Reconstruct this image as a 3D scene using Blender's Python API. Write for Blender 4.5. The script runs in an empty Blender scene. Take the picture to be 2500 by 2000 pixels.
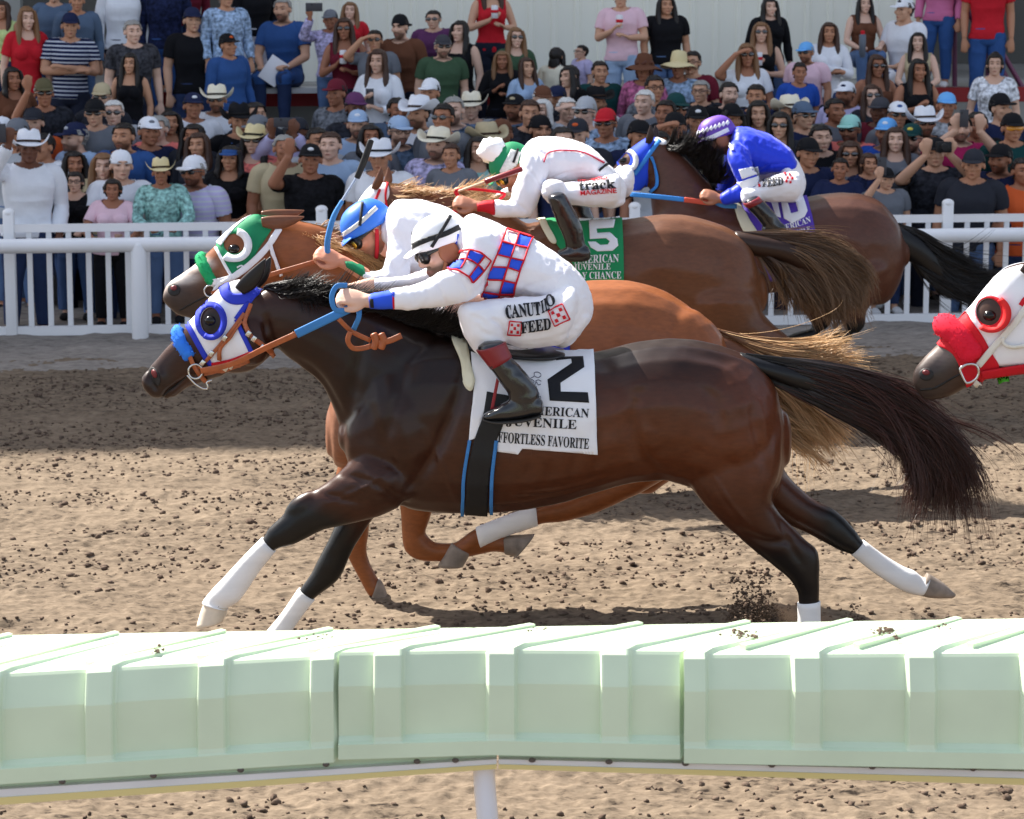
import bpy, bmesh, math, random
import numpy as np
from mathutils import Vector, Matrix, noise
from mathutils.bvhtree import BVHTree
from mathutils.geometry import delaunay_2d_cdt
R = math.radians
random.seed(7); RNG = np.random.default_rng(7)
SC = bpy.context.scene
COL = SC.collection
# ---------------------------------------------------------------- camera, sky, sun, exposure
FPX, CAMH, TILT = 6720.0, 3.27, math.atan(1194.0/6720.0)
cam_d = bpy.data.cameras.new("camera"); cam = bpy.data.objects.new("camera", cam_d); COL.objects.link(cam)
cam.location = (0, 0, CAMH); cam.rotation_euler = (math.pi/2-TILT, 0, 0)
cam_d.sensor_width = 36.0; cam_d.lens = 36.0*FPX/2500.0
cam_d.clip_start = 0.1; cam_d.clip_end = 500
cam_d.dof.use_dof = True; cam_d.dof.focus_distance = 12.1; cam_d.dof.aperture_fstop = 7.0
SC.camera = cam
W = bpy.data.worlds.new("World"); SC.world = W; W.use_nodes = True
SUN_EL, SUN_AZ = R(48), R(-50)          # azimuth measured from +Y towards +X
nt = W.node_tree; sky = nt.nodes.new("ShaderNodeTexSky"); sky.sky_type = 'NISHITA'; sky.sun_disc = False
sky.sun_elevation = SUN_EL; sky.sun_rotation = SUN_AZ; sky.dust_density = 2.0
bg = nt.nodes["Background"]; bg.inputs[1].default_value = 0.105
hs = nt.nodes.new("ShaderNodeHueSaturation"); hs.inputs['Saturation'].default_value = .62; nt.links.new(sky.outputs[0], hs.inputs['Color']); nt.links.new(hs.outputs[0], bg.inputs[0])
sd = bpy.data.lights.new("sun", 'SUN'); sd.energy = 5.0; sd.angle = R(0.55); sd.color = (1, .95, .87)
sun = bpy.data.objects.new("sun", sd); COL.objects.link(sun)
sdir = Vector((math.sin(SUN_AZ)*math.cos(SUN_EL), math.cos(SUN_AZ)*math.cos(SUN_EL), math.sin(SUN_EL)))
sun.rotation_euler = sdir.to_track_quat('Z', 'Y').to_euler()
sun.location = sdir*60
SC.view_settings.view_transform = 'Standard'; SC.view_settings.look = 'None'
SC.view_settings.exposure = 1.40; SC.view_settings.gamma = 1
SC.cycles.max_bounces = 6; SC.cycles.diffuse_bounces = 4; SC.cycles.transparent_max_bounces = 8
SC.cycles.use_denoising = True
# ---------------------------------------------------------------- pixel <-> world
DISP = 2500.0/2156.0
CO = Vector((0, 0, CAMH)); FWD = Vector((0, math.cos(TILT), -math.sin(TILT))); UPV = Vector((0, math.sin(TILT), math.cos(TILT))); XV = Vector((1, 0, 0))
def ray(px, py):
    return FWD + XV*((px-1250)/FPX) + UPV*(-(py-1000)/FPX)
def P(px, py, Y):
    d = ray(px, py); return CO + d*(Y/d.y)
def D(dx, dy, Y):                        # the same from the 2156 px wide view
    return P(dx*DISP, dy*DISP, Y)
def Qn(v):                               # world (N,3) -> the 2156 px wide view
    v = np.asarray(v); r = v-np.array(CO)
    z = r@np.array(FWD); x = r[:, 0]; y = r@np.array(UPV)
    return np.stack([(1250+FPX*x/z)/DISP, (1000-FPX*y/z)/DISP], 1)
# ---------------------------------------------------------------- colours and materials
def c(r, g, b):
    f = lambda v: (v/255/12.92 if v/255 <= .04045 else ((v/255+.055)/1.055)**2.4)
    return (f(r), f(g), f(b), 1)
MATS = {}
def mat(name, col=(.5,.5,.5,1), rough=.6, spec=.4, bump=None, var=None, attr=None, objcol=False, metal=0, sheen=0, trans=0, coat=0, stretch=(1,1,1), sss=0):
    """bump=(scale,strength,distance); var=(scale, amount) multiplies the colour by a noise"""
    if name in MATS: return MATS[name]
    m = bpy.data.materials.new(name); m.use_nodes = True; n = m.node_tree; b = n.nodes["Principled BSDF"]; L = n.links.new
    b.inputs['Roughness'].default_value = rough; b.inputs['Specular IOR Level'].default_value = spec; b.inputs['Metallic'].default_value = metal
    if sheen: b.inputs['Sheen Weight'].default_value = sheen; b.inputs['Sheen Roughness'].default_value = .4
    if coat: b.inputs['Coat Weight'].default_value = coat; b.inputs['Coat Roughness'].default_value = .2
    if trans: b.inputs['Transmission Weight'].default_value = trans
    if sss:
        b.inputs['Subsurface Weight'].default_value = sss; b.inputs['Subsurface Radius'].default_value = (.02, .008, .005)
    src = None
    if objcol:
        oi = n.nodes.new("ShaderNodeObjectInfo"); src = oi.outputs['Color']
    if attr:
        a = n.nodes.new("ShaderNodeAttribute"); a.attribute_name = attr
        if src is not None:
            mx = n.nodes.new("ShaderNodeMix"); mx.data_type = 'RGBA'; mx.blend_type = 'MULTIPLY'; mx.inputs[0].default_value = 1
            L(src, mx.inputs[6]); L(a.outputs['Color'], mx.inputs[7]); src = mx.outputs[2]
        else: src = a.outputs['Color']
    tc = n.nodes.new("ShaderNodeTexCoord"); mp = n.nodes.new("ShaderNodeMapping"); mp.inputs['Scale'].default_value = stretch
    L(tc.outputs['Object'], mp.inputs['Vector'])
    if var:
        nz = n.nodes.new("ShaderNodeTexNoise"); nz.inputs['Scale'].default_value = var[0]; nz.inputs['Detail'].default_value = 5
        L(mp.outputs[0], nz.inputs['Vector'])
        mr = n.nodes.new("ShaderNodeMapRange"); mr.inputs[1].default_value = .3; mr.inputs[2].default_value = .7
        mr.inputs[3].default_value = 1-var[1]; mr.inputs[4].default_value = 1+var[1]*.6
        L(nz.outputs['Fac'], mr.inputs[0])
        mx = n.nodes.new("ShaderNodeMix"); mx.data_type = 'RGBA'; mx.blend_type = 'MULTIPLY'; mx.inputs[0].default_value = 1
        if src is not None: L(src, mx.inputs[6])
        else: mx.inputs[6].default_value = col
        L(mr.outputs[0], mx.inputs[7]); src = mx.outputs[2]
    if src is not None: L(src, b.inputs['Base Color'])
    else: b.inputs['Base Color'].default_value = col
    if bump:
        nz = n.nodes.new("ShaderNodeTexNoise"); nz.inputs['Scale'].default_value = bump[0]; nz.inputs['Detail'].default_value = 4
        L(mp.outputs[0], nz.inputs['Vector'])
        bm = n.nodes.new("ShaderNodeBump"); bm.inputs['Strength'].default_value = bump[1]; bm.inputs['Distance'].default_value = bump[2]
        L(nz.outputs['Fac'], bm.inputs['Height']); L(bm.outputs[0], b.inputs['Normal'])
    MATS[name] = m
    return m
# ---------------------------------------------------------------- objects
def tag(o, label=None, cat=None, group=None, kind=None):
    if label: o['label'] = label
    if cat: o['category'] = cat
    if group: o['group'] = group
    if kind: o['kind'] = kind
    return o
def empty(name, loc, label, cat, group=None):
    o = bpy.data.objects.new(name, None); COL.objects.link(o); o.location = loc; o.empty_display_size = .2
    return tag(o, label, cat, group)
def world_loc(o):
    l = Vector((0, 0, 0))
    while o is not None: l += o.location; o = o.parent
    return l
def mesh(name, vf, m=None, parent=None, smooth=True, cols=None, local=False):
    """vf = (verts in WORLD space, faces); the object sits at its parent's origin"""
    v, f = vf; me = bpy.data.meshes.new(name)
    v = np.asarray(v, float).reshape(-1, 3)
    if parent is not None and not local: v = v-np.array(world_loc(parent))
    me.from_pydata(v.tolist(), [], [tuple(int(i) for i in q) for q in f])
    if smooth: me.polygons.foreach_set('use_smooth', np.ones(len(me.polygons), bool))
    if cols is not None:
        at = me.attributes.new('Col', 'FLOAT_COLOR', 'POINT'); cc = np.ones((len(v), 4), np.float32); cc[:, :3] = np.asarray(cols)[:, :3]
        at.data.foreach_set('color', cc.ravel())
    for mm in (m if isinstance(m, (list, tuple)) else [m]):
        if mm is not None: me.materials.append(mm)
    me.update()
    o = bpy.data.objects.new(name, me); COL.objects.link(o); o.parent = parent
    return o
class MB:                                # collects shapes into one mesh
    def __init__(s): s.v = []; s.f = []; s.n = 0
    def add(s, vf):
        v, f = vf; v = np.asarray(v, float).reshape(-1, 3); s.v.append(v)
        s.f += [tuple(int(i)+s.n for i in q) for q in f]; s.n += len(v); return s
    def vf(s): return (np.concatenate(s.v), s.f)
def box(c0, size, rot=None, bev=0):
    c0 = Vector(c0); hx, hy, hz = [q/2 for q in size]
    if bev:
        bm = bmesh.new(); bmesh.ops.create_cube(bm, size=1); bmesh.ops.scale(bm, vec=size, verts=bm.verts)
        bmesh.ops.bevel(bm, geom=bm.edges[:], offset=bev, segments=2, affect='EDGES', profile=.5)
        v = [q.co.copy() for q in bm.verts]; bm.verts.index_update(); f = [[q.index for q in p.verts] for p in bm.faces]; bm.free()
    else:
        v = [Vector((x, y, z)) for x in (-hx, hx) for y in (-hy, hy) for z in (-hz, hz)]
        f = [(0,1,3,2),(4,6,7,5),(0,4,5,1),(2,3,7,6),(0,2,6,4),(1,5,7,3)]
    if rot is not None: v = [rot@q for q in v]
    return ([tuple(q+c0) for q in v], f)
def ellipsoid(cn, r, M=None, nu=16, nv=10):
    v = []; f = []
    for j in range(1, nv):
        t = math.pi*j/nv
        for i in range(nu):
            p = 2*math.pi*i/nu; v.append(Vector((r[0]*math.sin(t)*math.cos(p), r[1]*math.sin(t)*math.sin(p), r[2]*math.cos(t))))
    v.append(Vector((0, 0, r[2]))); v.append(Vector((0, 0, -r[2])))
    a, b = len(v)-2, len(v)-1
    for j in range(nv-2):
        for i in range(nu):
            k = (i+1) % nu; f.append((j*nu+i, (j+1)*nu+i, (j+1)*nu+k, j*nu+k))
    for i in range(nu):
        k = (i+1) % nu; f.append((a, i, k)); f.append((b, (nv-2)*nu+k, (nv-2)*nu+i))
    if M is not None: v = [M@q for q in v]
    cn = Vector(cn)
    return ([tuple(q+cn) for q in v], f)
def catmull(pts, sub):
    pts = np.asarray(pts, float)
    if len(pts) < 3 or sub <= 1: 
        return pts
    p = np.vstack([2*pts[0]-pts[1], pts, 2*pts[-1]-pts[-2]]); out = []
    for i in range(1, len(p)-2):
        a, b, d, e = p[i-1], p[i], p[i+1], p[i+2]
        for k in range(sub):
            t = k/sub
            out.append(.5*((2*b)+(-a+d)*t+(2*a-5*b+4*d-e)*t*t+(-a+3*b-3*d+e)*t**3))
    out.append(p[-2]); return np.array(out)
def loft(st, n=18, sub=4, ex=2.2, cap=.5):
    """st: rows (cx,cy,cz, ux,uy,uz, wx,wy,wz): centre and two half axes -> closed tube with rounded ends"""
    S = catmull(np.asarray(st, float), sub); th = np.linspace(0, 2*math.pi, n, endpoint=False)
    cs = np.sign(np.cos(th))*np.abs(np.cos(th))**(2/ex); sn = np.sign(np.sin(th))*np.abs(np.sin(th))**(2/ex)
    if cap > 0:
        def caps(a, b):
            d = a[:3]-b[:3]; d = d/(np.linalg.norm(d)+1e-9); rr = min(np.linalg.norm(a[3:6]), np.linalg.norm(a[6:9]))*cap; o = []
            for q in (.55, .85, 1.0):
                s = a.copy(); s[:3] = a[:3]+d*rr*q; k = math.sqrt(max(0, 1-q*q))+.03; s[3:] = a[3:]*k; o.append(s)
            return o
        S = np.vstack([caps(S[0], S[1])[::-1], S, caps(S[-1], S[-2])])
    V = S[:, None, :3]+S[:, None, 3:6]*cs[None, :, None]+S[:, None, 6:9]*sn[None, :, None]
    m = len(S); V = V.reshape(-1, 3); f = []
    for j in range(m-1):
        for i in range(n):
            k = (i+1) % n; f.append((j*n+i, j*n+k, (j+1)*n+k, (j+1)*n+i))
    f.append(tuple(range(n))[::-1]); f.append(tuple((m-1)*n+i for i in range(n)))
    return (V, f)
def tube(pts, rad, n=10, sub=4, flat=1.0, cap=.6, side=None):
    """round or flattened tube through pts; rad a number or one per point"""
    pts = np.asarray([tuple(p) for p in pts], float)
    rad = np.full(len(pts), rad, float) if np.isscalar(rad) else np.asarray(rad, float)
    A = catmull(np.column_stack([pts, rad]), sub) if len(pts) > 2 else np.column_stack([pts, rad])
    st = []; T = np.gradient(A[:, :3], axis=0); u = None
    for i in range(len(A)):
        t = T[i]/(np.linalg.norm(T[i])+1e-9)
        if side is not None: u = np.asarray(side, float)
        elif u is None: u = np.array([0, 1., 0]) if abs(t[1]) < .9 else np.array([1., 0, 0])
        u = u-t*np.dot(u, t); u /= np.linalg.norm(u)+1e-9; w = np.cross(t, u)
        st.append(np.concatenate([A[i, :3], w*A[i, 3], u*A[i, 3]*flat]))
    return loft(st, n=n, sub=1, ex=2, cap=cap)
def trace(rows, Y0, yoff=0, **k):
    """rows (ax,ay,bx,by,halfwidth[,dy]) traced in the 2156 view -> closed tube standing at depth Y0+yoff"""
    st = []
    for q in rows:
        y = Y0+yoff+(q[5] if len(q) > 5 else 0)
        a, b = D(q[0], q[1], y), D(q[2], q[3], y); m = (a+b)/2; u = (b-a)/2; al = u.length+1e-9; ws = q[4]*.2*abs(u.z)/al; u = u*(math.sqrt(max(al*al-ws*ws, (.75*al)**2))/al)
        st.append((*m, *u, 0, q[4], 0))
    return loft(st, **k)
def union(parts, voxel=.012, it=6, lam=.5):
    """one continuous surface out of overlapping closed shapes"""
    mb = MB()
    for p in parts: mb.add(p)
    v, f = mb.vf(); me = bpy.data.meshes.new("tmp"); me.from_pydata(v.tolist(), [], f); me.update()
    bm = bmesh.new(); bm.from_mesh(me); bmesh.ops.recalc_face_normals(bm, faces=bm.faces); bm.to_mesh(me); bm.free()
    o = bpy.data.objects.new("tmp", me); COL.objects.link(o)
    md = o.modifiers.new("r", 'REMESH'); md.mode = 'VOXEL'; md.voxel_size = voxel
    dg = bpy.context.evaluated_depsgraph_get(); ev = o.evaluated_get(dg); m2 = ev.to_mesh()
    V = np.empty(len(m2.vertices)*3); m2.vertices.foreach_get('co', V); V = V.reshape(-1, 3)
    F = [tuple(p.vertices) for p in m2.polygons]
    E = np.empty(len(m2.edges)*2, np.int64); m2.edges.foreach_get('vertices', E); E = E.reshape(-1, 2)
    ev.to_mesh_clear(); bpy.data.objects.remove(o); bpy.data.meshes.remove(me)
    return (relax(V, E, it, lam), F)
def edges_of(F):
    s = set()
    for q in F:
        for i in range(len(q)):
            a, b = q[i], q[(i+1) % len(q)]; s.add((a, b) if a < b else (b, a))
    return np.array(sorted(s))
def relax(V, E, it, lam=.5):
    n = len(V); deg = np.bincount(E.ravel(), minlength=n).astype(float); deg[deg == 0] = 1
    for k in range(it):
        for l in (lam, -lam*.97):        # Taubin: keeps the volume
            S = np.zeros_like(V)
            for ax in range(3):
                S[:, ax] = np.bincount(E[:, 0], V[E[:, 1], ax], n)+np.bincount(E[:, 1], V[E[:, 0], ax], n)
            V = V+l*(S/deg[:, None]-V)
            if k < 2 and l > 0 and it > 3: break
    return V
def groove(V, N, Qp, lines):
    """press shallow grooves (depth>0) or raise veins (depth<0) along lines drawn in the 2156 view"""
    for (L, depth, w) in lines:
        A = catmull(np.asarray(L, float), 8) if len(L) > 2 else np.linspace(L[0], L[1], 12)
        d = np.full(len(Qp), 1e9); tt = np.zeros(len(Qp))
        for i in range(len(A)-1):
            a, b = A[i], A[i+1]; ab = b-a; t = np.clip(((Qp-a)@ab)/(ab@ab+1e-9), 0, 1); q = np.linalg.norm(Qp-(a+t[:, None]*ab), axis=1); k = q < d; d[k] = q[k]; tt[k] = (i+t[k])/(len(A)-1)
        V = V-N*(depth*np.exp(-(d/w)**2)*np.sin(np.pi*np.clip(tt, .04, .96))**.5)[:, None]
    return V
def normals(V, F):
    N = np.zeros_like(V)
    q = np.array([(a[0], a[1], a[2]) for a in F]); nn = np.cross(V[q[:, 1]]-V[q[:, 0]], V[q[:, 2]]-V[q[:, 0]])
    for k in range(4):
        idx = np.array([a[k % len(a)] for a in F])
        for ax in range(3): N[:, ax] += np.bincount(idx, nn[:, ax], len(V))
    return N/(np.linalg.norm(N, axis=1)[:, None]+1e-12)
def vnoise(p, seed=0):
    """smooth value noise on (N,3) points, -1..1"""
    p = np.asarray(p, float); i = np.floor(p).astype(np.int64); f = p-i; f = f*f*(3-2*f)
    def h(a):
        x = (a[:, 0]*374761393+a[:, 1]*668265263+a[:, 2]*2147483647+seed*1274126177) & 0xffffffff
        x = ((x ^ (x >> 13))*1274126177) & 0xffffffff
        return ((x ^ (x >> 16)) & 0xffff)/32767.5-1
    r = 0
    for dx in (0, 1):
        for dy in (0, 1):
            for dz in (0, 1):
                w = (f[:, 0] if dx else 1-f[:, 0])*(f[:, 1] if dy else 1-f[:, 1])*(f[:, 2] if dz else 1-f[:, 2])
                r = r+w*h(i+np.array([dx, dy, dz]))
    return r
def rumple(vf, amp, sc, seed=1, axis=(1, 1, 1)):
    v = np.array(vf[0], float); v[:, 1] += amp*vnoise(v*np.array(axis)*sc, seed)+amp*.5*vnoise(v*np.array(axis)*sc*2.3, seed+1); return (v, vf[1])
def bvh_of(*vfs):
    mb = MB()
    for q in vfs: mb.add(q)
    v, f = mb.vf(); return BVHTree.FromPolygons([tuple(q) for q in v], f)
# ---------------------------------------------------------------- cloth, straps and lettering laid onto a surface
def smooth_poly(pts, sub=5):
    p = np.asarray(pts, float); n = len(p); out = []
    for i in range(n):
        a, b, d, e = p[i-1], p[i], p[(i+1) % n], p[(i+2) % n]
        for k in range(sub):
            t = k/sub; out.append(.5*((2*b)+(-a+d)*t+(2*a-5*b+4*d-e)*t*t+(-a+3*b-3*d+e)*t**3))
    return np.array(out)
def fill2d(outer, holes=(), step=6.0):
    """triangulated sheet inside the outline (2156 view px), with inner points every step px"""
    vs = []; es = []
    def ring(p):
        p = np.asarray(p, float); q = []
        for i in range(len(p)):
            a, b = p[i], p[(i+1) % len(p)]; k = max(1, int(np.linalg.norm(b-a)/step))
            for j in range(k): q.append(a+(b-a)*j/k)
        s = len(vs); vs.extend(q); es.extend((s+i, s+(i+1) % len(q)) for i in range(len(q))); return np.array(q)
    o = ring(outer); hs = [ring(h) for h in holes]
    x0, y0 = o.min(0); x1, y1 = o.max(0)
    gx, gy = np.meshgrid(np.arange(x0+step/2, x1, step), np.arange(y0+step/2, y1, step)); g = np.stack([gx.ravel(), gy.ravel()], 1)
    def inside(p, poly):
        r = np.zeros(len(p), bool); n = len(poly)
        for i in range(n):
            a, b = poly[i], poly[(i+1) % n]
            with np.errstate(divide='ignore', invalid='ignore'):
                cnd = ((a[1] > p[:, 1]) != (b[1] > p[:, 1])) & (p[:, 0] < (b[0]-a[0])*(p[:, 1]-a[1])/(b[1]-a[1]+1e-12)+a[0])
            r ^= cnd
        return r
    if len(g):
        k = inside(g, o)
        for h in hs: k &= ~inside(g, h)
        dm = np.full(len(g), 1e9)
        for q in [o]+hs: dm = np.minimum(dm, np.min(np.linalg.norm(g[:, None]-q[None], axis=2), axis=1))
        vs.extend(g[k & (dm > step*.45)])
    res = delaunay_2d_cdt([Vector((float(a[0]), float(a[1]))) for a in vs], es, [], 2 if holes else 1, 1e-5)
    pv = np.array([tuple(q) for q in res[0]]); tr = [tuple(t) for t in res[2]]
    if holes:
        ct = np.array([pv[list(t)].mean(0) for t in tr]); k = inside(ct, o)
        for h in hs: k &= ~inside(ct, h)
        tr = [t for t, b in zip(tr, k) if b]
    return pv, tr
def lay(pv, tr, bvh, Y, off=.006, thick=.005, mirror=None, flip=False):
    """drop the flat sheet along the lines of sight onto the body; returns closed shell"""
    out = []; nr = []
    for p in pv:
        d = ray(p[0]*DISP, p[1]*DISP); d.normalize()
        h = bvh.ray_cast(CO, d)
        if h[0] is None or abs(h[0].y-Y) > .6:
            q = D(p[0], p[1], Y); h = bvh.find_nearest(q)
        n = h[1]
        if n.dot(d) > .05: n = -n
        out.append(h[0]+n*off); nr.append(n)
    out = np.array([tuple(q) for q in out]); nr = np.array([tuple(q) for q in nr])
    return shell(out, nr, tr, thick, mirror)
def shell(out, nr, tr, thick, mirror=None):
    n = len(out); tr2 = []
    for t in tr:                         # face towards the normal
        a, b, d = out[t[0]], out[t[1]], out[t[2]]
        tr2.append(t if np.dot(np.cross(b-a, d-a), nr[t[0]]) > 0 else (t[0], t[2], t[1]))
    cnt = {}
    for t in tr2:
        for i in range(3):
            a, b = t[i], t[(i+1) % 3]; cnt[(a, b)] = 1
    V = np.vstack([out, out-nr*thick]); F = list(tr2)+[(t[2]+n, t[1]+n, t[0]+n) for t in tr2]
    for (a, b) in cnt:
        if (b, a) not in cnt: F.append((b, a, a+n, b+n))
    if mirror is not None:
        V2 = V.copy(); V2[:, 1] = 2*mirror-V2[:, 1]; m = len(V)
        F = F+[tuple(i+m for i in q[::-1]) for q in F]; V = np.vstack([V, V2])
    return (V, F)
def patch(outer, bvh, Y, holes=(), step=6, smooth=True, off=.006, thick=.005, mirror=None):
    if smooth: outer = smooth_poly(outer); holes = [smooth_poly(h) for h in holes]
    pv, tr = fill2d(outer, holes, step); return lay(pv, tr, bvh, Y, off, thick, mirror)
def strip2d(pts, w, sub=5):
    """outline of a band of width w px along a line"""
    A = catmull(np.asarray(pts, float), sub) if len(pts) > 2 else np.asarray(pts, float)
    ww = np.interp(np.linspace(0, 1, len(A)), np.linspace(0, 1, len(np.atleast_1d(w))), np.atleast_1d(w)) if not np.isscalar(w) else np.full(len(A), w)
    T = np.gradient(A, axis=0); T /= np.linalg.norm(T, axis=1)[:, None]+1e-9; N = np.stack([-T[:, 1], T[:, 0]], 1)
    return np.vstack([A+N*ww[:, None]/2, (A-N*ww[:, None]/2)[::-1]])
def band(pts, w, bvh, Y, off=.01, thick=.006, step=5, mirror=None, sub=5):
    pv, tr = fill2d(strip2d(pts, w, sub), (), step); return lay(pv, tr, bvh, Y, off, thick, mirror)
SERIF = {}
for i in range(26): SERIF[chr(65+i)] = chr(0x1D400+i); SERIF[chr(97+i)] = chr(0x1D41A+i)
for i in range(10): SERIF[str(i)] = chr(0x1D7CE+i)
def text2d(s, serif=False, bold=0.0):
    cu = bpy.data.curves.new("t", 'FONT'); cu.body = "".join(SERIF.get(q, q) for q in s) if serif else s
    cu.resolution_u = 3; cu.offset = bold
    o = bpy.data.objects.new("t", cu); COL.objects.link(o)
    ev = o.evaluated_get(bpy.context.evaluated_depsgraph_get()); me = ev.to_mesh()
    bm = bmesh.new(); bm.from_mesh(me); ev.to_mesh_clear(); bpy.data.objects.remove(o); bpy.data.curves.remove(cu)
    bmesh.ops.remove_doubles(bm, verts=bm.verts, dist=1e-4)
    bmesh.ops.triangulate(bm, faces=bm.faces)
    for _ in range(2):
        le = [e for e in bm.edges if e.calc_length() > .22]
        if le: bmesh.ops.subdivide_edges(bm, edges=le, cuts=1); bmesh.ops.triangulate(bm, faces=bm.faces)
    bm.verts.index_update()
    v = np.array([(q.co.x, q.co.y) for q in bm.verts]); f = [tuple(q.index for q in p.verts) for p in bm.faces]; bm.free()
    v[:, 0] -= v[:, 0].min(); v[:, 1] -= v[:, 1].min(); v[:, 0] /= v[:, 0].max(); v[:, 1] /= v[:, 1].max()
    return v, f
def letters(s, p00, p10, p01, bvh, Y, serif=True, off=.011, bold=.0, bend=0, thick=.003):
    """lettering in the frame lower-left p00, lower-right p10, upper-left p01 (2156 view)"""
    v, f = text2d(s, serif, bold); p00, p10, p01 = [np.array(q, float) for q in (p00, p10, p01)]
    pv = p00+v[:, :1]*(p10-p00)+v[:, 1:]*(p01-p00)
    if bend: pv = pv+((v[:, :1]-.5)**2*4-1)*bend*(p00-p01)/np.linalg.norm(p00-p01)
    return lay(pv, f, bvh, Y, off, thick)
# ---------------------------------------------------------------- hair
def strands(roots, guides, n, spread, width=.004, nseg=9, lenv=.25, curl=.02, seed=1, cols=((.01,.008,.007),(.02,.015,.012)), tipfan=1.0, flatY=1.0):
    """roots: (m,3) line the hair springs from, guides: list of (k,3) paths, blended along the root line. Returns vf, colours"""
    rg = np.random.default_rng(seed); roots = catmull(np.asarray([tuple(r) for r in roots], float), 8); G = [catmull(np.asarray([tuple(p) for p in g], float), 6) for g in guides]
    G = [np.stack([np.interp(np.linspace(0, 1, nseg+1), np.linspace(0, 1, len(g)), g[:, a]) for a in range(3)], 1) for g in G]
    G = np.array(G); V = []; F = []; C = []; b0 = 0; nc = max(12, n//45); ct = rg.random(nc); co = rg.normal(0, 1, (nc, 3)); cl_ = rg.random(nc); cf = rg.normal(0, 1, (nc, 3)); cph = rg.random(nc)*6.28
    for i in range(n):
        q_ = rg.integers(nc); lone = rg.random() < .09; t = rg.random() if lone else float(np.clip(ct[q_]+rg.normal(0, .035), 0, 1)); r = np.array([np.interp(t*(len(roots)-1), np.arange(len(roots)), roots[:, a]) for a in range(3)])
        gi = np.clip(t*(len(G)-1)+rg.normal(0, .12), 0, len(G)-1) if len(G) > 1 else 0; i0 = int(gi); i1 = min(i0+1, len(G)-1); w = gi-i0
        g = G[i0]*(1-w)+G[i1]*w
        L = 1-lenv*(.6*cl_[q_]+.4*rg.random())**1.4 if rg.random() > .06 else 1+.15*rg.random()
        s = np.linspace(0, 1, nseg+1)*L
        rel = np.stack([np.interp(s, np.linspace(0, 1, nseg+1), g[:, a]-g[0, a], right=None) for a in range(3)], 1)
        if L > 1: rel[-1] += (g[-1]-g[-2])*(L-1)*nseg*.6
        off = (rg.normal(0, 1, 3) if lone else co[q_]*1.2+rg.normal(0, .16, 3))*spread; off[1] *= flatY
        ph = (rg.random()*6.28 if lone else cph[q_]+rg.normal(0, .25)); fr = 3.2+1.2*rg.random(); cv = (rg.normal(0, 1, 3) if lone else cf[q_]*1.2+rg.normal(0, .2, 3))*curl
        env = np.linspace(0, 1, nseg+1)[:, None]**1.2*tipfan
        p = r+rel+off*env+cv*np.sin(np.linspace(0, fr, nseg+1)+ph)[:, None]*env
        d = np.gradient(p, axis=0); d /= np.linalg.norm(d, axis=1)[:, None]+1e-9
        a = np.cross(d, rg.normal(0, 1, 3)); a /= np.linalg.norm(a, axis=1)[:, None]+1e-9; bb = np.cross(d, a)
        wd = width*(.6+.8*rg.random())*(1-np.linspace(0, 1, nseg+1)**2*.85)[:, None]
        for q in (a, -.5*a+.87*bb, -.5*a-.87*bb): V.append(p+q*wd)
        m = nseg+1
        for k in range(nseg):
            for (x, y) in ((0, 1), (1, 2), (2, 0)):
                F.append((b0+x*m+k, b0+y*m+k, b0+y*m+k+1, b0+x*m+k+1))
        b0 += 3*m
        c0, c1 = np.array(cols[0][:3]), np.array(cols[1][:3]); j = .75+.5*rg.random()
        cc = (c0+(c1-c0)*(np.linspace(0, 1, m)[:, None]**1.5))*j
        C += [cc, cc, cc]
    return (np.concatenate(V), F), np.concatenate(C)
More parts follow.
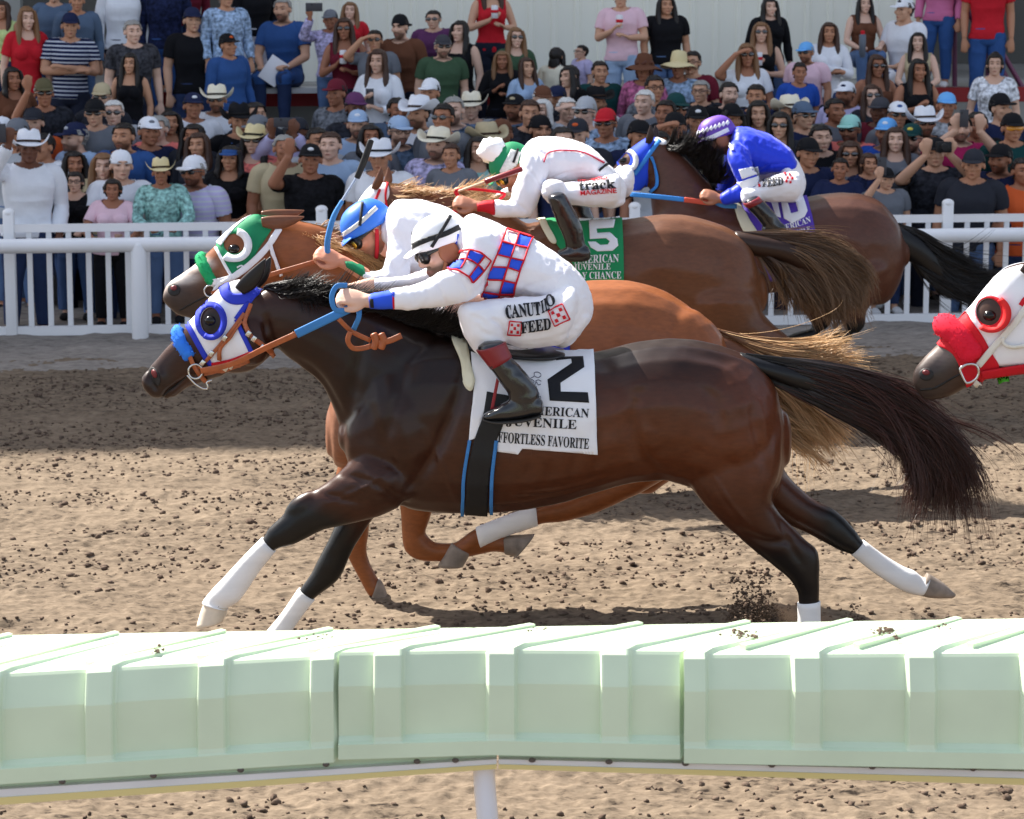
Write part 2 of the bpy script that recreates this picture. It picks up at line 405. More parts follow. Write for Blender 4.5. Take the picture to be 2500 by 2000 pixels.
# ================================================================ the setting
YAW = .10                                # the track runs slightly across the view
def yw(x, y): return y+YAW*x
def grid(xs, ys, zf):
    X, Yy = np.meshgrid(xs, ys); v = np.stack([X.ravel(), Yy.ravel(), np.zeros(X.size)], 1); v[:, 2] = zf(v)
    n, m = len(xs), len(ys); f = [(j*n+i, j*n+i+1, (j+1)*n+i+1, (j+1)*n+i) for j in range(m-1) for i in range(n-1)]
    return v, f
def dirt_mat(name, c0, c1, c2, s=1.0, bump=1.0):
    m = bpy.data.materials.new(name); m.use_nodes = True; n = m.node_tree; b = n.nodes["Principled BSDF"]; L = n.links.new
    b.inputs['Roughness'].default_value = .95; b.inputs['Specular IOR Level'].default_value = .15
    tc = n.nodes.new("ShaderNodeTexCoord"); mp = n.nodes.new("ShaderNodeMapping"); mp.inputs['Scale'].default_value = (.55*s, 1.1*s, 1.0*s); L(tc.outputs['Object'], mp.inputs[0])
    def nz(sc, det):
        q = n.nodes.new("ShaderNodeTexNoise"); q.inputs['Scale'].default_value = sc; q.inputs['Detail'].default_value = det; q.inputs['Roughness'].default_value = .65
        L(mp.outputs[0], q.inputs['Vector']); return q
    a, d, e = nz(30, 6), nz(9, 4), nz(1.1, 3)
    r = n.nodes.new("ShaderNodeValToRGB"); r.color_ramp.elements[0].position = .40; r.color_ramp.elements[0].color = c0
    r.color_ramp.elements[1].position = .64; r.color_ramp.elements[1].color = c2; k = r.color_ramp.elements.new(.475); k.color = c1
    mx = n.nodes.new("ShaderNodeMath"); mx.operation = 'MULTIPLY_ADD'; mx.inputs[1].default_value = .55
    md = n.nodes.new("ShaderNodeMath"); md.operation = 'MULTIPLY_ADD'; md.inputs[1].default_value = .3; m2 = n.nodes.new("ShaderNodeMath"); m2.operation = 'MULTIPLY'; m2.inputs[1].default_value = .2
    L(e.outputs[0], m2.inputs[0]); L(d.outputs[0], md.inputs[0]); L(m2.outputs[0], md.inputs[2]); L(a.outputs[0], mx.inputs[0]); L(md.outputs[0], mx.inputs[2])
    L(mx.outputs[0], r.inputs[0]); L(r.outputs[0], b.inputs['Base Color'])
    bm = n.nodes.new("ShaderNodeBump"); bm.inputs['Strength'].default_value = .8*bump; bm.inputs['Distance'].default_value = .02; L(mx.outputs[0], bm.inputs['Height']); L(bm.outputs[0], b.inputs['Normal'])
    MATS[name] = m; return m
dirt = dirt_mat("track_dirt", c(40,32,26), c(99,86,72), c(126,111,94))
far_dirt = dirt_mat("plain_dirt", c(66,55,47), c(100,85,73), c(114,98,85), .5)
verge_m = dirt_mat("verge_sand", c(98,92,86), c(122,115,108), c(146,139,131), .8, .6)
gv, gf = grid(np.linspace(-90, 90, 13), np.linspace(-60, 120, 13), lambda v: v[:, 0]*0-.03)
tag(mesh("ground", (gv, gf), far_dirt), kind='structure')
def track_z(v):
    p = v.copy(); r0 = np.random.default_rng(3)
    z = .016*vnoise(p*[.9, 2.2, 1], 1)+.008*vnoise(p*[4, 10, 1], 2)+.012*np.clip(vnoise(p*[11, 16, 1], 3), 0, 1)+.006*vnoise(p*[22, 30, 1], 4)
    z += .008*np.clip(vnoise(p*[19, 23, 1], 8)-.12, 0, 1)+.013*np.clip(vnoise(p*[39, 43, 1], 9)-.2, 0, 1)
    # harrow furrows running along the track
    z += .008*np.sin(v[:, 1]*9+2*vnoise(p*[.4, .8, 1], 5))
    ed = np.minimum(np.minimum(v[:, 0]+8, 8-v[:, 0])/.5, np.minimum(v[:, 1]-8.6, 21.2-(v[:, 1]-YAW*v[:, 0]))/.5)
    return z*np.clip(ed, 0, 1)
xs = np.concatenate([np.arange(-8, -4.0, .16), np.arange(-4.0, 4.0, .0125), np.arange(4.0, 8.01, .16)])
ys = np.concatenate([np.arange(8.6, 9.7, .05), np.arange(9.7, 15, .0145), np.arange(15, 22.0, .028)])
tv, tf = grid(xs, ys, track_z)
tag(mesh("track", (tv, tf), dirt), kind='structure')
vx = np.arange(-8, 8.01, .06); vy = np.linspace(0, 1, 40)
vv, vf_ = grid(vx, vy, lambda v: v[:, 0]*0)
t = vv[:, 1].copy(); vv[:, 1] = yw(vv[:, 0], 20.35+t*9.5)
vv[:, 2] = .035*np.clip(t*9.5/.25, 0, 1)*(1+.5*vnoise(vv*[2.5, 6, 1], 6))+.012*vnoise(vv*[9, 14, 1], 7)-.012
tag(mesh("verge", (vv, vf_), verge_m), kind='structure')
# clods thrown up all over the harrowed track
rg = np.random.default_rng(11); mb = MB()
def clod(p, r, rg):
    v, f = ellipsoid((0, 0, 0), (r*(.8+.7*rg.random()), r*(.7+.5*rg.random()), r*(.55+.4*rg.random())), None, 6, 4)
    v = np.array(v)*(1+.25*rg.normal(size=(len(v), 1))); a = rg.random()*6.28
    v = v@np.array([[math.cos(a), math.sin(a), 0], [-math.sin(a), math.cos(a), 0], [0, 0, 1]]); return (v+np.array(p), f)
VAR = [clod((0, 0, 0), 1.0, rg) for _ in range(24)]
def clods(P3, rad, rg):
    V = []; F = []; n = 0
    for p, r in zip(P3, rad):
        v, f = VAR[rg.integers(24)]; V.append(v*r+p); F += [tuple(i+n for i in q) for q in f]; n += len(v)
    return (np.concatenate(V), F)
N = 19000; cx_ = rg.uniform(-4.2, 4.2, N); cy_ = 9.2+10.9*rg.random(N)**.85
keep = (vnoise(np.stack([cx_*1.1, cy_*2.6, cx_*0], 1), 21)+.5*vnoise(np.stack([cx_*3, cy_*5, cx_*0], 1), 22)) > -.55+.6*rg.random(N)
cx_, cy_ = cx_[keep], cy_[keep]; cr_ = .0045+.006*rg.random(len(cx_))+.013*rg.random(len(cx_))**9
mb.add(clods(np.stack([cx_, cy_, cr_*.25+track_z(np.stack([cx_, cy_, cx_*0], 1))], 1), cr_, rg))
clod_m = dirt_mat("clod_dirt", c(60,48,41), c(90,75,64), c(112,96,83))
tag(mesh("dirt_clods", mb.vf(), clod_m), kind='stuff', label="loose clods of brown dirt lying over the harrowed track")
# ---------------------------------------------------------------- grandstand: terrace, wall, roof
conc = mat("concrete", c(150,148,142), .9, .2, (14, .3, .01), (1.2, .22))
redp = mat("red_paint", c(150,28,32), .6, .4, None, (3, .2))
wallm = mat("cream_cladding", c(240,238,224), .55, .4, (30, .08, .002), (.7, .06))
darkm = mat("dark_recess", c(96,94,90), .8, .2, None, (1, .2))
TIERS = [(24.2, .25), (25.0, .5), (25.8, .85), (26.6, 1.25), (27.4, 1.61)]
def terrace(yr):
    z = .03
    for y, h in TIERS:
        if yr >= y: z = h
    return z
def slab(x0, x1, y0, y1, z0, z1):        # block that follows the slight yaw of the track
    v = [(x, yw(x, y), z) for x in (x0, x1) for y in (y0, y1) for z in (z0, z1)]
    return (v, [(0,1,3,2),(4,6,7,5),(0,4,5,1),(2,3,7,6),(0,2,6,4),(1,5,7,3)])
stand = empty("grandstand", (0, 28, 0), "cream grandstand with concrete steps, ribbed wall and shade roof", "grandstand")
mb = MB()
for i, (y, h) in enumerate(TIERS):
    mb.add(slab(-12, 12, y, TIERS[i+1][0] if i < 4 else 34, -.2, h))
mesh("terrace", mb.vf(), conc, stand, False)
mesh("red_edge", slab(-12, 12, 27.395, 27.5, 1.47, 1.613), redp, stand, False)
mesh("bench", MB().add(slab(-3.1, -1.6, 27.0, 27.35, 1.62, 1.67)).add(slab(-2.95, -2.85, 27.1, 27.3, 1.2, 1.62)).add(slab(-1.8, -1.7, 27.1, 27.3, 1.2, 1.62)).vf(), mat("bench_white", c(205,205,205), .5), stand, False)
WX0, WX1, WY = -2.46, 4.34, 29.2
mb = MB(); x = WX0; v = []; f = []
while x < WX1:                           # ribbed sheet
    for (a, d) in ((0, 0), (.17, 0), (.19, -.025), (.225, -.025), (.245, 0)):
        v.append((x+a, yw(x+a, WY+d)))
    x += .245
vv2 = [(a, b, z) for (a, b) in v for z in (1.6, 3.28)]
for i in range(len(v)-1): f.append((2*i, 2*i+2, 2*i+3, 2*i+1))
mb.add((vv2, f)); mesh("wall_cladding", mb.vf(), wallm, stand, False)
mesh("upper_wall", slab(WX0-.02, WX1, WY-.05, WY+.2, 3.285, 17.9), wallm, stand, False)
for x in (WX0-.16, WX1): mesh("wall_trim", slab(x, x+.16-.003, WY-.06, WY+.2, 1.6, 17.9), mat("trim_grey", c(196,194,182), .6), stand, False)
mesh("rear_wall", slab(-12, 12, 32.0, 32.3, 1.5, 18), darkm, stand, False)
mesh("roof", slab(-60, 60, 29.0, 46, 18.0, 18.4), mat("roof_sheet", c(235,235,230), .7), stand, False)
for x in (-5.2, -3.35, 5.6): mesh("column", slab(x, x+.16, 29.0, 29.16, 1.6, 18), mat("column_grey", c(150,150,145), .6), stand, False)
mesh("ceiling_light_shelf", slab(-12, -2.6, 29.6, 29.8, 3.1, 3.2), wallm, stand, False)
# purple stair rail at the right
purp = mat("purple_rail_paint", c(112,52,84), .45, .5)
rl = empty("stair_railing", (4.9, 28.2, 1.6), "purple tubular stair railing at the right end of the stand", "railing")
for (a, b) in (((2010, -60), (2165, 205)), ((2010, -20), (2150, 215)), ((2010, -60), (2010, 190)), ((2080, 62), (2080, 190)), ((2150, 180), (2150, 250))):
    mesh("rail_bar", tube([D(a[0], a[1], 28.3), D(b[0], b[1], 28.1)], .026, n=8), purp, rl)
# ---------------------------------------------------------------- white crowd fence
whitep = mat("white_pvc", c(238,238,240), .35, .5, None, (2, .04))
def fy(x): return yw(x, 22.05)
fence = empty("picket_fence", (0, 22.05, 0), "white picket fence along the front of the crowd", "fence")
def fxy(dx): 
    """x of a point on the fence line seen at disp x"""
    k = (dx*DISP-1250)/FPX; y = 22.05
    for _ in range(6): y = fy(k*y)
    return k*y
pp = [fxy(q) for q in (-640, 15, 676, 1337, 1998, 2659)]
for x in pp:
    mb = MB().add(box((x, fy(x), .5), (.085, .085, 1.0), bev=.008)).add(ellipsoid((x, fy(x), 1.0), (.05, .05, .035)))
    mesh("fence_post", mb.vf(), whitep, fence)
for a, b in zip(pp[:-1], pp[1:]):
    for nm, z, h in (("top_rail", .875, .062), ("bottom_rail", .055, .075)):
        v = [(x, fy(x)+dy, z+dz) for x in (a+.043, b-.043) for dy in (-.02, .02) for dz in (-h/2, h/2)]
        mesh(nm, (v, [(0,1,3,2),(4,6,7,5),(0,4,5,1),(2,3,7,6),(0,2,6,4),(1,5,7,3)]), whitep, fence, False)
    mb = MB(); n = 16
    for i in range(1, n):
        x = a+(b-a)*i/n; mb.add(box((x, fy(x), .47), (.042, .026, .75)))
    mesh("pickets", mb.vf(), whitep, fence, False)
pipe = empty("pipe_rail", (0, 21.78, 0), "thick white pipe rail on posts in front of the picket fence", "rail")
def py2(x): return yw(x, 21.78)
mesh("pipe", tube([(x, py2(x), .765) for x in np.linspace(-9, 9, 7)], .058, n=16, sub=2), whitep, pipe)
for dx in (-800, 285, 1345, 2420):
    x = fxy(dx)*.985; mesh("pipe_post", tube([(x, py2(x), -.1), (x, py2(x), .76)], .066, n=16), whitep, pipe)
# ---------------------------------------------------------------- running rail in the foreground
rc = mat("pale_green_plastic", c(208,225,195), .36, .45, (3, .10, .01), (2.6, .10), coat=.15)
alum = mat("aluminium_rail", c(222,224,226), .4, .5, (30, .1, .002), (4, .1))
tan = mat("tan_seal_strip", c(222,206,140), .6)
rr = empty("running_rail", (0, 8.2, 0), "pale green plastic covered running rail on a bent white post", "rail")
YR = 8.2
def zrow(dx, dy): return D(dx, dy, YR)
# rail heights (2156 view) along x: top front edge, skirt bottom, rail bottom
xt = [-60, 0, 700, 712, 1040, 1430, 1440, 2156, 2230]
def yt(x): return np.interp(x, [-60, 0, 705, 1040, 1430, 2156, 2230], [1422, 1416, 1376, 1371, 1374, 1370, 1370])
def yb(x): return np.interp(x, [-60, 0, 705, 1040, 1430, 2156, 2230], [1640, 1634, 1588, 1578, 1587, 1600, 1602])
def yrb(x): return np.interp(x, [-60, 0, 1025, 1070, 2156, 2230], [1684, 1676, 1604, 1604, 1636, 1640])
segs = [(-360, 706), (714, 1431), (1438, 2230)]
def rail_section(x, prof):
    """profile list of (dy fraction of face height from top, forward push m, back m)"""
    return prof
for si, (x0, x1) in enumerate(segs):
    v = []; f = []; rise = (0, .012, .003)[si]; push = (0, .012, .022)[si]
    step = 4.0; xs_ = np.arange(x0, x1+.1, step)
    ribs = [r0 for r0 in np.arange(-20-245, 2400, 238.5)]
    for i, x in enumerate(xs_):
        T = D(x, yt(x), YR); B = D(x, yb(x), YR); h = T.z-B.z
        ph = ((x-(182 if si == 0 else 788-0 if si == 1 else 1440+ -14))/(236 if si == 0 else 238 if si == 1 else 240.)) % 1
        # rib where ph < .26, recessed pane elsewhere
        e = .03; rib = np.clip(min(ph+.02, .27-ph)/e, 0, 1) if ph < .27 else np.clip((ph-.98)/.02, 0, 1)*0
        rec = .0 if rib >= 1 else (1-rib)
        zt = T.z+rise; yf = YR-push
        dpt = .023*rec
        row = [(yf+.47, zt-.055), (yf+.46, zt-.012), (yf+.44, zt+.0), (yf+.03+.0, zt+.012-.014*rec), (yf-.004+dpt*.5, zt+.004-.010*rec), (yf-.022+dpt, zt-.012-.004*rec),
               (yf-.058+dpt, zt-h*.29), (yf-.062+dpt, zt-h*.32), (yf-.074+dpt, zt-h*.80), (yf-.078+dpt*.5, zt-h*.84), (yf-.082, zt-h*.86), (yf-.086, zt-h*1.0), (yf-.078, zt-h*1.005), (yf+.0, zt-h*.98), (yf+.40, zt-.08)]
        for (yy, zz) in row: v.append((T.x, yy, zz))
    m = len(row)
    for i in range(len(xs_)-1):
        for j in range(m):
            k = (j+1) % m; f.append((i*m+j, i*m+k, (i+1)*m+k, (i+1)*m+j))
    f.append(tuple(range(m))[::-1]); f.append(tuple((len(xs_)-1)*m+j for j in range(m)))
    v = np.array(v)
    fr_ = np.clip((v[:, 1]-(YR-push))/.44, 0, 1.1)
    v[:, 0] += 0
    # the top's ribs run diagonally: shear the rear of the profile to the right
    v[:, 0] += np.clip(v[:, 1]-(YR-push), 0, .5)*.95
    qx = Qn(v)[:, 0]; tz = np.array([D(a, 1338-.0165*a, YR-push+.44).z for a in qx]); t0 = np.repeat(np.array([D(a, yt(a), YR).z+rise for a in xs_]), m); v[:, 2] += fr_*(tz-t0)*np.where(np.tile(np.arange(m), len(xs_)) < 13, 1, 0)
    mesh("rail_cover", (v, f), rc, rr, False)
# raised diagonal battens on top
mb = MB()
for x in list(np.arange(-602, 700, 236))+list(np.arange(788, 1420, 238))+list(np.arange(1490, 2300, 240)):
    a = D(x+75, yt(x)-6, YR); a.y = YR+.03; b = a+Vector((.40*.95, .40, 0)); b.z = a.z+(D(Qn([tuple(b)])[0][0], 1338-.0165*Qn([tuple(b)])[0][0], YR+.43).z-a.z)*.93
    for t0 in (a,):
        ax = (b-a).normalized(); sd_ = ax.cross(Vector((0, 0, 1))).normalized()*.012
        v = [tuple(q+dz) for q in (a-sd_, a+sd_, b+sd_, b-sd_) for dz in (Vector((0, 0, -.03)), Vector((0, 0, .008)))]
        mb.add((v, [(0,1,3,2),(2,3,5,4),(4,5,7,6),(6,7,1,0),(1,7,5,3),(0,2,4,6)]))
mesh("rail_batten", mb.vf(), rc, rr, False)
# extrusion under the covers and its seal
for (x0, x1) in ((-60, 1046), (1050, 2230)):
    for nm, k0, k1, yy, m_ in (("rail_web", None, 0.30, .0, rc), ("aluminium_rail", .30, .66, -.03, alum), ("seal_strip", .66, 1.0, -.034, tan)):
        v = []
        for x in (x0, x1):
            top, bot = yb(x)-12, yrb(x); lo = yb(x)-2
            za = D(x, top if k0 is None else lo+(bot-lo)*k0, YR).z; zb = D(x, lo+(bot-lo)*k1, YR).z; X = D(x, top, YR).x
            v += [(X, YR-.04+yy, za), (X, YR-.04+yy, zb), (X, YR+.10, zb), (X, YR+.10, za)]
        mesh(nm, (v, [(0,1,5,4),(1,2,6,5),(2,3,7,6),(3,0,4,7),(0,3,2,1),(4,5,6,7)]), m_, rr, False)
b = [D(1019, 1600, YR), D(1019, 1625, YR), D(1021, 1660, YR), D(1027, 1735, YR)]
pts = [tuple(q) for q in b]; pts.append((pts[-1][0]+.004, YR+.02, pts[-1][2]-.12)); pts.append((pts[-1][0], YR+.25, .35)); pts.append((pts[-1][0], YR+.3, -.1))
mesh("bent_post", tube(pts, .034, n=18, sub=5), mat("white_pipe_paint", c(228,232,240), .3, .5), rr)

rg = np.random.default_rng(77); mb = MB()
for x, t, n in ((560, .5, 9), (1490, .4, 26), (1780, .5, 30), (1880, .6, 8), (1010, .6, 6), (260, .3, 8)):
    for i in range(n):
        a = D(x+rg.normal(0, 16), yt(x)-4, YR); mb.add(clod((a.x+t*.3, YR+.05+t*.3+rg.normal(0, .03), a.z+.006), .003+.006*rg.random()**3, rg))
tag(mesh("rail_crumbs", mb.vf(), clod_m), "crumbs of brown dirt lying on top of the pale green rail", 'dirt', None, 'stuff')

for x in (140, 330, 512, 690, 880, 960, 1120, 1280, 1440, 1620, 1830, 2040):
    p = D(x, yb(x)+4, YR); mesh("rail_bolt", ellipsoid((p.x, YR-.086+.004, p.z), (.011, .006, .008)), mat("rusty_bolt", c(92,84,78), .8), rr)
# ================================================================ horses
class Tf:
    def __init__(s, k=1.0, a=(0, 0), b=(0, 0), wk=1.0): s.k, s.a, s.b, s.wk = k, a, b, wk
    def p(s, q): return ((q[0]-s.a[0])*s.k+s.b[0], (q[1]-s.a[1])*s.k+s.b[1])
    def ps(s, L): return [s.p(q) for q in L]
    def rows(s, L): return [(*s.p(q[:2]), *s.p(q[2:4]), q[4]*s.wk, *[w*s.wk for w in q[5:]]) for q in L]
ID = Tf()
TORSO = [(727,885,727,950,.10),(745,838,745,1000,.17),(800,765,800,1052,.205),(880,712,880,1075,.225),(960,704,960,1083,.24),(1060,728,1060,1080,.265),(1160,741,1160,1064,.285),
 (1260,738,1260,1036,.285),(1340,718,1340,1016,.285),(1430,711,1430,1020,.275),(1510,723,1520,1060,.255),(1580,750,1592,1080,.215),(1625,800,1632,1045,.16),(1645,860,1648,985,.09)]
NECK = [(556,610,590,742,.075),(600,602,612,758,.08),(660,612,640,782,.088),(740,630,672,812,.10),(830,662,705,870,.13),(930,700,740,960,.17),(1000,712,820,1010,.19)]
HEAD = [(500,590,600,700,.07),(472,600,575,742,.088),(442,627,534,779,.098),(408,668,487,788,.085),(378,703,438,802,.068),(345,738,398,817,.058),(318,766,370,832,.056),(305,782,346,838,.05),(301,797,330,838,.036)]
LEG_A = [(800,850,925,930,.04,.07),(765,915,905,1000,.08,.03),(745,960,870,1050,.11),(700,1005,810,1083,.085),(660,1033,765,1098,.07),(628,1060,720,1108,.06),(598,1082,680,1115,.054),(565,1112,622,1146,.05),(553,1133,579,1160,.04),(515,1172,546,1200,.034),(482,1208,520,1238,.036),(452,1240,500,1264,.043),(436,1258,476,1280,.036),(428,1270,478,1282,.045)]
LEG_B = [(800,900,880,960,.05,-.05),(750,1000,850,1040,.10),(728,1060,815,1065,.08),(706,1105,785,1092,.066),(680,1160,748,1150,.057),(655,1207,712,1222,.05),(630,1240,661,1262,.04),(596,1290,630,1303,.035),(560,1334,604,1340,.043),(545,1354,585,1370,.036),(532,1372,578,1388,.045)]
LEG_C = [(1430,860,1610,800,.05,.09),(1425,920,1645,860,.10,.06),(1438,990,1650,930,.135,.03),(1462,1035,1640,1000,.125,.01),(1505,1085,1626,1050,.105),(1560,1138,1648,1085,.08),(1612,1180,1690,1130,.06),(1655,1215,1722,1160,.05),(1677,1245,1725,1212,.044),(1681,1270,1725,1266,.038),(1682,1312,1726,1312,.037),(1676,1346,1733,1350,.044),(1660,1366,1712,1380,.038),(1648,1380,1708,1392,.046)]
LEG_D = [(1600,860,1500,960,.06,-.06),(1640,930,1560,1040,.12),(1652,990,1620,1082,.10),(1703,1045,1668,1108,.075),(1757,1074,1718,1132,.06),(1801,1115,1764,1157,.05),(1818,1139,1792,1166,.04),(1860,1170,1835,1200,.035),(1900,1194,1880,1230,.042),(1924,1204,1906,1244,.044),(1944,1218,1928,1251,.036),(1958,1214,1942,1252,.042)]
HOOFS = {'A': [(430,1268,480,1279,.044),(422,1288,477,1293,.05),(413,1320,470,1308,.056)], 'B': [(531,1374,580,1388,.044),(522,1392,578,1400,.05),(513,1413,574,1413,.055)],
 'C': [(1648,1380,1708,1392,.044),(1640,1396,1706,1402,.05),(1630,1413,1704,1414,.055)], 'D': [(1953,1206,1938,1255,.042),(1985,1226,1962,1259,.048),(2012,1251,2000,1259,.03)]}
def mixcol(Vp, base, blobs, seed=0, mott=.12, V=None):
    base = np.array(base[:3]); num = np.tile(base, (len(Vp), 1)); den = np.ones((len(Vp), 1))
    for (x, y, r, col, k) in blobs:
        rx, ry = (r if isinstance(r, tuple) else (r, r))
        w = k*np.exp(-(((Vp[:, 0]-x)/rx)**2+((Vp[:, 1]-y)/ry)**2)*1.2)[:, None]; num += w*np.array(col[:3]); den += w
    o = num/den
    if V is not None: o *= (1+mott*vnoise(V*[6, 6, 6], seed)+mott*.6*vnoise(V*[17, 17, 17], seed+1))[:, None]
    return np.clip(o, .002, 1)
coat_m = mat("horse_coat", rough=.37, spec=.26, attr='Col', coat=.12, var=(70, .16), bump=(160, .08, .003), stretch=(.35, 1, 1))
hoof_m = mat("hoof_horn", c(142,128,116), .6, .3, (40, .3, .004), (18, .35))
wrap_m = mat("leg_wrap_white", c(236,234,232), .75, .2, (70, .25, .003), (8, .08), stretch=(.4, 1, 2.5))
hair_m = mat("horse_hair", rough=.42, spec=.5, attr='Col')
eye_m = mat("horse_eye", (.006,.004,.003,1), .12, .4)
leath = mat("tan_leather", c(166,88,46), .45, .5, (60, .2, .003), (20, .2))
steel = mat("bit_steel", c(200,200,200), .2, .5, metal=1)
blackm = mat("black_webbing", c(20,20,22), .6, .4, (80, .3, .003))
white_cloth = mat("white_cloth", c(238,238,242), .8, .2, (9, .35, .012), (3, .03))
ink = mat("black_ink", c(18,18,24), .6, .3)
def stuffm(name, r, g, b, **k): return mat(name, c(r, g, b), k.pop('rough', .7), .3, k.pop('bump', (40, .2, .003)), k.pop('var', (10, .08)), **k)
blue_tr = stuffm("blue_trim", 44, 60, 190); red_tr = stuffm("red_trim", 205, 24, 40); green_h = stuffm("green_hood", 22, 128, 84); sky_tr = stuffm("sky_blue_trim", 60, 140, 220)
blue_h = stuffm("royal_blue_cloth", 34, 76, 216); purp_c = stuffm("purple_cloth", 84, 58, 168); green_c = stuffm("green_cloth", 24, 138, 84); denim_b = stuffm("blue_rubber", 62, 126, 190)
BLK = (.006,.0055,.006); 
def leg_parts(rows, hrows, Y, yo, root, wrap=None, hoofc=hoof_m, wscale=1.0):
    mesh("hoof", trace(hrows, Y, yo, n=16, ex=2.3, cap=.12), hoofc, root)
    if wrap:
        r = [(*q[:4], q[4]*1.06) for q in rows[wrap[0]:wrap[1]]]
        out = []
        for q in r:
            mx, my = (q[0]+q[2])/2, (q[1]+q[3])/2; out.append((mx+(q[0]-mx)*1.12, my+(q[1]-my)*1.12, mx+(q[2]-mx)*1.12, my+(q[3]-my)*1.12, q[4]*1.1))
        mesh("leg_wrap", trace(out, Y, yo, n=16, cap=.05), wrap_m, root)
def horse_body(root, comps, Y, extra=(), voxel=.0115, it=9, cols=None, muscles=(), grooves=()):
    parts = [trace(r, Y, yo, ex=ex) for (r, yo, ex) in comps]+list(extra)
    for (x, y, rx, ry, w, yo, ang) in muscles:
        cn = D(x, y, Y+yo); k = Y*DISP/FPX; M = Matrix.Rotation(-R(ang), 3, 'Y'); parts.append(ellipsoid(cn, (rx*k, w, ry*k), M))
    V, F = union(parts, voxel, it)
    if grooves: V = groove(V, normals(V, F), Qn(V), grooves)
    V = V+normals(V, F)*(.0035*vnoise(V*[7, 7, 9], 31)+.0018*vnoise(V*[16, 16, 20], 32))[:, None]
    cc = cols(Qn(V), V)
    mesh("body", (V, F), coat_m, root, cols=cc)
    return BVHTree.FromPolygons([tuple(q) for q in V], F), V, F
def ear(root, base, tip, Y, yo, w, col, name="ear"):
    """leaf shaped hollow ear, base and tip in view px, w its half width in px"""
    a, b = D(*base, Y+yo), D(*tip, Y+yo*1.1); ax = b-a; L = ax.length; k = Y*DISP/FPX; out = ax.cross(Vector((0, 1, 0))).normalized()
    st = []
    for t, q in ((0, .75), (.2, 1), (.45, 1.0), (.7, .72), (.88, .38), (1, .1)):
        cn = a+ax*t+out*(-.012*math.sin(t*3)); st.append((*cn, *(out*w*k*q), 0, .011*q+.003, 0))
    v, f = loft(st, n=14, sub=4, cap=.3)
    mesh(name, (v, f), hair_m if False else coat_m, root, cols=np.tile(np.array(col[:3]), (len(v), 1)))
    st2 = [(*(Vector(s[:3])+Vector((0, -.010, 0))), s[3]*.6, s[4]*.6, s[5]*.6, 0, s[7]*.5, 0) for s in st[1:-1]]
def nostril(root, cx, cy, rx, ry, ang, bvh, Y, red):
    th = np.linspace(0, 2*math.pi, 18, endpoint=False); ca, sa = math.cos(R(ang)), math.sin(R(ang))
    def el(fx, fy, ox=0, oy=0): return [(cx+ox+fx*rx*math.cos(t)*ca-fy*ry*math.sin(t)*sa, cy+oy+fx*rx*math.cos(t)*sa+fy*ry*math.sin(t)*ca) for t in th]
    mesh("nostril", patch(el(1, 1), bvh, Y, step=3, smooth=False, off=.0035, thick=.004), mat("nostril_dark", (.012,.010,.010,1), .6), root)
    if red: mesh("nostril_lining", patch(el(.5, .42, 0, -ry*.3), bvh, Y, step=3, smooth=False, off=.006, thick=.002), mat("nostril_red", c(104,26,30), .5), root)
def ellipse(cx, cy, rx, ry, n=28, a0=0, a1=360):
    return [(cx+rx*math.cos(R(a)), cy+ry*math.sin(R(a))) for a in np.linspace(a0, a1, n, endpoint=(a1-a0) < 360)]
def eye(root, x, y, bvh, Y, r=.021):
    d = ray(x*DISP, y*DISP).normalized(); h = bvh.ray_cast(CO, d)
    mesh("eye", ellipsoid(h[0]-h[1]*.006 if h[1].dot(d) < 0 else h[0], (r*1.15, r*.8, r*.9)), eye_m, root)
def cup(root, cx, cy, r0, r1, a0, a1, bvh, Y, m, high=.03):
    """stiff half cup standing round the eye"""
    th = np.linspace(R(a0), R(a1), 26); inn = [(cx+r0[0]*math.cos(t), cy+r0[1]*math.sin(t)) for t in th]; out = [(cx+r1[0]*math.cos(t), cy+r1[1]*math.sin(t)) for t in th]
    pv = np.array(inn+out); n = len(th); tr = []
    for i in range(n-1): tr += [(i, i+1, n+i+1), (i, n+i+1, n+i)]
    v, f = lay(pv, tr, bvh, Y, .012, .010)
    v = np.array(v); v[:n, 1] -= high*.35; v[n:2*n, 1] -= high
    v[2*n:3*n, 1] += .0; mesh("eye_cup", (v, f), m, root)
def ribbon(pts, Y0s, w, thick=.006, sub=5):
    """flat strap through the air: pts in view px with their own depths, w px"""
    A = [D(p[0], p[1], y) for p, y in zip(pts, Y0s)]; P3 = catmull(np.array([tuple(a) for a in A]), sub) if len(A) > 2 else np.array([tuple(a) for a in A])
    k = np.mean(Y0s)*DISP/FPX*w/2; T = np.gradient(P3, axis=0); st = []
    for p, t in zip(P3, T):
        t = t/np.linalg.norm(t); u = np.cross(t, [0, 1., 0]); u /= np.linalg.norm(u)+1e-9; st.append((*p, *(u*k), *(np.cross(t, u)*thick)))
    return loft(st, n=10, sub=1, ex=4, cap=.05)
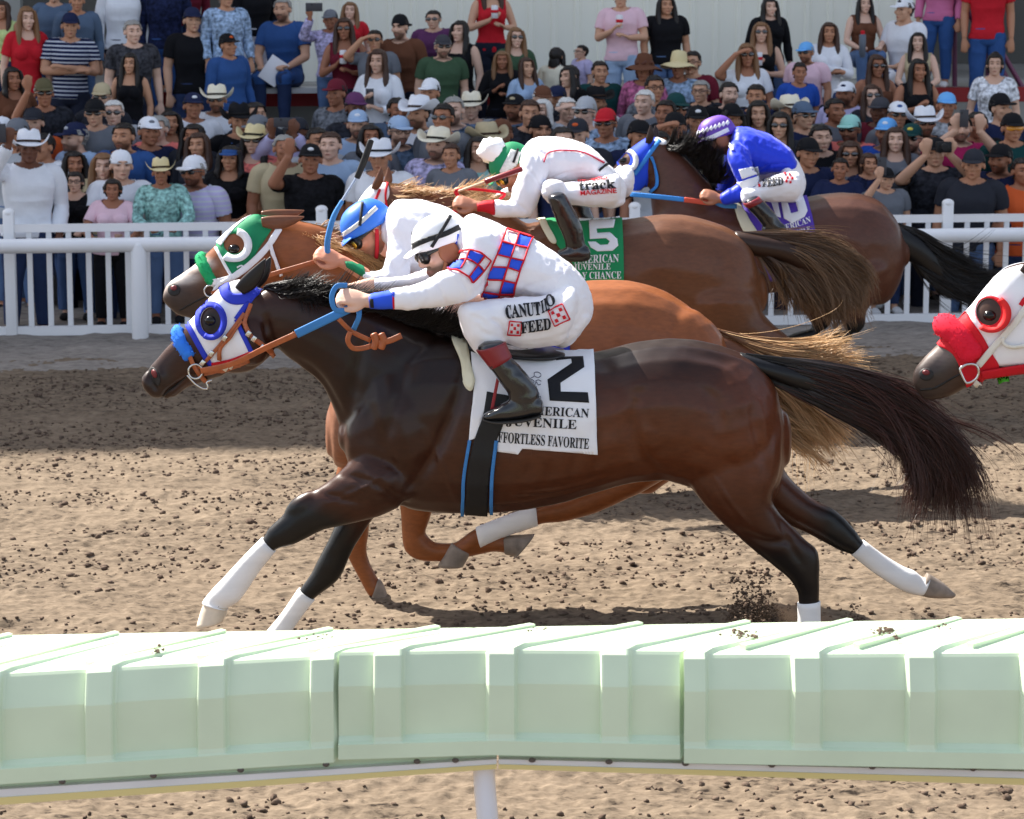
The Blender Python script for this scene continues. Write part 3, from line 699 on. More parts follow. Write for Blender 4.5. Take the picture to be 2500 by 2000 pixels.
def roll(root, pts, Y, hw, r, m, fuzz, name="noseband", seed=3, n=900):
    """fleece shadow roll laid over the nose: pts = three view px from near cheek over the bridge"""
    a, b, d = [D(*p, Y) for p in pts]
    path = [a+Vector((0, -hw*.95, 0)), b+Vector((0, -hw*.75, 0)), d, b+Vector((0, hw*.75, 0)), a+Vector((0, hw*.95, 0))]
    v, f = tube(path, r, n=14, sub=6); v = np.array(v); v += normals(v, f)*(.006*vnoise(v*70, seed))[:, None]
    o = mesh(name, (v, f), m, root)
    N = normals(v, f); rg = np.random.default_rng(seed); ids = rg.choice(len(v), min(n, len(v)*3)); V = []; F = []
    for q, i in enumerate(ids):
        p = v[i]+rg.normal(0, .004, 3); t = p+N[i]*(.010+.008*rg.random())+rg.normal(0, .005, 3); s = np.cross(N[i], rg.normal(0, 1, 3)); s /= np.linalg.norm(s)+1e-9; s *= .0022
        V += [p-s, p+s, t]; F.append((3*q, 3*q+1, 3*q+2))
    mesh("fleece", (np.array(V), F), m, o)
def gpts(L, Y, yo=0): return [tuple(D(p[0], p[1], Y+(p[2] if len(p) > 2 else yo))) for p in L]
# =================================================================== horse 2 in front: dark bay, white hood with blue trim
Y1 = 12.0
h1 = empty("racehorse", (-.2, Y1, 0), "dark bay racehorse nearest the rail in white hood with blue eye rings, number 2 cloth", "horse", "racehorses at full gallop")
def z1(u, v): return (258.7+.36*u, 388.1+.36*v)
def Z1(L): return [z1(*q) for q in L]
BAY, DKB, RED = (.085,.030,.014), (.018,.012,.010), (.13,.042,.018)
def cols1(p, V):
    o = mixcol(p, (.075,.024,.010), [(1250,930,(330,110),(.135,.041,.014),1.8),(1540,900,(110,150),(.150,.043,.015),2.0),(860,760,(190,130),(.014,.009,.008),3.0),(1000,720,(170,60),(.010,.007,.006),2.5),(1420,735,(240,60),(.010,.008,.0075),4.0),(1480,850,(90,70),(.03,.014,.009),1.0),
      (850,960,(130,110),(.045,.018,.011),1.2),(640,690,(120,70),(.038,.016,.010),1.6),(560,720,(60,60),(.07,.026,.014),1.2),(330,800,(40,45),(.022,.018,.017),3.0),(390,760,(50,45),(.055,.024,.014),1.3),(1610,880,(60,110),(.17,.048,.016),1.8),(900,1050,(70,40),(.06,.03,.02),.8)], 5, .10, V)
    leg = np.zeros(len(p))
    leg = np.maximum(leg, np.clip((p[:, 1]-1060-.42*(p[:, 0]-700))/40, 0, 1)*(p[:, 0] < 900)*np.clip((760-p[:, 0])/60+.4, 0, 1))
    leg = np.maximum(leg, np.clip((p[:, 1]-1100)/50, 0, 1)*(p[:, 0] < 900))
    leg = np.maximum(leg, np.clip((p[:, 1]-1115)/60, 0, 1)*(p[:, 0] > 1500)*.95)
    leg = np.maximum(leg, np.clip((p[:, 0]-1690)/60, 0, 1)*(p[:, 1] > 1000))
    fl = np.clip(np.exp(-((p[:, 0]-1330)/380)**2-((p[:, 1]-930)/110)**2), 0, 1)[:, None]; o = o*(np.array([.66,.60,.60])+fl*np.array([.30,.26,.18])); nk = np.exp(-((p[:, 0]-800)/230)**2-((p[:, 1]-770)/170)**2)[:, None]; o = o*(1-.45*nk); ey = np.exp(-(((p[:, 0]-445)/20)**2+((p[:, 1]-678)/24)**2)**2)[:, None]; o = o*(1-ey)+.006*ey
    return o*(1-leg[:, None])+np.array([.007,.0065,.0065])*leg[:, None]
GRV = [([(985,760),(955,860),(905,970),(850,1050)],.016,15),([(770,700),(748,790),(735,870)],.010,14),([(720,1000),(790,1020),(850,1062)],.008,9),([(1400,1012),(1352,960),(1332,890),(1345,830)],.014,16),([(1600,790),(1588,880),(1606,960),(1628,1010)],.005,13),([(610,748),(670,795),(725,880)],.009,10),([(592,745),(566,712),(560,670)],.010,8),
 ([(1450,790),(1500,840),(1530,920)],.006,18),([(860,760),(830,860),(800,960)],.007,14),([(1560,1120),(1610,1140),(1660,1140)],.008,9),([(1640,1090),(1665,1150),(1690,1190)],.006,8),([(680,1040),(760,1060)],.006,7),([(1255,760),(1300,800),(1330,850)],.005,14),([(1440,740),(1520,760),(1580,800)],.005,12),
 ([(820,990),(760,1030),(690,1060)],-.004,4),([(470,740),(440,770),(400,790)],-.005,6),([(890,900),(930,980),(960,1050)],-.004,5),([(1080,1040),(1180,1030),(1290,1000)],-.004,4),([(1500,1000),(1540,1060),(1580,1110)],-.004,4),([(430,760),(480,790),(510,800)],.005,6)]
GRV += [(Z1([(232,1245),(262,1215),(300,1185),(375,1125)]), .012, 4.5), (Z1([(150,1085),(165,1130),(185,1190),(205,1200)]), .010, 6), (Z1([(120,1110),(135,1170),(165,1215)]), -.006, 7), (Z1([(205,1090),(228,1130),(222,1190)]), -.006, 6), (Z1([(250,1235),(270,1262),(330,1225)]), -.006, 7)]
GRV = [(a, b*1.7, w_) for a, b, w_ in GRV]
GRV += [([(1060+i*46,880),(1075+i*46,950),(1062+i*46,1020)],.006,12) for i in range(5)]
MUS = [(855,900,95,150,.20,-.045,20),(800,1010,60,50,.12,-.14,0),(1530,890,110,150,.2,-.07,15),(1350,900,90,90,.15,-.14,0),(530,720,40,52,.05,-.07,0),(640,1065,50,26,.05,-.13,35)]
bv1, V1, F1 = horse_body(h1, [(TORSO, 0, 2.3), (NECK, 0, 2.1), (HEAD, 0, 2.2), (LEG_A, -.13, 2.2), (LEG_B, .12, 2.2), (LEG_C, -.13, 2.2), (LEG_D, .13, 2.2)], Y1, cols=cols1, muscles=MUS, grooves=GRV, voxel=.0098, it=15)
leg_parts(LEG_A, HOOFS['A'], Y1, -.13, h1, (8, 14), mat("pale_hoof", c(214,200,180), .5, .3, (30, .2, .003), (14, .2)))
leg_parts(LEG_B, HOOFS['B'], Y1, .12, h1, (6, 9)); leg_parts(LEG_C, HOOFS['C'], Y1, -.13, h1, (9, 12)); leg_parts(LEG_D, HOOFS['D'], Y1, .13, h1, (6, 12))
for yo, dx in ((-.075, 0), (.07, 18)): ear(h1, (505+dx, 612-dx*.3), (558+dx*.6, 545-dx*.2), Y1, yo, 17, (.012,.009,.009))
HOLE = ellipse(*z1(515, 800), 21, 28)
hood_pts = Z1([(805,585),(760,655),(700,735),(662,790),(688,845),(722,920),(755,985),(640,1030),(515,1060),(470,985),(425,905),(378,818),(425,742),(490,672),(555,592),(620,520),(720,520)])
hd = mesh("hood", patch(hood_pts, bv1, Y1, [HOLE], 7, mirror=Y1), white_cloth, h1)
hd_b = [bv1]
for nm, L, w, m_ in (("hood_trim", [(380,815),(430,910),(472,985),(515,1058)], 11, blue_tr), ("hood_trim", [(808,590),(735,690),(664,790)], 11, blue_tr), ("hood_trim", [(664,790),(700,870),(755,985)], 9, blue_tr), ("hood_hem", [(515,1055),(640,1030),(750,988)], 10, red_tr), ("ear_trim", [(596,590),(604,640),(640,672),(700,672),(755,640),(800,600)], 22, blue_tr)):
    mesh(nm, band(Z1(L), w, bv1, Y1, .010, .004), m_, hd)
mesh("eye_ring", patch(ellipse(*z1(520, 800), 33, 40), bv1, Y1, [HOLE], 5, off=.010, smooth=False, mirror=Y1), blue_tr, hd)
cup(hd, *z1(520, 800), (21, 28), (31, 38), -70, 120, bv1, Y1, blue_tr, .03)
eye(h1, *z1(512, 798), bv1, Y1, .026)
nostril(h1, *z1(188, 1125), 10, 21, -20, bv1, Y1, True)
mesh("mouth", band(Z1([(235,1242),(262,1215),(300,1185),(375,1125)]), 3.5, bv1, Y1, .002, .003), mat("lip_dark", (.008,.007,.007,1), .5), h1)
roll(h1, Z1([(395,985), (352,925), (318,866)]), Y1, .064, .031, stuffm("blue_fleece", 52, 124, 226, rough=.9), True)
br = mesh("bridle", band(Z1([(712,755),(600,905),(530,985),(480,1040),(445,1072)]), 9, bv1, Y1, .017, .006), leath, h1)
for L, w in (([(748,700),(716,800),(748,885),(800,930),(878,1002)], 8.5), ([(565,1020),(580,950),(640,885),(700,800)], 7), ([(395,1000),(430,1075),(490,1150)], 9), ([(470,1090),(560,1075),(650,1050),(740,1015)], 12)):
    mesh("strap", band(Z1(L), w, bv1, Y1, .019, .006), leath, br)
for (u, v) in ((470,1040), (520,985), (605,1073), (597,895), (738,870), (770,900), (820,950), (635,1060)):
    q = z1(u, v); h = bv1.ray_cast(CO, ray(q[0]*DISP, q[1]*DISP).normalized())
    if h[0]: mesh("buckle", box(h[0]+Vector((0, -.026, 0)), (.020, .006, .026), Matrix.Rotation(R(35), 3, 'Y'), .002), steel, br)
yb1 = Y1-.085
ring = [D(*q, yb1) for q in ellipse(*z1(425, 1095), 15, 15, 16)]; mesh("bit_ring", tube(ring+[ring[0], ring[1]], .0045, n=8, sub=2), steel, br)
mesh("bit_chain", tube(gpts(Z1([(378,1120),(420,1165),(470,1195),(498,1190),(490,1160),(520,1145)]), yb1), .0045, n=8, sub=3), steel, br)
rn = mesh("reins", ribbon(Z1([(455,1092),(640,1050),(840,955),(1022,872)]), [11.89, 11.85, 11.76, 11.70], 12.5, .0035), leath, h1)
mesh("rein_grip", ribbon(Z1([(1015,876),(1180,797),(1335,722)]), [11.70, 11.67, 11.66], 19, .005), denim_b, rn)
mesh("rein_loop", ribbon(Z1([(1330,735),(1245,735),(1222,660),(1250,598),(1310,592)]), [11.66, 11.64, 11.64, 11.66, 11.7], 11, .004), denim_b, rn)
mesh("rein_loop", ribbon(Z1([(1383,730),(1378,785),(1350,850)]), [11.66, 11.65, 11.68], 11, .004), denim_b, rn)
mesh("rein_tail", ribbon(Z1([(1262,788),(1340,862),(1450,915)]), [11.66, 11.68, 11.69], 10, .0035), leath, rn)
mesh("rein_tail", ribbon(Z1([(1330,862),(1316,915),(1345,958),(1400,960),(1455,945)]), [11.66, 11.66, 11.67, 11.68, 11.69], 11, .0035), leath, rn)
for u in (1468, 1512): mesh("rein_knot", tube(gpts(Z1([(u, 878), (u+12, 915), (u-2, 958)]), 11.685), .016, n=10, flat=.7), leath, rn)
mesh("rein_tail", ribbon(Z1([(1480,930),(1560,915),(1630,885)]), [11.685, 11.68, 11.685], 13, .0035), leath, rn)
# number cloth, girth, saddle
clv = rumple(patch([(988,722),(1100,738),(1250,738),(1255,850),(1258,955),(1180,950),(1100,944),(1092,956),(1048,950),(1046,900),(1036,850),(1022,868),(1014,890),(1020,914),(988,927),(993,870),(1000,810)], bv1, Y1, (), 6, smooth=False, off=.016, thick=.008), .006, 9, 5, (1.3, 1, .6)); cl = mesh("saddle_cloth", clv, white_cloth, h1); bcl = bvh_of(clv)
two = [(1157,757),(1241,754),(1246,790),(1183,812),(1178,818),(1240,817),(1241,849),(1157,846),(1155,808),(1206,790),(1205,784),(1157,786)]
def zq(u, v): return (974.5+.15*u, 707.2+.15*v)
two = [zq(*q) for q in ((1310,300),(1690,290),(1705,440),(1370,660),(1375,785),(1755,795),(1772,940),(1220,910),(1188,615),(1530,385),(1520,322),(1310,345))]
mesh("number", patch(two, bcl, Y1, (), 5, smooth=False, off=.0025, thick=.002), ink, cl)
for s_, a, b, d in (("AMERICAN", zq(880,1105), zq(1765,1152), zq(890,978)), ("JUVENILE", zq(606,1275), zq(1592,1328), zq(612,1130)), ("FFORTLESS FAVORITE", zq(492,1495), zq(1766,1592), zq(500,1345))):
    mesh("lettering", letters(s_, a, b, d, bcl, Y1, off=.003, thick=.002), ink, cl)
for L in [[zq(*q) for q in L_] for L_ in ([(945,600),(1000,570),(1005,520),(1060,515),(1100,545)], [(1010,570),(1060,590),(1100,560)], [(960,610),(1000,640),(985,690),(1040,720)], [(1020,640),(1060,620),(1100,640)], [(1010,700),(1030,650),(1060,690),(1095,680)], [(1030,800),(1060,790),(1070,830),(1040,840)], [(1060,860),(1090,850),(1095,900),(1070,910)])]:
    mesh("emblem", band(L, 1.3, bcl, Y1, .003, .002, 3), mat("grey_ink", c(90,92,110), .6), cl)
gi = mesh("girth", band([(1050,830),(1040,880),(1022,930),(1008,1000),(1003,1078)], [50, 44, 46, 46], bv1, Y1, .020, .010, mirror=Y1), blackm, h1)
for L in ([(990,926),(978,1000),(974,1079)], [(1046,926),(1037,1000),(1034,1076)]): mesh("girth_edge", band(L, 7, bv1, Y1, .022, .010), denim_b, gi)
sdl = mesh("saddle", trace([(965,706,975,740,.10),(1010,712,1010,745,.16),(1080,728,1080,752,.18),(1150,732,1150,756,.17),(1188,738,1188,750,.10)], Y1, 0, ex=2.4), mat("black_saddle", c(18,18,20), .35, .5), h1)
mesh("saddle_pad", patch([(950,712),(978,722),(990,760),(1000,800),(992,824),(975,800),(968,760)], bv1, Y1, (), 8, off=.018, thick=.012), mat("cream_pad", c(226,222,196), .8), h1)
mesh("stirrup_leather", ribbon([(1050,790),(1042,830),(1036,862)], [11.70, 11.69, 11.68], 7, .003), mat("red_leather", c(150,28,34), .5), h1)
# mane and tail
def mane(root, line, Y, n, dirs, cols, seed, width=.0035, spread=.03, yo=0, curl=.02):
    v, cc = strands(gpts(line, Y, yo), [[np.zeros(3)]+[np.array([a*Y*DISP/FPX, q, -b*Y*DISP/FPX]) for (a, q, b) in g] for g in dirs], n, spread, width, 7, .5, curl, seed, cols)
    return mesh("mane", v, hair_m, root, cols=cc)
mane(h1, [(556,604),(600,600),(660,610),(740,630),(830,660),(920,692),(990,710)], Y1, 5200, [[(14,-.02,8),(45,-.06,4),(70,-.10,-14)], [(16,-.02,9),(50,-.07,8),(85,-.11,-6)], [(16,-.03,8),(50,-.09,-4),(75,-.14,-34)], [(14,-.03,4),(46,-.08,-8),(70,-.13,-30)]], ((.006,.0055,.006), (.012,.010,.010)), 21, .0026, .018)
def tail(root, roots, guides, Y, n, spread, cols, seed, core=None, corec=None, width=.005, wisps=0):
    o = None
    G = [gpts(g, Y) for g in guides]
    v, cc = strands(gpts(roots, Y), G, n, spread, width, 14, .45, .03, seed, cols)
    if wisps:
        v2, c2 = strands(gpts(roots, Y), G, wisps, spread*2.6, width*.55, 14, .2, .07, seed+1, (cols[1], cols[1]))
        b = len(v[0]); v = (np.vstack([v[0], v2[0]]), v[1]+[tuple(i+b for i in q) for q in v2[1]]); cc = np.vstack([cc, c2])
    o = mesh("tail", v, hair_m, root, cols=cc)
    if core is not None:
        vc, fc = trace(core, Y); mesh("tail_dock", (vc, fc), coat_m, root, cols=np.tile(np.array(corec), (len(vc), 1)))
tail(h1, [(1570,745),(1590,760),(1606,782),(1618,806)], [[(1575,745),(1690,762),(1800,792),(1910,838),(1995,905),(2050,985),(2060,1080)], [(1588,760),(1700,784),(1810,822),(1905,872),(1970,945),(2000,1020),(2010,1085)], [(1602,785),(1700,812),(1800,848),(1890,896),(1935,955),(1945,1015),(1930,1070)], [(1612,800),(1690,832),(1770,864),(1850,896),(1905,935),(1915,985),(1908,1040)]],
     Y1, 4600, .040, (BLK, (.055,.017,.010)), 31, [(1560,742,1590,785,.06),(1680,776,1686,822,.03),(1800,812,1790,850,.025),(1880,852,1868,885,.02)], BLK, .0030, 420)
# =================================================================== chestnut in green hood, just behind
Y2 = 13.08
h2 = empty("racehorse", (-1.1, Y2, 0), "bright chestnut racehorse in green hood with white eye cup, folded forelegs", "horse", "racehorses at full gallop")
s2 = Tf(.92, (1430, 712), (1340, 592), 1.0)
T2 = [(695,850,700,960,.10),(712,790,715,985,.17),(780,720,780,990,.205),(860,660,860,985,.225),(950,590,950,985,.24),(1040,585,1040,985,.26),(1120,592,1120,975,.28),(1200,592,1200,960,.28),(1260,588,1260,950,.28),(1330,590,1330,945,.275),(1400,612,1410,960,.255),(1470,660,1480,965,.21),(1515,715,1520,930,.16),(1540,770,1545,880,.09)]
N2 = [(560,455,602,600,.078),(620,462,640,650,.09),(690,480,660,700,.105),(770,520,690,760,.13),(850,570,710,850,.16),(940,600,780,930,.19)]
HD2 = [(535,452,615,575,.07),(505,468,590,625,.088),(472,495,545,655,.098),(440,528,496,668,.085),(410,555,455,675,.068),(382,577,420,676,.058),(358,592,396,668,.056),(346,605,374,662,.05),(344,620,360,648,.036)]
F1a = [(815,930,930,960,.10),(830,1000,925,1010,.075),(842,1070,910,1080,.058),(846,1125,897,1120,.05),(852,1160,902,1128,.05),(880,1180,915,1140,.045),(930,1182,945,1142,.034),(990,1172,1000,1138,.034),(1040,1162,1040,1130,.04),(1062,1165,1058,1128,.042)]
F1h = [(1064,1168,1060,1128,.042),(1082,1172,1098,1126,.048),(1080,1178,1126,1124,.052)]
F2a = [(720,950,830,980,.10),(702,1030,790,1040,.075),(706,1090,780,1090,.058),(722,1150,775,1130,.05),(738,1182,772,1165,.036),(760,1225,790,1208,.034),(770,1245,800,1225,.04),(780,1258,802,1222,.042)]
F2h = [(782,1262,798,1216,.044),(802,1276,808,1232,.046),(824,1289,820,1266,.04)]
R1a = [(1480,820,1460,990,.15),(1400,880,1400,1010,.11),(1340,960,1345,1040,.075),(1292,1000,1318,1052,.055),(1250,1020,1255,1080,.045),(1190,1048,1190,1098,.04),(1128,1066,1132,1106,.036),(1062,1088,1070,1126,.035),(1002,1112,1012,1152,.042),(968,1134,985,1168,.038),(952,1146,985,1168,.04)]
R1h = [(950,1144,990,1166,.042),(938,1160,984,1178,.048),(921,1192,976,1192,.052)]
R2a = [(1500,800,1480,980,.14),(1430,880,1430,1000,.10),(1385,950,1385,1030,.07),(1345,990,1365,1040,.052),(1300,985,1305,1035,.042),(1250,990,1255,1030,.036),(1200,1000,1205,1040,.04),(1170,1015,1180,1045,.04)]
CH = (.25,.078,.024)
def cols2(p, V):
    o = mixcol(p, CH, [(378,645,(60,36),(.036,.028,.026),30),(430,620,(50,40),(.07,.035,.022),3),(374,586,(30,11),(.75,.68,.62),14),(412,556,(24,10),(.75,.68,.62),12),(350,604,(11,14),(.6,.5,.45),10),(1300,700,(200,120),(.27,.085,.026),1),(700,900,(40,60),(.25,.13,.09),2)], 8, .10, V)
    return o
bv2, V2, F2 = horse_body(h2, [(T2, 0, 2.3), (N2, 0, 2.1), (HD2, 0, 2.2), (F1a, -.12, 2.2), (F2a, .12, 2.2), (R1a, -.13, 2.2), (R2a, .13, 2.2)], Y2, cols=cols2, muscles=[(1440,770,100,130,.2,-.06,15),(500,590,40,50,.05,-.065,0)], voxel=.012)
leg_parts(F1a, F1h, Y2, -.12, h2); leg_parts(F2a, F2h, Y2, .12, h2); leg_parts(R1a, R1h, Y2, -.13, h2, (6, 9))
mesh("hoof", trace([(1172,1014,1182,1046,.042),(1155,1024,1175,1055,.048),(1138,1045,1170,1066,.05)], Y2, .13, n=14, cap=.12), hoof_m, h2)
for yo, dy in ((-.07, 0), (.07, -13)): ear(h2, (552,468+dy), (640,456+dy), Y2, yo, 14, (.16,.06,.03))
HL2 = ellipse(*z1(652, 348), 22, 21)
hd = mesh("hood", patch(Z1([(905,180),(868,268),(800,370),(740,470),(690,530),(636,538),(590,470),(546,375),(600,285),(680,205),(760,150),(838,126)]), bv2, Y2, [HL2], 7, mirror=Y2), green_h, h2)
mesh("hood_trim", band(Z1([(548,372),(590,455),(636,535)]), 6, bv2, Y2, .010, .004), white_cloth, hd)
mesh("hood_trim", band(Z1([(560,350),(640,250),(740,165)]), 14, bv2, Y2, .009, .004), white_cloth, hd)
cup(hd, *z1(655, 355), (21, 21), (37, 36), -75, 130, bv2, Y2, white_cloth, .03)
mesh("hood_mark", band(Z1([(668,490),(690,478),(706,484)]), 3, bv2, Y2, .010, .003), white_cloth, hd)
eye(h2, *z1(650, 378), bv2, Y2, .026); nostril(h2, *z1(300, 618), 13, 13, -10, bv2, Y2, True)
mesh("mouth", band(Z1([(330,740),(400,700),(490,655),(530,650)]), 3.5, bv2, Y2, .002, .003), mat("lip_dark"), h2)
roll(h2, Z1([(535,560),(495,495),(458,430)]), Y2, .068, .030, stuffm("green_fleece", 34, 160, 100, rough=.9), True, seed=5)
br = mesh("bridle", band(Z1([(918,262),(862,345),(770,445),(640,545),(520,575)]), 13, bv2, Y2, .015, .006), white_cloth, h2)
for L, w in (([(862,345),(885,420),(930,530)], 9), ([(640,545),(560,590),(530,640)], 8)): mesh("strap", band(Z1(L), w, bv2, Y2, .017, .006), white_cloth, br)
rg2 = [D(*q, Y2-.085) for q in ellipse(*z1(510, 625), 12, 12, 14)]; mesh("bit_ring", tube(rg2+rg2[:2], .005, n=8, sub=2), steel, br)
mesh("reins", ribbon(Z1([(520,640),(760,560),(1170,440)]), [Y2-.1, Y2-.17, Y2-.24], 10, .003), leath, h2)
GOLD = ((.30,.12,.03), (.62,.36,.15))
mane(h2, [(610,462),(650,470),(700,482),(760,510),(830,555),(900,585)], Y2, 2800, [[(14,-.02,26),(40,-.03,50),(70,-.05,62)], [(10,-.02,30),(36,-.04,58),(70,-.06,72)], [(16,-.02,22),(44,-.04,36),(75,-.08,30)]], GOLD, 41, .0028, .028, curl=.03)
tail(h2, [(1500,690),(1520,712),(1532,740)], [[(1510,700),(1590,730),(1680,745),(1760,742),(1815,730)], [(1520,730),(1600,780),(1680,830),(1750,880),(1790,930)], [(1530,750),(1590,810),(1660,870),(1720,930),(1770,990)], [(1530,750),(1570,830),(1630,890),(1680,930),(1730,965)]], Y2, 3000, .040, ((.16,.07,.03), (.62,.40,.20)), 43, [(1480,690,1510,760,.06),(1600,735,1585,800,.05),(1680,770,1650,850,.03)], (.16,.06,.025), .0034, 220)
c2 = mesh("saddle_cloth", patch([(1000,610),(1120,600),(1200,640),(1200,760),(1120,800),(1010,800)], bv2, Y2, (), 9, smooth=False, off=.012, thick=.008), stuffm("blue_number_cloth", 40, 56, 176), h2)
mesh("lettering", letters("BREEDING", (1040,748), (1162,732), (1038,722), bv2, Y2, off=.0155, bend=-6), white_cloth, c2)
mesh("saddle", trace([(890,575,905,610,.10),(950,572,950,606,.16),(1020,572,1020,600,.17),(1080,580,1078,604,.10)], Y2, 0, ex=2.4), mat("cream_pad"), h2)
# =================================================================== number 5, brown with blonde tail
Y3 = 15.9
h3 = empty("racehorse", (.6, Y3, 0), "brown racehorse with flaxen mane and tail under green cloth numbered 5", "horse", "racehorses at full gallop")
K = Y3/12*.83
T3 = [(1000,580,1010,700,.12),(1030,520,1040,730,.20),(1090,478,1090,745,.24),(1160,462,1160,750,.27),(1240,466,1240,735,.30),(1320,460,1320,715,.31),(1395,449,1400,705,.305),(1470,457,1480,735,.285),(1545,484,1550,760,.24),(1582,520,1588,720,.18),(1598,570,1602,660,.10)]
N3 = [(800,388,808,470,.075),(850,388,840,480,.095),(910,392,890,520,.12),(980,410,945,570,.16),(1060,440,1000,640,.21),(1110,470,1060,690,.22)]
HD3 = [(806,384,828,445,.07),(780,392,815,470,.095),(758,420,790,500,.10),(738,452,762,520,.085),(718,485,738,540,.07),(704,512,720,556,.06),(697,528,706,552,.04)]
LC3 = [(1420,640,1592,620,.17),(1452,690,1610,664,.15),(1510,728,1648,698,.12),(1590,768,1690,730,.085),(1650,790,1730,755,.06),(1700,800,1740,775,.05),(1760,826,1775,802,.04),(1810,848,1822,826,.045)]
LD3 = [(q[0]-60, q[1]-10, q[2]-60, q[3]-10, q[4]) for q in LC3]
LA3 = [(1030,640,1120,680,.11),(1010,720,1080,740,.075),(985,790,1040,800,.06),(975,830,1020,840,.05),(1000,860,1030,830,.05),(1060,870,1070,845,.04),(1100,865,1105,840,.04)]
LB3 = [(q[0]-50, q[1]-14, q[2]-50, q[3]-14, q[4]) for q in LA3]
BR3 = (.135,.052,.023)
def cols3(p, V): return mixcol(p, BR3, [(1480,640,(120,60),(.15,.055,.021),1),(1400,480,(180,40),(.12,.052,.028),1),(1580,720,(70,60),(.075,.034,.018),1.5),(720,520,(40,50),(.05,.03,.025),2)], 12, .10, V)
bv3, V3, F3 = horse_body(h3, [(T3, 0, 2.3), (N3, 0, 2.1), (HD3, 0, 2.2), (LC3, -.15, 2.2), (LD3, .15, 2.2), (LA3, -.14, 2.2), (LB3, .14, 2.2)], Y3, cols=cols3, muscles=[(1520,600,80,110,.22,-.05,15)], voxel=.015)
for rows, yo in ((LC3, -.15), (LD3, .15), (LA3, -.14), (LB3, .14)):
    a, b = rows[-1], rows[-2]; dx = 1 if a[0] > b[0] else -1
    mesh("hoof", trace([a, (a[0]+dx*28, a[1]+14, a[2]+dx*22, a[3]+14, .05)], Y3, yo, n=14, cap=.15), hoof_m, h3)
for yo, dx in ((-.07, 0), (.07, 22)): ear(h3, (788+dx,398), (802+dx*.7,352), Y3, yo, 9, (.13,.05,.025))
hd = mesh("hood", patch([(812,385),(820,410),(806,440),(816,470),(780,500),(752,470),(742,450),(768,408),(790,388)], bv3, Y3, [ellipse(772, 448, 10, 9)], 5, mirror=Y3), white_cloth, h3)
for L in ([(815,385),(812,420),(822,468)], [(800,400),(786,440),(798,490)]): mesh("hood_trim", band(L, 5, bv3, Y3, .012, .004), red_tr, hd)
eye(h3, 772, 448, bv3, Y3, .024); nostril(h3, 708, 530, 6, 6, 0, bv3, Y3, False)
red_l = stuffm("red_rein", 200, 26, 44)
rn = mesh("reins", ribbon([(745,520),(880,470),(975,440)], [Y3-.1, Y3-.2, Y3-.3], 8, .003), red_l, h3)
mesh("rein_loop", ribbon([(958,402),(985,398),(1030,402),(1062,408),(1052,420)], [Y3-.28]*5, 6, .004), red_l, rn); mesh("rein_loop", ribbon([(985,425),(966,414),(958,402)], [Y3-.28]*3, 8, .004), red_l, rn)
mane(h3, [(812,386),(850,388),(900,394),(950,404),(1000,415)], Y3, 2600, [[(12,-.02,18),(40,-.04,30),(75,-.08,28)], [(14,-.02,22),(50,-.04,32),(85,-.08,22)], [(18,-.02,10),(50,-.05,8),(80,-.1,-4)]], ((.40,.20,.08), (.80,.55,.30)), 51, .0032, .03, curl=.035)
c3 = mesh("saddle_cloth", patch([(1132,428),(1180,430),(1235,462),(1310,458),(1313,520),(1314,640),(1215,645),(1210,560),(1175,520),(1150,480)], bv3, Y3, (), 8, smooth=False, off=.015, thick=.01), green_c, h3)
mesh("number", patch([(1240,470),(1296,468),(1292,484),(1256,486),(1258,496),(1284,494),(1300,506),(1302,520),(1290,531),(1258,532),(1244,524),(1238,512),(1254,512),(1264,519),(1280,518),(1284,511),(1276,505),(1242,507)], bv3, Y3, (), 5, smooth=False, off=.019, thick=.003), white_cloth, c3)
for s_, a, b, d in (("AMERICAN", (1210,556), (1303,553), (1210,540)), ("JUVENILE", (1208,571), (1286,570), (1208,557)), ("Y CHANCE", (1226,588), (1308,586), (1226,574))):
    mesh("lettering", letters(s_, a, b, d, bv3, Y3, off=.019), white_cloth, c3)
mesh("saddle_pad", patch([(1132,425),(1142,432),(1150,470),(1172,510),(1160,512),(1140,480),(1126,440)], bv3, Y3, (), 6, off=.022, thick=.012), mat("cream_pad"), h3)
mesh("pad_edge", band([(1205,468),(1250,464),(1305,455)], 7, bv3, Y3, .024, .012), white_cloth, h3)
tail(h3, [(1560,488),(1574,502),(1584,525)], [[(1568,492),(1650,500),(1730,508),(1800,540),(1838,592)], [(1574,500),(1670,522),(1750,556),(1808,610),(1815,668)], [(1580,512),(1660,545),(1730,590),(1775,640),(1780,690)], [(1584,525),(1640,560),(1690,590),(1735,640),(1762,688)], [(1584,528),(1615,550),(1640,578),(1655,605),(1660,630)]], Y3, 3600, .036, ((.034,.015,.009), (.19,.11,.055)), 53, [(1550,486,1580,538,.08),(1660,506,1648,552,.06),(1740,528,1715,585,.05),(1790,560,1765,600,.03)], (.032,.015,.009), .0036, 200)
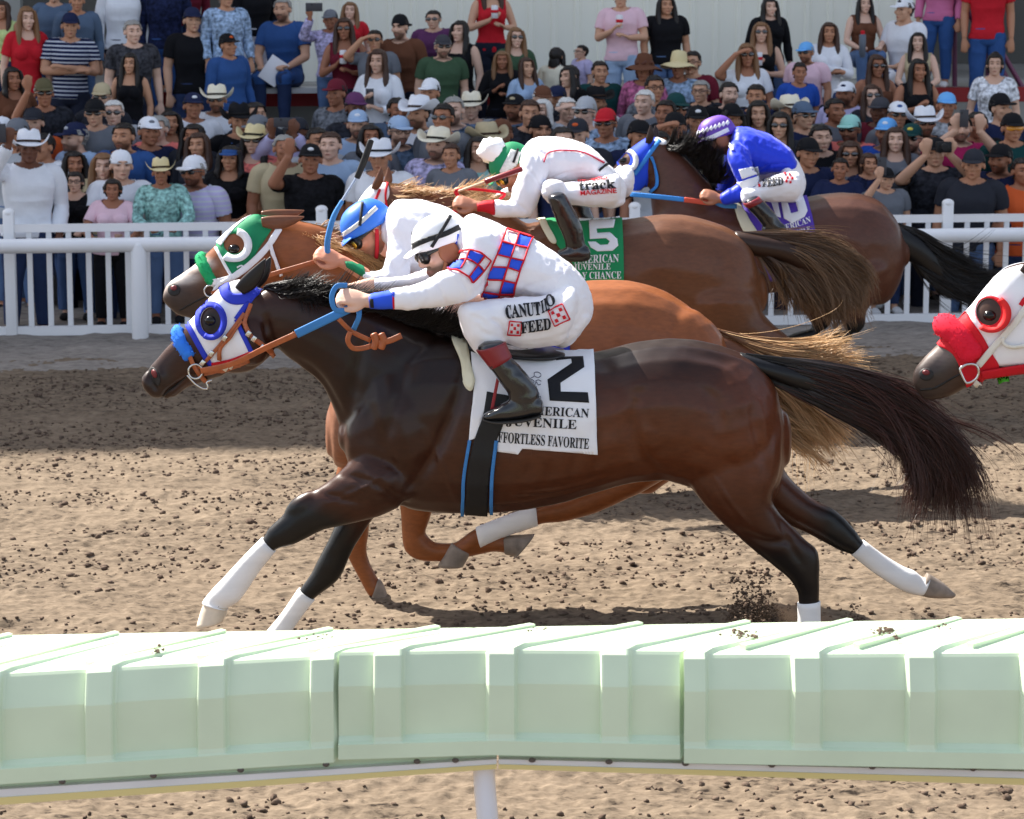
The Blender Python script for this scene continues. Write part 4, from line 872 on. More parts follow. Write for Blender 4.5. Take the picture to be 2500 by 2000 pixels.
# =================================================================== number 10, bay in royal blue hood
Y4 = 18.3
h4 = empty("racehorse", (2.6, Y4, 0), "bay racehorse nearest the crowd in royal blue hood under purple cloth", "horse", "racehorses at full gallop")
def z5(u, v): return (948.6+.44*u, 215.6+.44*v)
def Z5(L): return [z5(*q) for q in L]
T4 = [(1372,460,1380,560,.13),(1400,420,1405,590,.21),(1450,410,1450,605,.25),(1520,420,1520,615,.28),(1600,430,1600,620,.31),(1680,416,1680,610,.33),(1740,406,1745,600,.335),(1800,405,1810,640,.32),(1850,422,1862,640,.28),(1885,460,1890,600,.21),(1902,505,1903,560,.11)]
N4 = [(1390,298,1366,362,.085),(1420,312,1368,400,.11),(1455,345,1372,450,.15),(1500,390,1380,510,.20),(1540,420,1400,560,.23)]
HD4 = [(1398,296,1378,352,.08),(1368,288,1370,380,.10),(1330,312,1352,400,.105),(1305,335,1322,420,.09),(1285,360,1296,430,.075),(1270,382,1280,430,.062),(1264,398,1270,420,.045)]
LC4 = [(1730,580,1880,560,.19),(1740,630,1850,620,.15),(1765,665,1826,650,.11),(1780,690,1822,672,.08),(1790,716,1815,690,.06),(1750,735,1755,702,.05),(1690,752,1695,725,.045),(1640,770,1640,745,.05)]
LD4 = [(q[0]-70, q[1]-5, q[2]-70, q[3]-5, q[4]) for q in LC4]
LA4 = [(1390,540,1470,560,.12),(1370,600,1430,605,.085),(1350,650,1395,655,.065),(1350,680,1390,670,.055),(1420,690,1420,668,.045),(1450,690,1450,668,.05)]
def cols4(p, V):
    o = mixcol(p, (.095,.036,.022), [(1800,560,(90,70),(.11,.04,.022),1),(1760,420,(120,40),(.085,.04,.028),1.2),(1285,400,(36,40),(.03,.018,.014),2)], 15, .08, V)
    leg = np.clip((p[:, 1]-655)/30, 0, 1)[:, None]; return o*(1-leg)+.011*leg
bv4, V4, F4 = horse_body(h4, [(T4, 0, 2.3), (N4, 0, 2.1), (HD4, 0, 2.2), (LC4, -.16, 2.2), (LD4, .16, 2.2), (LA4, -.14, 2.2), ([(q[0]-40, q[1]-8, q[2]-40, q[3]-8, q[4]) for q in LA4], .14, 2.2)], Y4, cols=cols4, muscles=[(1840,520,60,80,.22,-.06,15)], voxel=.016)
for rows, yo in ((LC4, -.16), (LD4, .16)):
    a = rows[-1]; mesh("hoof", trace([a, (a[0]-26, a[1]+14, a[2]-22, a[3]+14, .055)], Y4, yo, n=14, cap=.15), hoof_m, h4)
for yo, u in ((-.08, 945), (.08, 968)): ear(h4, z5(u, 195), z5(u+10, 108), Y4, yo, 8, (.03,.015,.012))
hd = mesh("hood", patch(Z5([(985,170),(960,215),(945,300),(935,420),(870,428),(850,390),(800,300),(776,245),(850,190),(925,155)]), bv4, Y4, [ellipse(*z5(832, 275), 13, 15)], 6, mirror=Y4), blue_h, h4)
cup(hd, *z5(842, 278), (15, 16), (26, 24), -95, 140, bv4, Y4, white_cloth, .035)
mesh("hood_trim", band(Z5([(860,425),(905,424),(935,416)]), 4, bv4, Y4, .011, .004), white_cloth, hd)
eye(h4, *z5(828, 278), bv4, Y4, .028); nostril(h4, 1274, 405, 6, 6, 0, bv4, Y4, False)
mesh("poll_pad", patch(Z5([(975,185),(1010,160),(1060,175),(1055,195),(1010,205)]), bv4, Y4, (), 5, off=.010, thick=.008), white_cloth, hd)
br = mesh("bridle", band(Z5([(1000,185),(960,235),(925,285),(880,345)]), 8, bv4, Y4, .012, .005), sky_tr, h4)
mesh("strap", band(Z5([(958,260),(975,300),(990,350),(990,400),(960,430)]), 6, bv4, Y4, .014, .005), sky_tr, br)
rn = mesh("reins", ribbon(Z5([(860,440),(990,452),(1120,466)]), [Y4-.2, Y4-.28, Y4-.32], 10, .004), sky_tr, h4)
mesh("rein_grip", ribbon(Z5([(1118,466),(1180,474),(1240,482)]), [Y4-.32, Y4-.34, Y4-.35], 11, .005), stuffm("orange_rubber", 206, 84, 64), rn)
mesh("rein_loop", ribbon(Z5([(1270,480),(1310,495),(1370,498)]), [Y4-.34]*3, 10, .005), denim_b, rn)
mane(h4, [z5(1010,180), z5(1060,185), z5(1120,225), z5(1180,290), z5(1240,370)], Y4, 3200, [[(10,-.02,14),(30,-.06,12),(48,-.1,-10)], [(12,-.02,10),(32,-.06,0),(44,-.12,-30)], [(8,-.03,4),(14,-.10,-10),(16,-.14,-40)]], ((.008,.007,.007), (.015,.012,.011)), 61, .0036, .025)
c4 = mesh("saddle_cloth", patch([(1560,430),(1620,420),(1697,406),(1710,456),(1722,510),(1740,580),(1620,590),(1585,500)], bv4, Y4, (), 8, smooth=False, off=.016, thick=.01), purp_c, h4)
mesh("number", patch([(1645,424),(1673,412),(1688,408),(1701,447),(1694,460),(1668,473),(1651,463)], bv4, Y4, [[(1658,427),(1673,418),(1681,449),(1666,453)]], 5, smooth=False, off=.020, thick=.003), white_cloth, c4)
mesh("number", patch([(1624,430),(1638,426),(1645,462),(1634,458)], bv4, Y4, (), 5, smooth=False, off=.020, thick=.003), white_cloth, c4)
for s_, a, b, d in (("AMERICAN", (1634,494), (1708,470), (1631,483)), ("JUVENILE", (1650,504), (1708,488), (1647,494))):
    mesh("lettering", letters(s_, a, b, d, bv4, Y4, off=.020), white_cloth, c4)
mesh("saddle_pad", patch([(1545,435),(1560,440),(1580,470),(1600,500),(1585,505),(1560,480)], bv4, Y4, (), 6, off=.024, thick=.012), mat("cream_pad"), h4)
tail(h4, [(1892,470),(1902,495),(1905,530)], [[(1895,475),(1940,500),(1990,545),(2050,575),(2110,585)], [(1902,500),(1950,545),(2000,590),(2050,612),(2100,610)], [(1905,530),(1940,570),(1985,605),(2030,625),(2075,625)]], Y4, 2600, .035, (BLK, (.010,.009,.009)), 63, [(1880,465,1895,540,.07),(1945,505,1935,565,.055),(2000,553,1985,608,.045),(2060,585,2050,620,.03)], BLK, .0045, 60)
# =================================================================== head coming in at the right edge
Y5 = 11.75
h5 = empty("racehorse", (4.4, Y5, 0), "dark racehorse at the right edge in red and white hood with red noseband", "horse", "racehorses at full gallop")
t5 = Tf(1.17, (440, 680), (2083, 657), 1.14)
def cols5(p, V): return mixcol(p, (.05,.024,.015), [(1950,800,(60,60),(.035,.028,.026),3),(2040,840,(60,40),(.06,.026,.014),1.5),(2400,800,(300,200),(.06,.022,.012),1),(1960,745,(60,22),(.5,.42,.38),1.0)], 18, .1, V)
bv5, V5, F5 = horse_body(h5, [(t5.rows(TORSO), 0, 2.3), (t5.rows(NECK), 0, 2.1), (t5.rows(HEAD), 0, 2.2), ([(q[0]+60, *[q[1]], q[2]+60, *q[3:]) for q in t5.rows(LEG_A)], -.15, 2.2), (t5.rows(LEG_B), .14, 2.2), (t5.rows(LEG_C), -.15, 2.2), (t5.rows(LEG_D), .15, 2.2)], Y5, cols=cols5, voxel=.014)
for k_, yo in (('B', .14), ('C', -.15), ('D', .15)): mesh("hoof", trace(t5.rows(HOOFS[k_]), Y5, yo, n=14, cap=.12), hoof_m, h5)
for yo, dx in ((-.085, 0), (.08, 20)): ear(h5, t5.p((505+dx,612)), t5.p((558+dx*.6,545)), Y5, yo, 20, (.03,.016,.012))
def zr(u, v): return ((2100+u/3.8325)/DISP, (600+v/3.8325)/DISP)
def ZR(L): return [zr(*q) for q in L]
HL5 = ellipse(*zr(1205, 620), 26, 28)
hd = mesh("hood", patch(ZR([(1740,250),(1760,560),(1740,800),(1700,1120),(1500,1110),(1300,1120),(1220,1000),(1140,840),(1030,690),(1010,590),(1080,480),(1200,360),(1330,250),(1500,190),(1640,190)]), bv5, Y5, [HL5], 8, mirror=Y5), white_cloth, h5)
mesh("nose_hood", patch(ZR([(1000,640),(1045,700),(1150,850),(1230,1000),(1300,1130),(1240,1250),(1110,1320),(1005,1340),(940,1160),(860,1010),(735,935),(770,880),(900,740)]), bv5, Y5, (), 8, off=.008, mirror=Y5), red_tr, hd)
mesh("eye_ring", patch(ellipse(*zr(1230, 625), 32, 34), bv5, Y5, [HL5], 5, off=.010, smooth=False), red_tr, hd)
cup(hd, *zr(1215, 625), (27, 30), (42, 40), -55, 125, bv5, Y5, stuffm("red_cup", 226, 44, 44), .035)
mesh("hood_trim", band(ZR([(1500,560),(1540,500),(1600,480)]), 10, bv5, Y5, .012, .004), red_tr, hd)
eye(h5, *zr(1215, 655), bv5, Y5, .027); nostril(h5, *zr(620, 1205), 15, 13, 5, bv5, Y5, True)
mesh("mouth", band(ZR([(560,1350),(700,1330),(860,1240),(960,1190)]), 4, bv5, Y5, .002, .003), mat("lip_dark"), h5)
roll(h5, ZR([(1010,985),(900,830),(790,740)]), Y5, .085, .052, stuffm("red_fleece", 226, 30, 56, rough=.9), True, seed=9, n=1400)
br = mesh("bridle", band(ZR([(1560,560),(1440,720),(1320,860),(1210,985),(1100,1110)]), 13, bv5, Y5, .02, .008), mat("cream_strap", c(226,224,214), .6), h5)
for L, w, m_ in (([(1330,850),(1345,910),(1430,935),(1560,915)], 7, mat("cream_strap")), ([(1130,1190),(1350,1150),(1540,1120),(1700,1110)], 15, red_tr), ([(1060,1250),(1140,1310),(1210,1350)], 12, mat("cream_strap")), ([(1120,1290),(1300,1300),(1460,1260)], 9, red_tr)):
    mesh("strap", band(ZR(L), w, bv5, Y5, .024, .008), m_, br)
rg5 = [D(*q, Y5-.115) for q in ZR([(935,1150),(1000,1110),(1080,1115),(1110,1180),(1080,1250),(1000,1285),(960,1230)])]; mesh("bit_ring", tube(rg5+rg5[:2], .006, n=8, sub=3), steel, br)
mesh("leaf", band(ZR([(1235,1275),(1330,1230),(1440,1225),(1530,1235)]), 9, bv5, Y5, .034, .004), mat("green_leaf", c(70,160,30), .5), br)
mane(h5, t5.ps([(556,604),(600,600),(660,610),(740,630),(830,660),(920,692)]), Y5, 900, [[(14,-.02,-14),(50,-.05,-12),(82,-.08,10)], [(14,-.03,-12),(50,-.09,8),(80,-.13,40)]], (BLK, (.012,.010,.010)), 71, .004, .03)
# ================================================================ people: shared head and hand
skin_m = mat("skin", rough=.5, spec=.35, attr='Col', sss=.0, bump=(60, .08, .002))
def frame(fwd, up):
    f = Vector(fwd).normalized(); u = Vector(up); u = (u-f*u.dot(f)).normalized(); r = f.cross(u)
    return Matrix((r, f, u)).transposed()           # columns right, forward, up
def head_parts(cn, M, s=1.0, female=False):
    cn = Vector(cn); E = lambda p, r, rot=None: ellipsoid(cn+M@(Vector(p)*s), [q*s for q in r], M if rot is None else M@rot)
    j = .94 if female else 1.0
    L = [E((0,-.012,.030),(.076,.097,.086)), E((0,.022,-.030),(.064*j,.074,.088)), E((0,.046,-.086),(.040*j,.040,.032)), E((0,.035,-.055),(.056*j,.055,.05)),
         E((0,.094,-.070),(.025,.012,.0075)), E((0,.091,-.083),(.021,.012,.008)), E((0,.085,-.105),(.02,.016,.014)),
         E((0,.092,.034),(.045,.014,.016)), E((.041,.070,-.024),(.024,.026,.022)), E((-.041,.070,-.024),(.024,.026,.022)),
         E((.0835,-.008,-.004),(.011,.020,.031)), E((-.0835,-.008,-.004),(.011,.020,.031)), E((.012,.100,-.038),(.009,.010,.008)), E((-.012,.100,-.038),(.009,.010,.008))]
    L.append(tube([cn+M@(Vector(p)*s) for p in ((0,.090,.020),(0,.102,-.004),(0,.112,-.026),(0,.110,-.038),(0,.098,-.042))], [.008*s,.010*s,.012*s,.013*s,.009*s], n=10))
    return L
def head_colour(V, base, cn, M, s, skin, hairc, beard=0.0, lips=(.42,.16,.13)):
    """brows, lids, lips and stubble on the head part of a figure"""
    q = (V-np.array(cn))@np.array(M)/s; o = np.array(base, float).copy(); fr = q[:, 1] > .045
    def bl(mask, col): o[:] = o*(1-mask[:, None])+np.array(col)[None]*mask[:, None]
    hc = np.array(hairc)
    if beard > 0:
        m = np.clip((-.045-q[:, 2])/.02, 0, 1)*np.clip((q[:, 1]+.02)/.03, 0, 1)*np.clip((q[:, 2]+.16)/.03, 0, 1)*(np.abs(q[:, 0]) < .09)*(np.linalg.norm(q, axis=1) < .17)
        m = np.maximum(m, (np.abs(q[:, 2]+.055) < .007)*(np.abs(q[:, 0]) < .03)*fr*1.0); bl(m*beard, hc)
    for sx in (-1, 1):
        m = np.exp(-(((q[:, 0]-sx*.033)/.021)**2+((q[:, 2]-.029-.004*(1-((q[:, 0]-sx*.033)/.02)**2).clip(-1, 1))/.0062)**2)**2)*fr; bl(m*.85, hc)
        m = np.exp(-(((q[:, 0]-sx*.032)/.0165)**2+((q[:, 2]-.006)/.0085)**2)**2)*fr; bl(m*.75, (.10,.06,.05))
        m = np.exp(-(((q[:, 0]-sx*.032)/.0072)**2+((q[:, 2]-.005)/.0065)**2)**2)*fr; bl(m, (.01,.008,.007))
    m = np.exp(-((q[:, 0]/.024)**2+((q[:, 2]+.0765)/.0105)**2)**2)*fr; bl(m*.8, np.array(lips))
    m = np.exp(-((q[:, 0]/.020)**2+((q[:, 2]+.0765)/.0022)**2)**2)*fr; bl(m*.7, (.06,.02,.02))
    return o
def fist(cn, f, u, s=1.0, side=1, open_=0.0):
    """closed hand: f along the forearm, u towards the knuckles' back, thumb on +side"""
    M = frame(f, u); cn = Vector(cn); G = lambda a, b, h: cn+M@(Vector((a, b, h))*s)
    L = [loft([(*G(0, -.075, .002), *(M@Vector((.026, 0, 0))*s), *(M@Vector((0, 0, .020))*s)), (*G(0, -.045, .004), *(M@Vector((.030, 0, 0))*s), *(M@Vector((0, 0, .019))*s)), (*G(0, .0, .008), *(M@Vector((.040, 0, 0))*s), *(M@Vector((0, 0, .017))*s)), (*G(0, .035, .010), *(M@Vector((.041, 0, 0))*s), *(M@Vector((0, 0, .014))*s))], n=14, ex=2.6)]
    for i, ln in enumerate((.92, 1.05, 1.0, .80)):
        a = (i-1.5)*.0205*side*-1; o = open_
        pts = [G(a, .03, .012), G(a, .03+.040*ln, .012-.010*(1-o)), G(a, .03+(.044+.022*o)*ln, -.022*(1-o)+.008*o), G(a, .03+(.018+.05*o)*ln, -.034*(1-o)+.0*o), G(a, .012+.08*o*ln, -.026*(1-o)-.006*o)]
        L.append(tube(pts, [.0105*s, .0102*s, .0096*s, .009*s, .008*s], n=10))
    L.append(tube([G(.030*side, -.03, -.002), G(.050*side, .0, -.010), G(.050*side, .030, -.018), G(.036*side, .052, -.026)], [.014*s, .013*s, .0115*s, .009*s], n=10))
    return L
def shrink(rows, k=.84):
    o = []
    for q in rows:
        mx, my = (q[0]+q[2])/2, (q[1]+q[3])/2; o.append((mx+(q[0]-mx)*k, my+(q[1]-my)*k, mx+(q[2]-mx)*k, my+(q[3]-my)*k, q[4]*k, *q[5:]))
    return o
def crumple(vf, amp, sc, seed, axis=(1, 1, 1)):
    v, f = vf; v = np.asarray(v, float); N = normals(v, f); p = v*np.array(axis)*sc
    a = np.abs(vnoise(p, seed)); b = np.abs(vnoise(p*2.3+5, seed+1)); return (v+N*(amp*(.9-1.8*a)+amp*.5*(.6-1.2*b))[:, None], f)
# ================================================================ jockeys
jersey_w = mat("white_silk", c(242,240,246), .55, .3, (7, .5, .014), (2.5, .03), sheen=.2)
breech = mat("white_breeches", c(240,238,242), .7, .25, (8, .45, .012), (3, .03))
boot_m = mat("black_boot", c(16,18,24), .22, .6, (14, .25, .006), coat=.4)
def jockey(label, Y, F, sp):
    """sp holds the rows traced in that view's own coordinates; F maps them to the 2156 view"""
    fr = lambda rows: [(*F(*q[:2]), *F(*q[2:4]), *q[4:]) for q in rows]
    k = Y/12.0
    base = D(*F(*sp['base']), Y); root = empty("person", (base.x, Y, 0), label, "person", "jockeys riding crouched")
    hc = D(*F(*sp['head']), Y+sp.get('heady', 0)); M = frame((sp['fwd'][0], sp['fwd'][2], -sp['fwd'][1]), (sp['up'][0], sp['up'][2], -sp['up'][1]))
    tor, narm, farm = fr(sp['torso']), fr(sp['near_arm']), fr(sp['far_arm']); pel, th, sh = fr(sp['pelvis']), fr(sp['thigh']), fr(sp['shin']); boot, foot = fr(sp['boot']), fr(sp['foot'])
    fo = sp.get('far_leg', (-80, -40)); sc = sp['scale']
    fl = lambda rows: [(q[0]+fo[0]*sc, q[1]+fo[1]*sc, q[2]+fo[0]*sc, q[3]+fo[1]*sc, *q[4:]) for q in rows]
    no, fa = -.175*k, .175*k; nb = -.345*k
    hn = D(*F(*sp['hand']), Y+sp['handy']); hf = D(*F(*sp['hand_far']), Y+sp['handfy'])
    wn = D(*F(*sp['wrist']), Y+sp['handy']); wf = D(*F(*sp['wrist_far']), Y+sp['handfy'])
    nk = D((tor[0][0]+tor[0][2])/2, (tor[0][1]+tor[0][3])/2, Y)
    fn = (hn-wn).normalized(); ff = (hf-wf).normalized()
    parts = head_parts(hc, M)+[tube([nk+(nk-hc)*.35, nk, hc+M@Vector((0, -.025, -.03))], [.062, .058, .055], n=14), trace(shrink(tor, .8), Y), trace(shrink(pel, .82), Y)]
    for rows, o_, w_ in ((narm, 0, wn), (farm, 0, wf)):
        parts.append(trace(shrink(rows, .72), Y)); e = rows[-1]
        parts.append(tube([D((e[0]+e[2])/2, (e[1]+e[3])/2, Y+(e[5] if len(e) > 5 else 0)), w_, w_+((hn if w_ is wn else hf)-w_)*.3], [.034, .030, .030], n=12))
    for o_, q in ((no, lambda r: r), (fa, fl)):
        parts.append(trace(shrink(q(th), .8), Y, o_)); lb = nb if o_ < 0 else fa+.17*k; kn = (no+nb)/2 if o_ < 0 else fa+.08*k; parts.append(trace(shrink(q(sh), .8), Y, kn)); parts.append(trace(shrink(q(boot), .7), Y, lb))
    parts += fist(hn, fn, sp.get('hand_up', (0, -.6, .8)), 1.0, -1)+fist(hf, ff, (0, .5, .85), 1.0, 1)
    V, Fc = union(parts, .0068, 4); sk = np.array(sp.get('skin', c(200,150,120))[:3])
    cc = np.tile(sk, (len(V), 1))*(1+.06*vnoise(V*30, 3))[:, None]; cc = head_colour(V, cc, hc, M, 1.0, sk, sp.get('hair', (.02,.015,.012)), sp.get('beard', .5))
    mesh("body", (V, Fc), skin_m, root, cols=cc)
    jm = sp.get('jersey_m', jersey_w)
    sl = trace(narm, Y); sl2 = trace(farm, Y)
    vj = union([trace(tor, Y, ex=2.2), sl, sl2], .0085, 5); vj = crumple(vj, .007, 8, 4, (1.0, 1, .75)); vj = crumple(vj, .0025, 24, 6, (1.6, 1, .6))
    if 'folds' in sp: vj = (groove(np.asarray(vj[0]), normals(np.asarray(vj[0]), vj[1]), Qn(vj[0]), [([F(*q) for q in L], d_, w_) for L, d_, w_ in sp['folds']]), vj[1])
    js = mesh("jersey", vj, jm, root); bj = BVHTree.FromPolygons([tuple(q) for q in vj[0]], vj[1])
    tl = [trace(pel, Y, ex=2.2)]
    for o_, q, kn_ in ((no, lambda r: r, (no+nb)/2), (fa, fl, fa+.08*k)): n_ = len(th); tl += [trace([(*r[:5], (kn_-o_)*i/(n_-1)) for i, r in enumerate(q(th))], Y, o_, ex=2.1), trace(q(sh), Y, kn_)]
    vt = crumple(union(tl, .0085, 5), .006, 8, 14); vt = crumple(vt, .0025, 24, 17, (.6, 1, 1.6)); vt = (groove(np.asarray(vt[0]), normals(np.asarray(vt[0]), vt[1]), Qn(vt[0]), [([F(*q) for q in L], d_, w_) for L, d_, w_ in sp.get('pfolds', [])]), vt[1]); tr_ = mesh("trousers", vt, breech, root); bt = BVHTree.FromPolygons([tuple(q) for q in vt[0]], vt[1])
    for o_, q in ((nb, lambda r: r), (fa+.17*k, fl)):
        vb = union([trace(q(boot), Y, o_), trace(q(foot), Y, o_, ex=2.8)], .008, 4); vb = crumple(vb, .0035, 14, 24)
        b_ = mesh("boot", vb, boot_m, root)
        if 'sole' in sp: mesh("sole", trace(q(fr(sp['sole'])), Y, o_, ex=3, cap=.1), mat("boot_sole", c(60,55,50), .7), b_)
        if 'band' in sp: mesh("boot_top", trace(q(fr(sp['band'])), Y, o_, cap=.04), mat("oxblood_leather", c(128,26,36), .35, .5), b_)
    for cf, yo in (('cuff', 0), ('cuff_far', 0)):
        if cf in sp:
            cu_ = mesh("cuff", crumple(trace(fr(sp[cf]), Y, cap=.1), .003, 20, 9), sp['cuff_m'], root)
            if 'cuff_trim' in sp and cf == 'cuff': r = fr(sp[cf])[0]; mesh("cuff_trim", trace([r, tuple(a+(b_-a)*.12 for a, b_ in zip(r, fr(sp[cf])[1]))], Y, cap=.1), sp['cuff_trim'], cu_)
    # helmet: a cut ellipsoid with a short peak
    st = []; Hc = lambda p: hc+M@Vector(p); hm = sp['helmet_m']
    for a in np.linspace(0, 1, 9):
        z = .016+.134*math.sin(a*math.pi/2); r = max(.04, math.cos(a*math.pi/2)**.75); st.append((*Hc((0, -.012-.010*a, z)), *(M@Vector((.104*r, 0, 0))), *(M@Vector((0, .134*r, .012*(1-a))))))
    vh = loft(st, n=26, sub=2, cap=.12); hel = mesh("helmet", vh, hm, root); bh = BVHTree.FromPolygons([tuple(q) for q in vh[0]], vh[1])
    pk = [(*Hc((0, .112, .034)), *(M@Vector((.085, 0, 0))), *(M@Vector((0, .002, .007)))), (*Hc((0, .140, .029)), *(M@Vector((.076, 0, 0))), *(M@Vector((0, .001, .005)))), (*Hc((0, .164, .021)), *(M@Vector((.045, 0, 0))), *(M@Vector((0, .001, .004))))]
    mesh("peak", loft(pk, n=18, sub=3, ex=2.4, cap=.3), sp.get('peak_m', hm), hel)
    gl = mesh("goggles", union([ellipsoid(Hc((.036, .090, -.004)), (.040, .026, .034), M), ellipsoid(Hc((-.036, .090, -.004)), (.040, .026, .034), M), ellipsoid(Hc((0, .098, .004)), (.02, .014, .014), M)], .005, 3), mat("goggle_rubber", c(14,14,16), .35, .5), root)
    for sx in (-1, 1): mesh("lens", ellipsoid(Hc((.042*sx, .108, -.005)), (.023, .012, .021), M), sp.get('lens_m', mat("dark_lens", (.01,.01,.012,1), .05, .8, coat=1)), gl)
    mesh("goggle_strap", tube([Hc((.066, .085, .008)), Hc((.086, .03, .014)), Hc((.092, -.02, .02))], .010, n=8, flat=.4), mat("goggle_rubber"), gl)
    mesh("goggle_strap", tube([Hc((-.066, .085, .008)), Hc((-.086, .03, .014)), Hc((-.092, -.02, .02))], .010, n=8, flat=.4), mat("goggle_rubber"), gl)
    for sx in (-1, 1):
        mesh("chin_strap", tube([Hc((.095*sx, -.01, .0)), Hc((.082*sx, .02, -.055)), Hc((.045*sx, .05, -.112)), Hc((0, .055, -.124))], .010, n=8, flat=.35), sp.get('strap_m', blackm), hel)
        if 'noguard' not in sp: mesh("ear_guard", ellipsoid(Hc((.092*sx, -.006, -.018)), (.012, .046, .048), M), sp.get('guard_m', leath), hel)
    return dict(root=root, jersey=js, bj=bj, trousers=tr_, bt=bt, helmet=hel, bh=bh, hand=hn, fn=fn, M=M, hc=hc, Y=Y, goggles=gl)
def z2(u, v): return (603.7+.35*u, 388.1+.35*v)
J1 = dict(base=(1500,900), head=(930,384), fwd=(-.90,.37,-.26), up=(-.37,-.93,0), scale=.35, beard=.8, skin=c(222,178,156), hair=(.03,.018,.012),
 torso=[(1052,250,1058,420,.085),(1098,184,1070,510,.165),(1190,205,1120,610,.215),(1320,262,1190,688,.205),(1480,330,1330,672,.185),(1620,415,1460,668,.17),(1740,520,1590,700,.168),(1785,590,1650,740,.15)],
 near_arm=[(1085,350,1215,560,.07,-.15),(1030,460,1165,645,.072,-.23),(935,530,1070,705,.066,-.27),(800,598,900,738,.055,-.29),(700,626,760,750,.048,-.31),(640,634,650,748,.042,-.32)],
 far_arm=[(1000,330,1100,560,.07,.16),(900,470,1000,600,.062,.2),(780,535,810,610,.052,.2),(640,562,650,622,.045,.18),(520,578,525,630,.040,.16)],
 hand=(415,690), wrist=(500,702), handy=-.33, hand_far=(375,640), wrist_far=(440,618), handfy=.1, hand_up=(0,-.75,.66),
 cuff=[(648,627,652,754,.046,-.32),(560,645,570,756,.044,-.325),(495,662,505,750,.040,-.33)], cuff_far=[(512,570,516,634,.043,.16),(430,588,436,640,.040,.15)], cuff_m=stuffm("blue_silk", 44, 88, 226), cuff_trim=red_tr,
 pelvis=[(1700,470,1540,680,.165),(1790,570,1570,770,.175),(1838,690,1540,880,.18),(1825,800,1600,955,.17),(1740,920,1640,960,.12)],
 thigh=[(1700,620,1640,960,.10),(1560,668,1480,985,.10),(1380,684,1340,960,.095),(1230,694,1250,900,.09),(1120,725,1170,890,.085),(1050,775,1110,880,.07)],
 shin=[(1034,775,1260,760,.085),(1045,850,1310,840,.085),(1080,930,1318,905,.08),(1135,1000,1310,955,.068)],
 boot=[(1150,1000,1312,955,.058),(1222,1108,1352,1040,.058),(1285,1200,1440,1140,.058),(1335,1270,1508,1235,.05),(1340,1310,1520,1300,.045)],
 foot=[(1515,1285,1526,1385,.040),(1430,1270,1450,1400,.046),(1340,1298,1350,1412,.047),(1250,1345,1252,1418,.044),(1185,1385,1188,1412,.03)],
 sole=[(1530,1380,1530,1398,.040),(1450,1400,1452,1424,.048),(1350,1412,1352,1438,.050),(1250,1418,1250,1436,.046),(1175,1405,1178,1418,.032)],
 band=[(1138,1000,1318,948,.064),(1160,1030,1330,980,.064),(1222,1112,1356,1036,.063)], far_leg=(-105,-50), folds=[([(1130,660),(1190,590),(1235,500)],.009,4),([(1600,700),(1700,650),(1788,570)],.010,4),([(905,590),(930,650),(950,715)],.006,3.5),([(760,640),(775,690),(770,745)],.005,3),([(1040,560),(1080,620),(1100,670)],.007,4),([(1400,640),(1500,600),(1620,560)],.005,5),([(1250,300),(1400,400),(1560,480)],.004,6),([(830,620),(850,670),(850,735)],.005,3)],
 pfolds=[([(1225,800),(1290,850),(1330,940)],.012,4.5),([(1290,690),(1340,760),(1350,850)],.006,5),([(1700,640),(1620,720),(1560,850)],.006,6),([(1150,860),(1200,900),(1290,920)],.007,4),([(1640,930),(1740,850),(1800,760)],.006,5),([(1100,790),(1160,810),(1210,860)],.006,4)],
 helmet_m=mat("white_helmet_cover", c(240,240,242), .45, .4), strap_m=mat("tan_strap", c(150,92,60), .5), guard_m=mat("brown_guard", c(150,92,62), .55))
j1 = jockey("jockey in white silks with blue checks and white helmet on the nearest horse", Y1, z2, J1)
mesh("wristband", trace([(*z2(522,664), *z2(528,750), .043, -.328), (*z2(500,664), *z2(507,749), .0415, -.33)], Y1, cap=.1), blackm, j1['root'])
def Zp(F, L): return [F(*q) for q in L]
def decal(nm, L, m, j, which, F, off=.006, step=5, smooth=False, parent=None, thick=.003):
    return mesh(nm, patch(Zp(F, L), j['b'+which], j['Y'], (), step, smooth, off, thick), m, parent or j[{'j': 'jersey', 't': 'trousers', 'h': 'helmet'}[which]])
def dband(nm, L, w, m, j, which, F, off=.006, step=5, parent=None, thick=.003):
    return mesh(nm, band(Zp(F, L), w, j['b'+which], j['Y'], off, thick, step), m, parent or j[{'j': 'jersey', 't': 'trousers', 'h': 'helmet'}[which]])
blue_s = mat("blue_silk")
# two columns of checks down the side of the jersey and a ring of them on the sleeve
A = [(1318,275),(1290,350),(1262,425),(1232,495),(1205,570),(1185,640),(1172,690)]; B = [(1395,300),(1372,372),(1345,445),(1325,500),(1300,575),(1278,655),(1272,678)]; C_ = [(1478,325),(1450,390),(1425,462),(1400,525),(1380,590),(1365,655),(1360,668)]
for i in range(6):
    for q, (L0, L1) in enumerate(((A, B), (B, C_))):
        if (i+q) % 2 == 1: decal("check", [L0[i], L1[i], L1[i+1], L0[i+1]], blue_s, j1, 'j', z2)
S0 = [(1090,405),(1040,460),(975,512)]; S1 = [(1175,435),(1090,520),(1030,525)]
sq = [[(1100,402),(1190,428),(1148,480),(1080,455)], [(1000,462),(1075,455),(1050,510),(975,515)], [(1145,490),(1178,525),(1118,588),(1100,558)]]
for q in sq: decal("check", q, blue_s, j1, 'j', z2)
for L in (A, B, C_): dband("piping", L, 3.6, red_tr, j1, 'j', z2, .010)
for i in range(7): dband("piping", [A[i], B[i], C_[i]], 3.2, red_tr, j1, 'j', z2, .010)
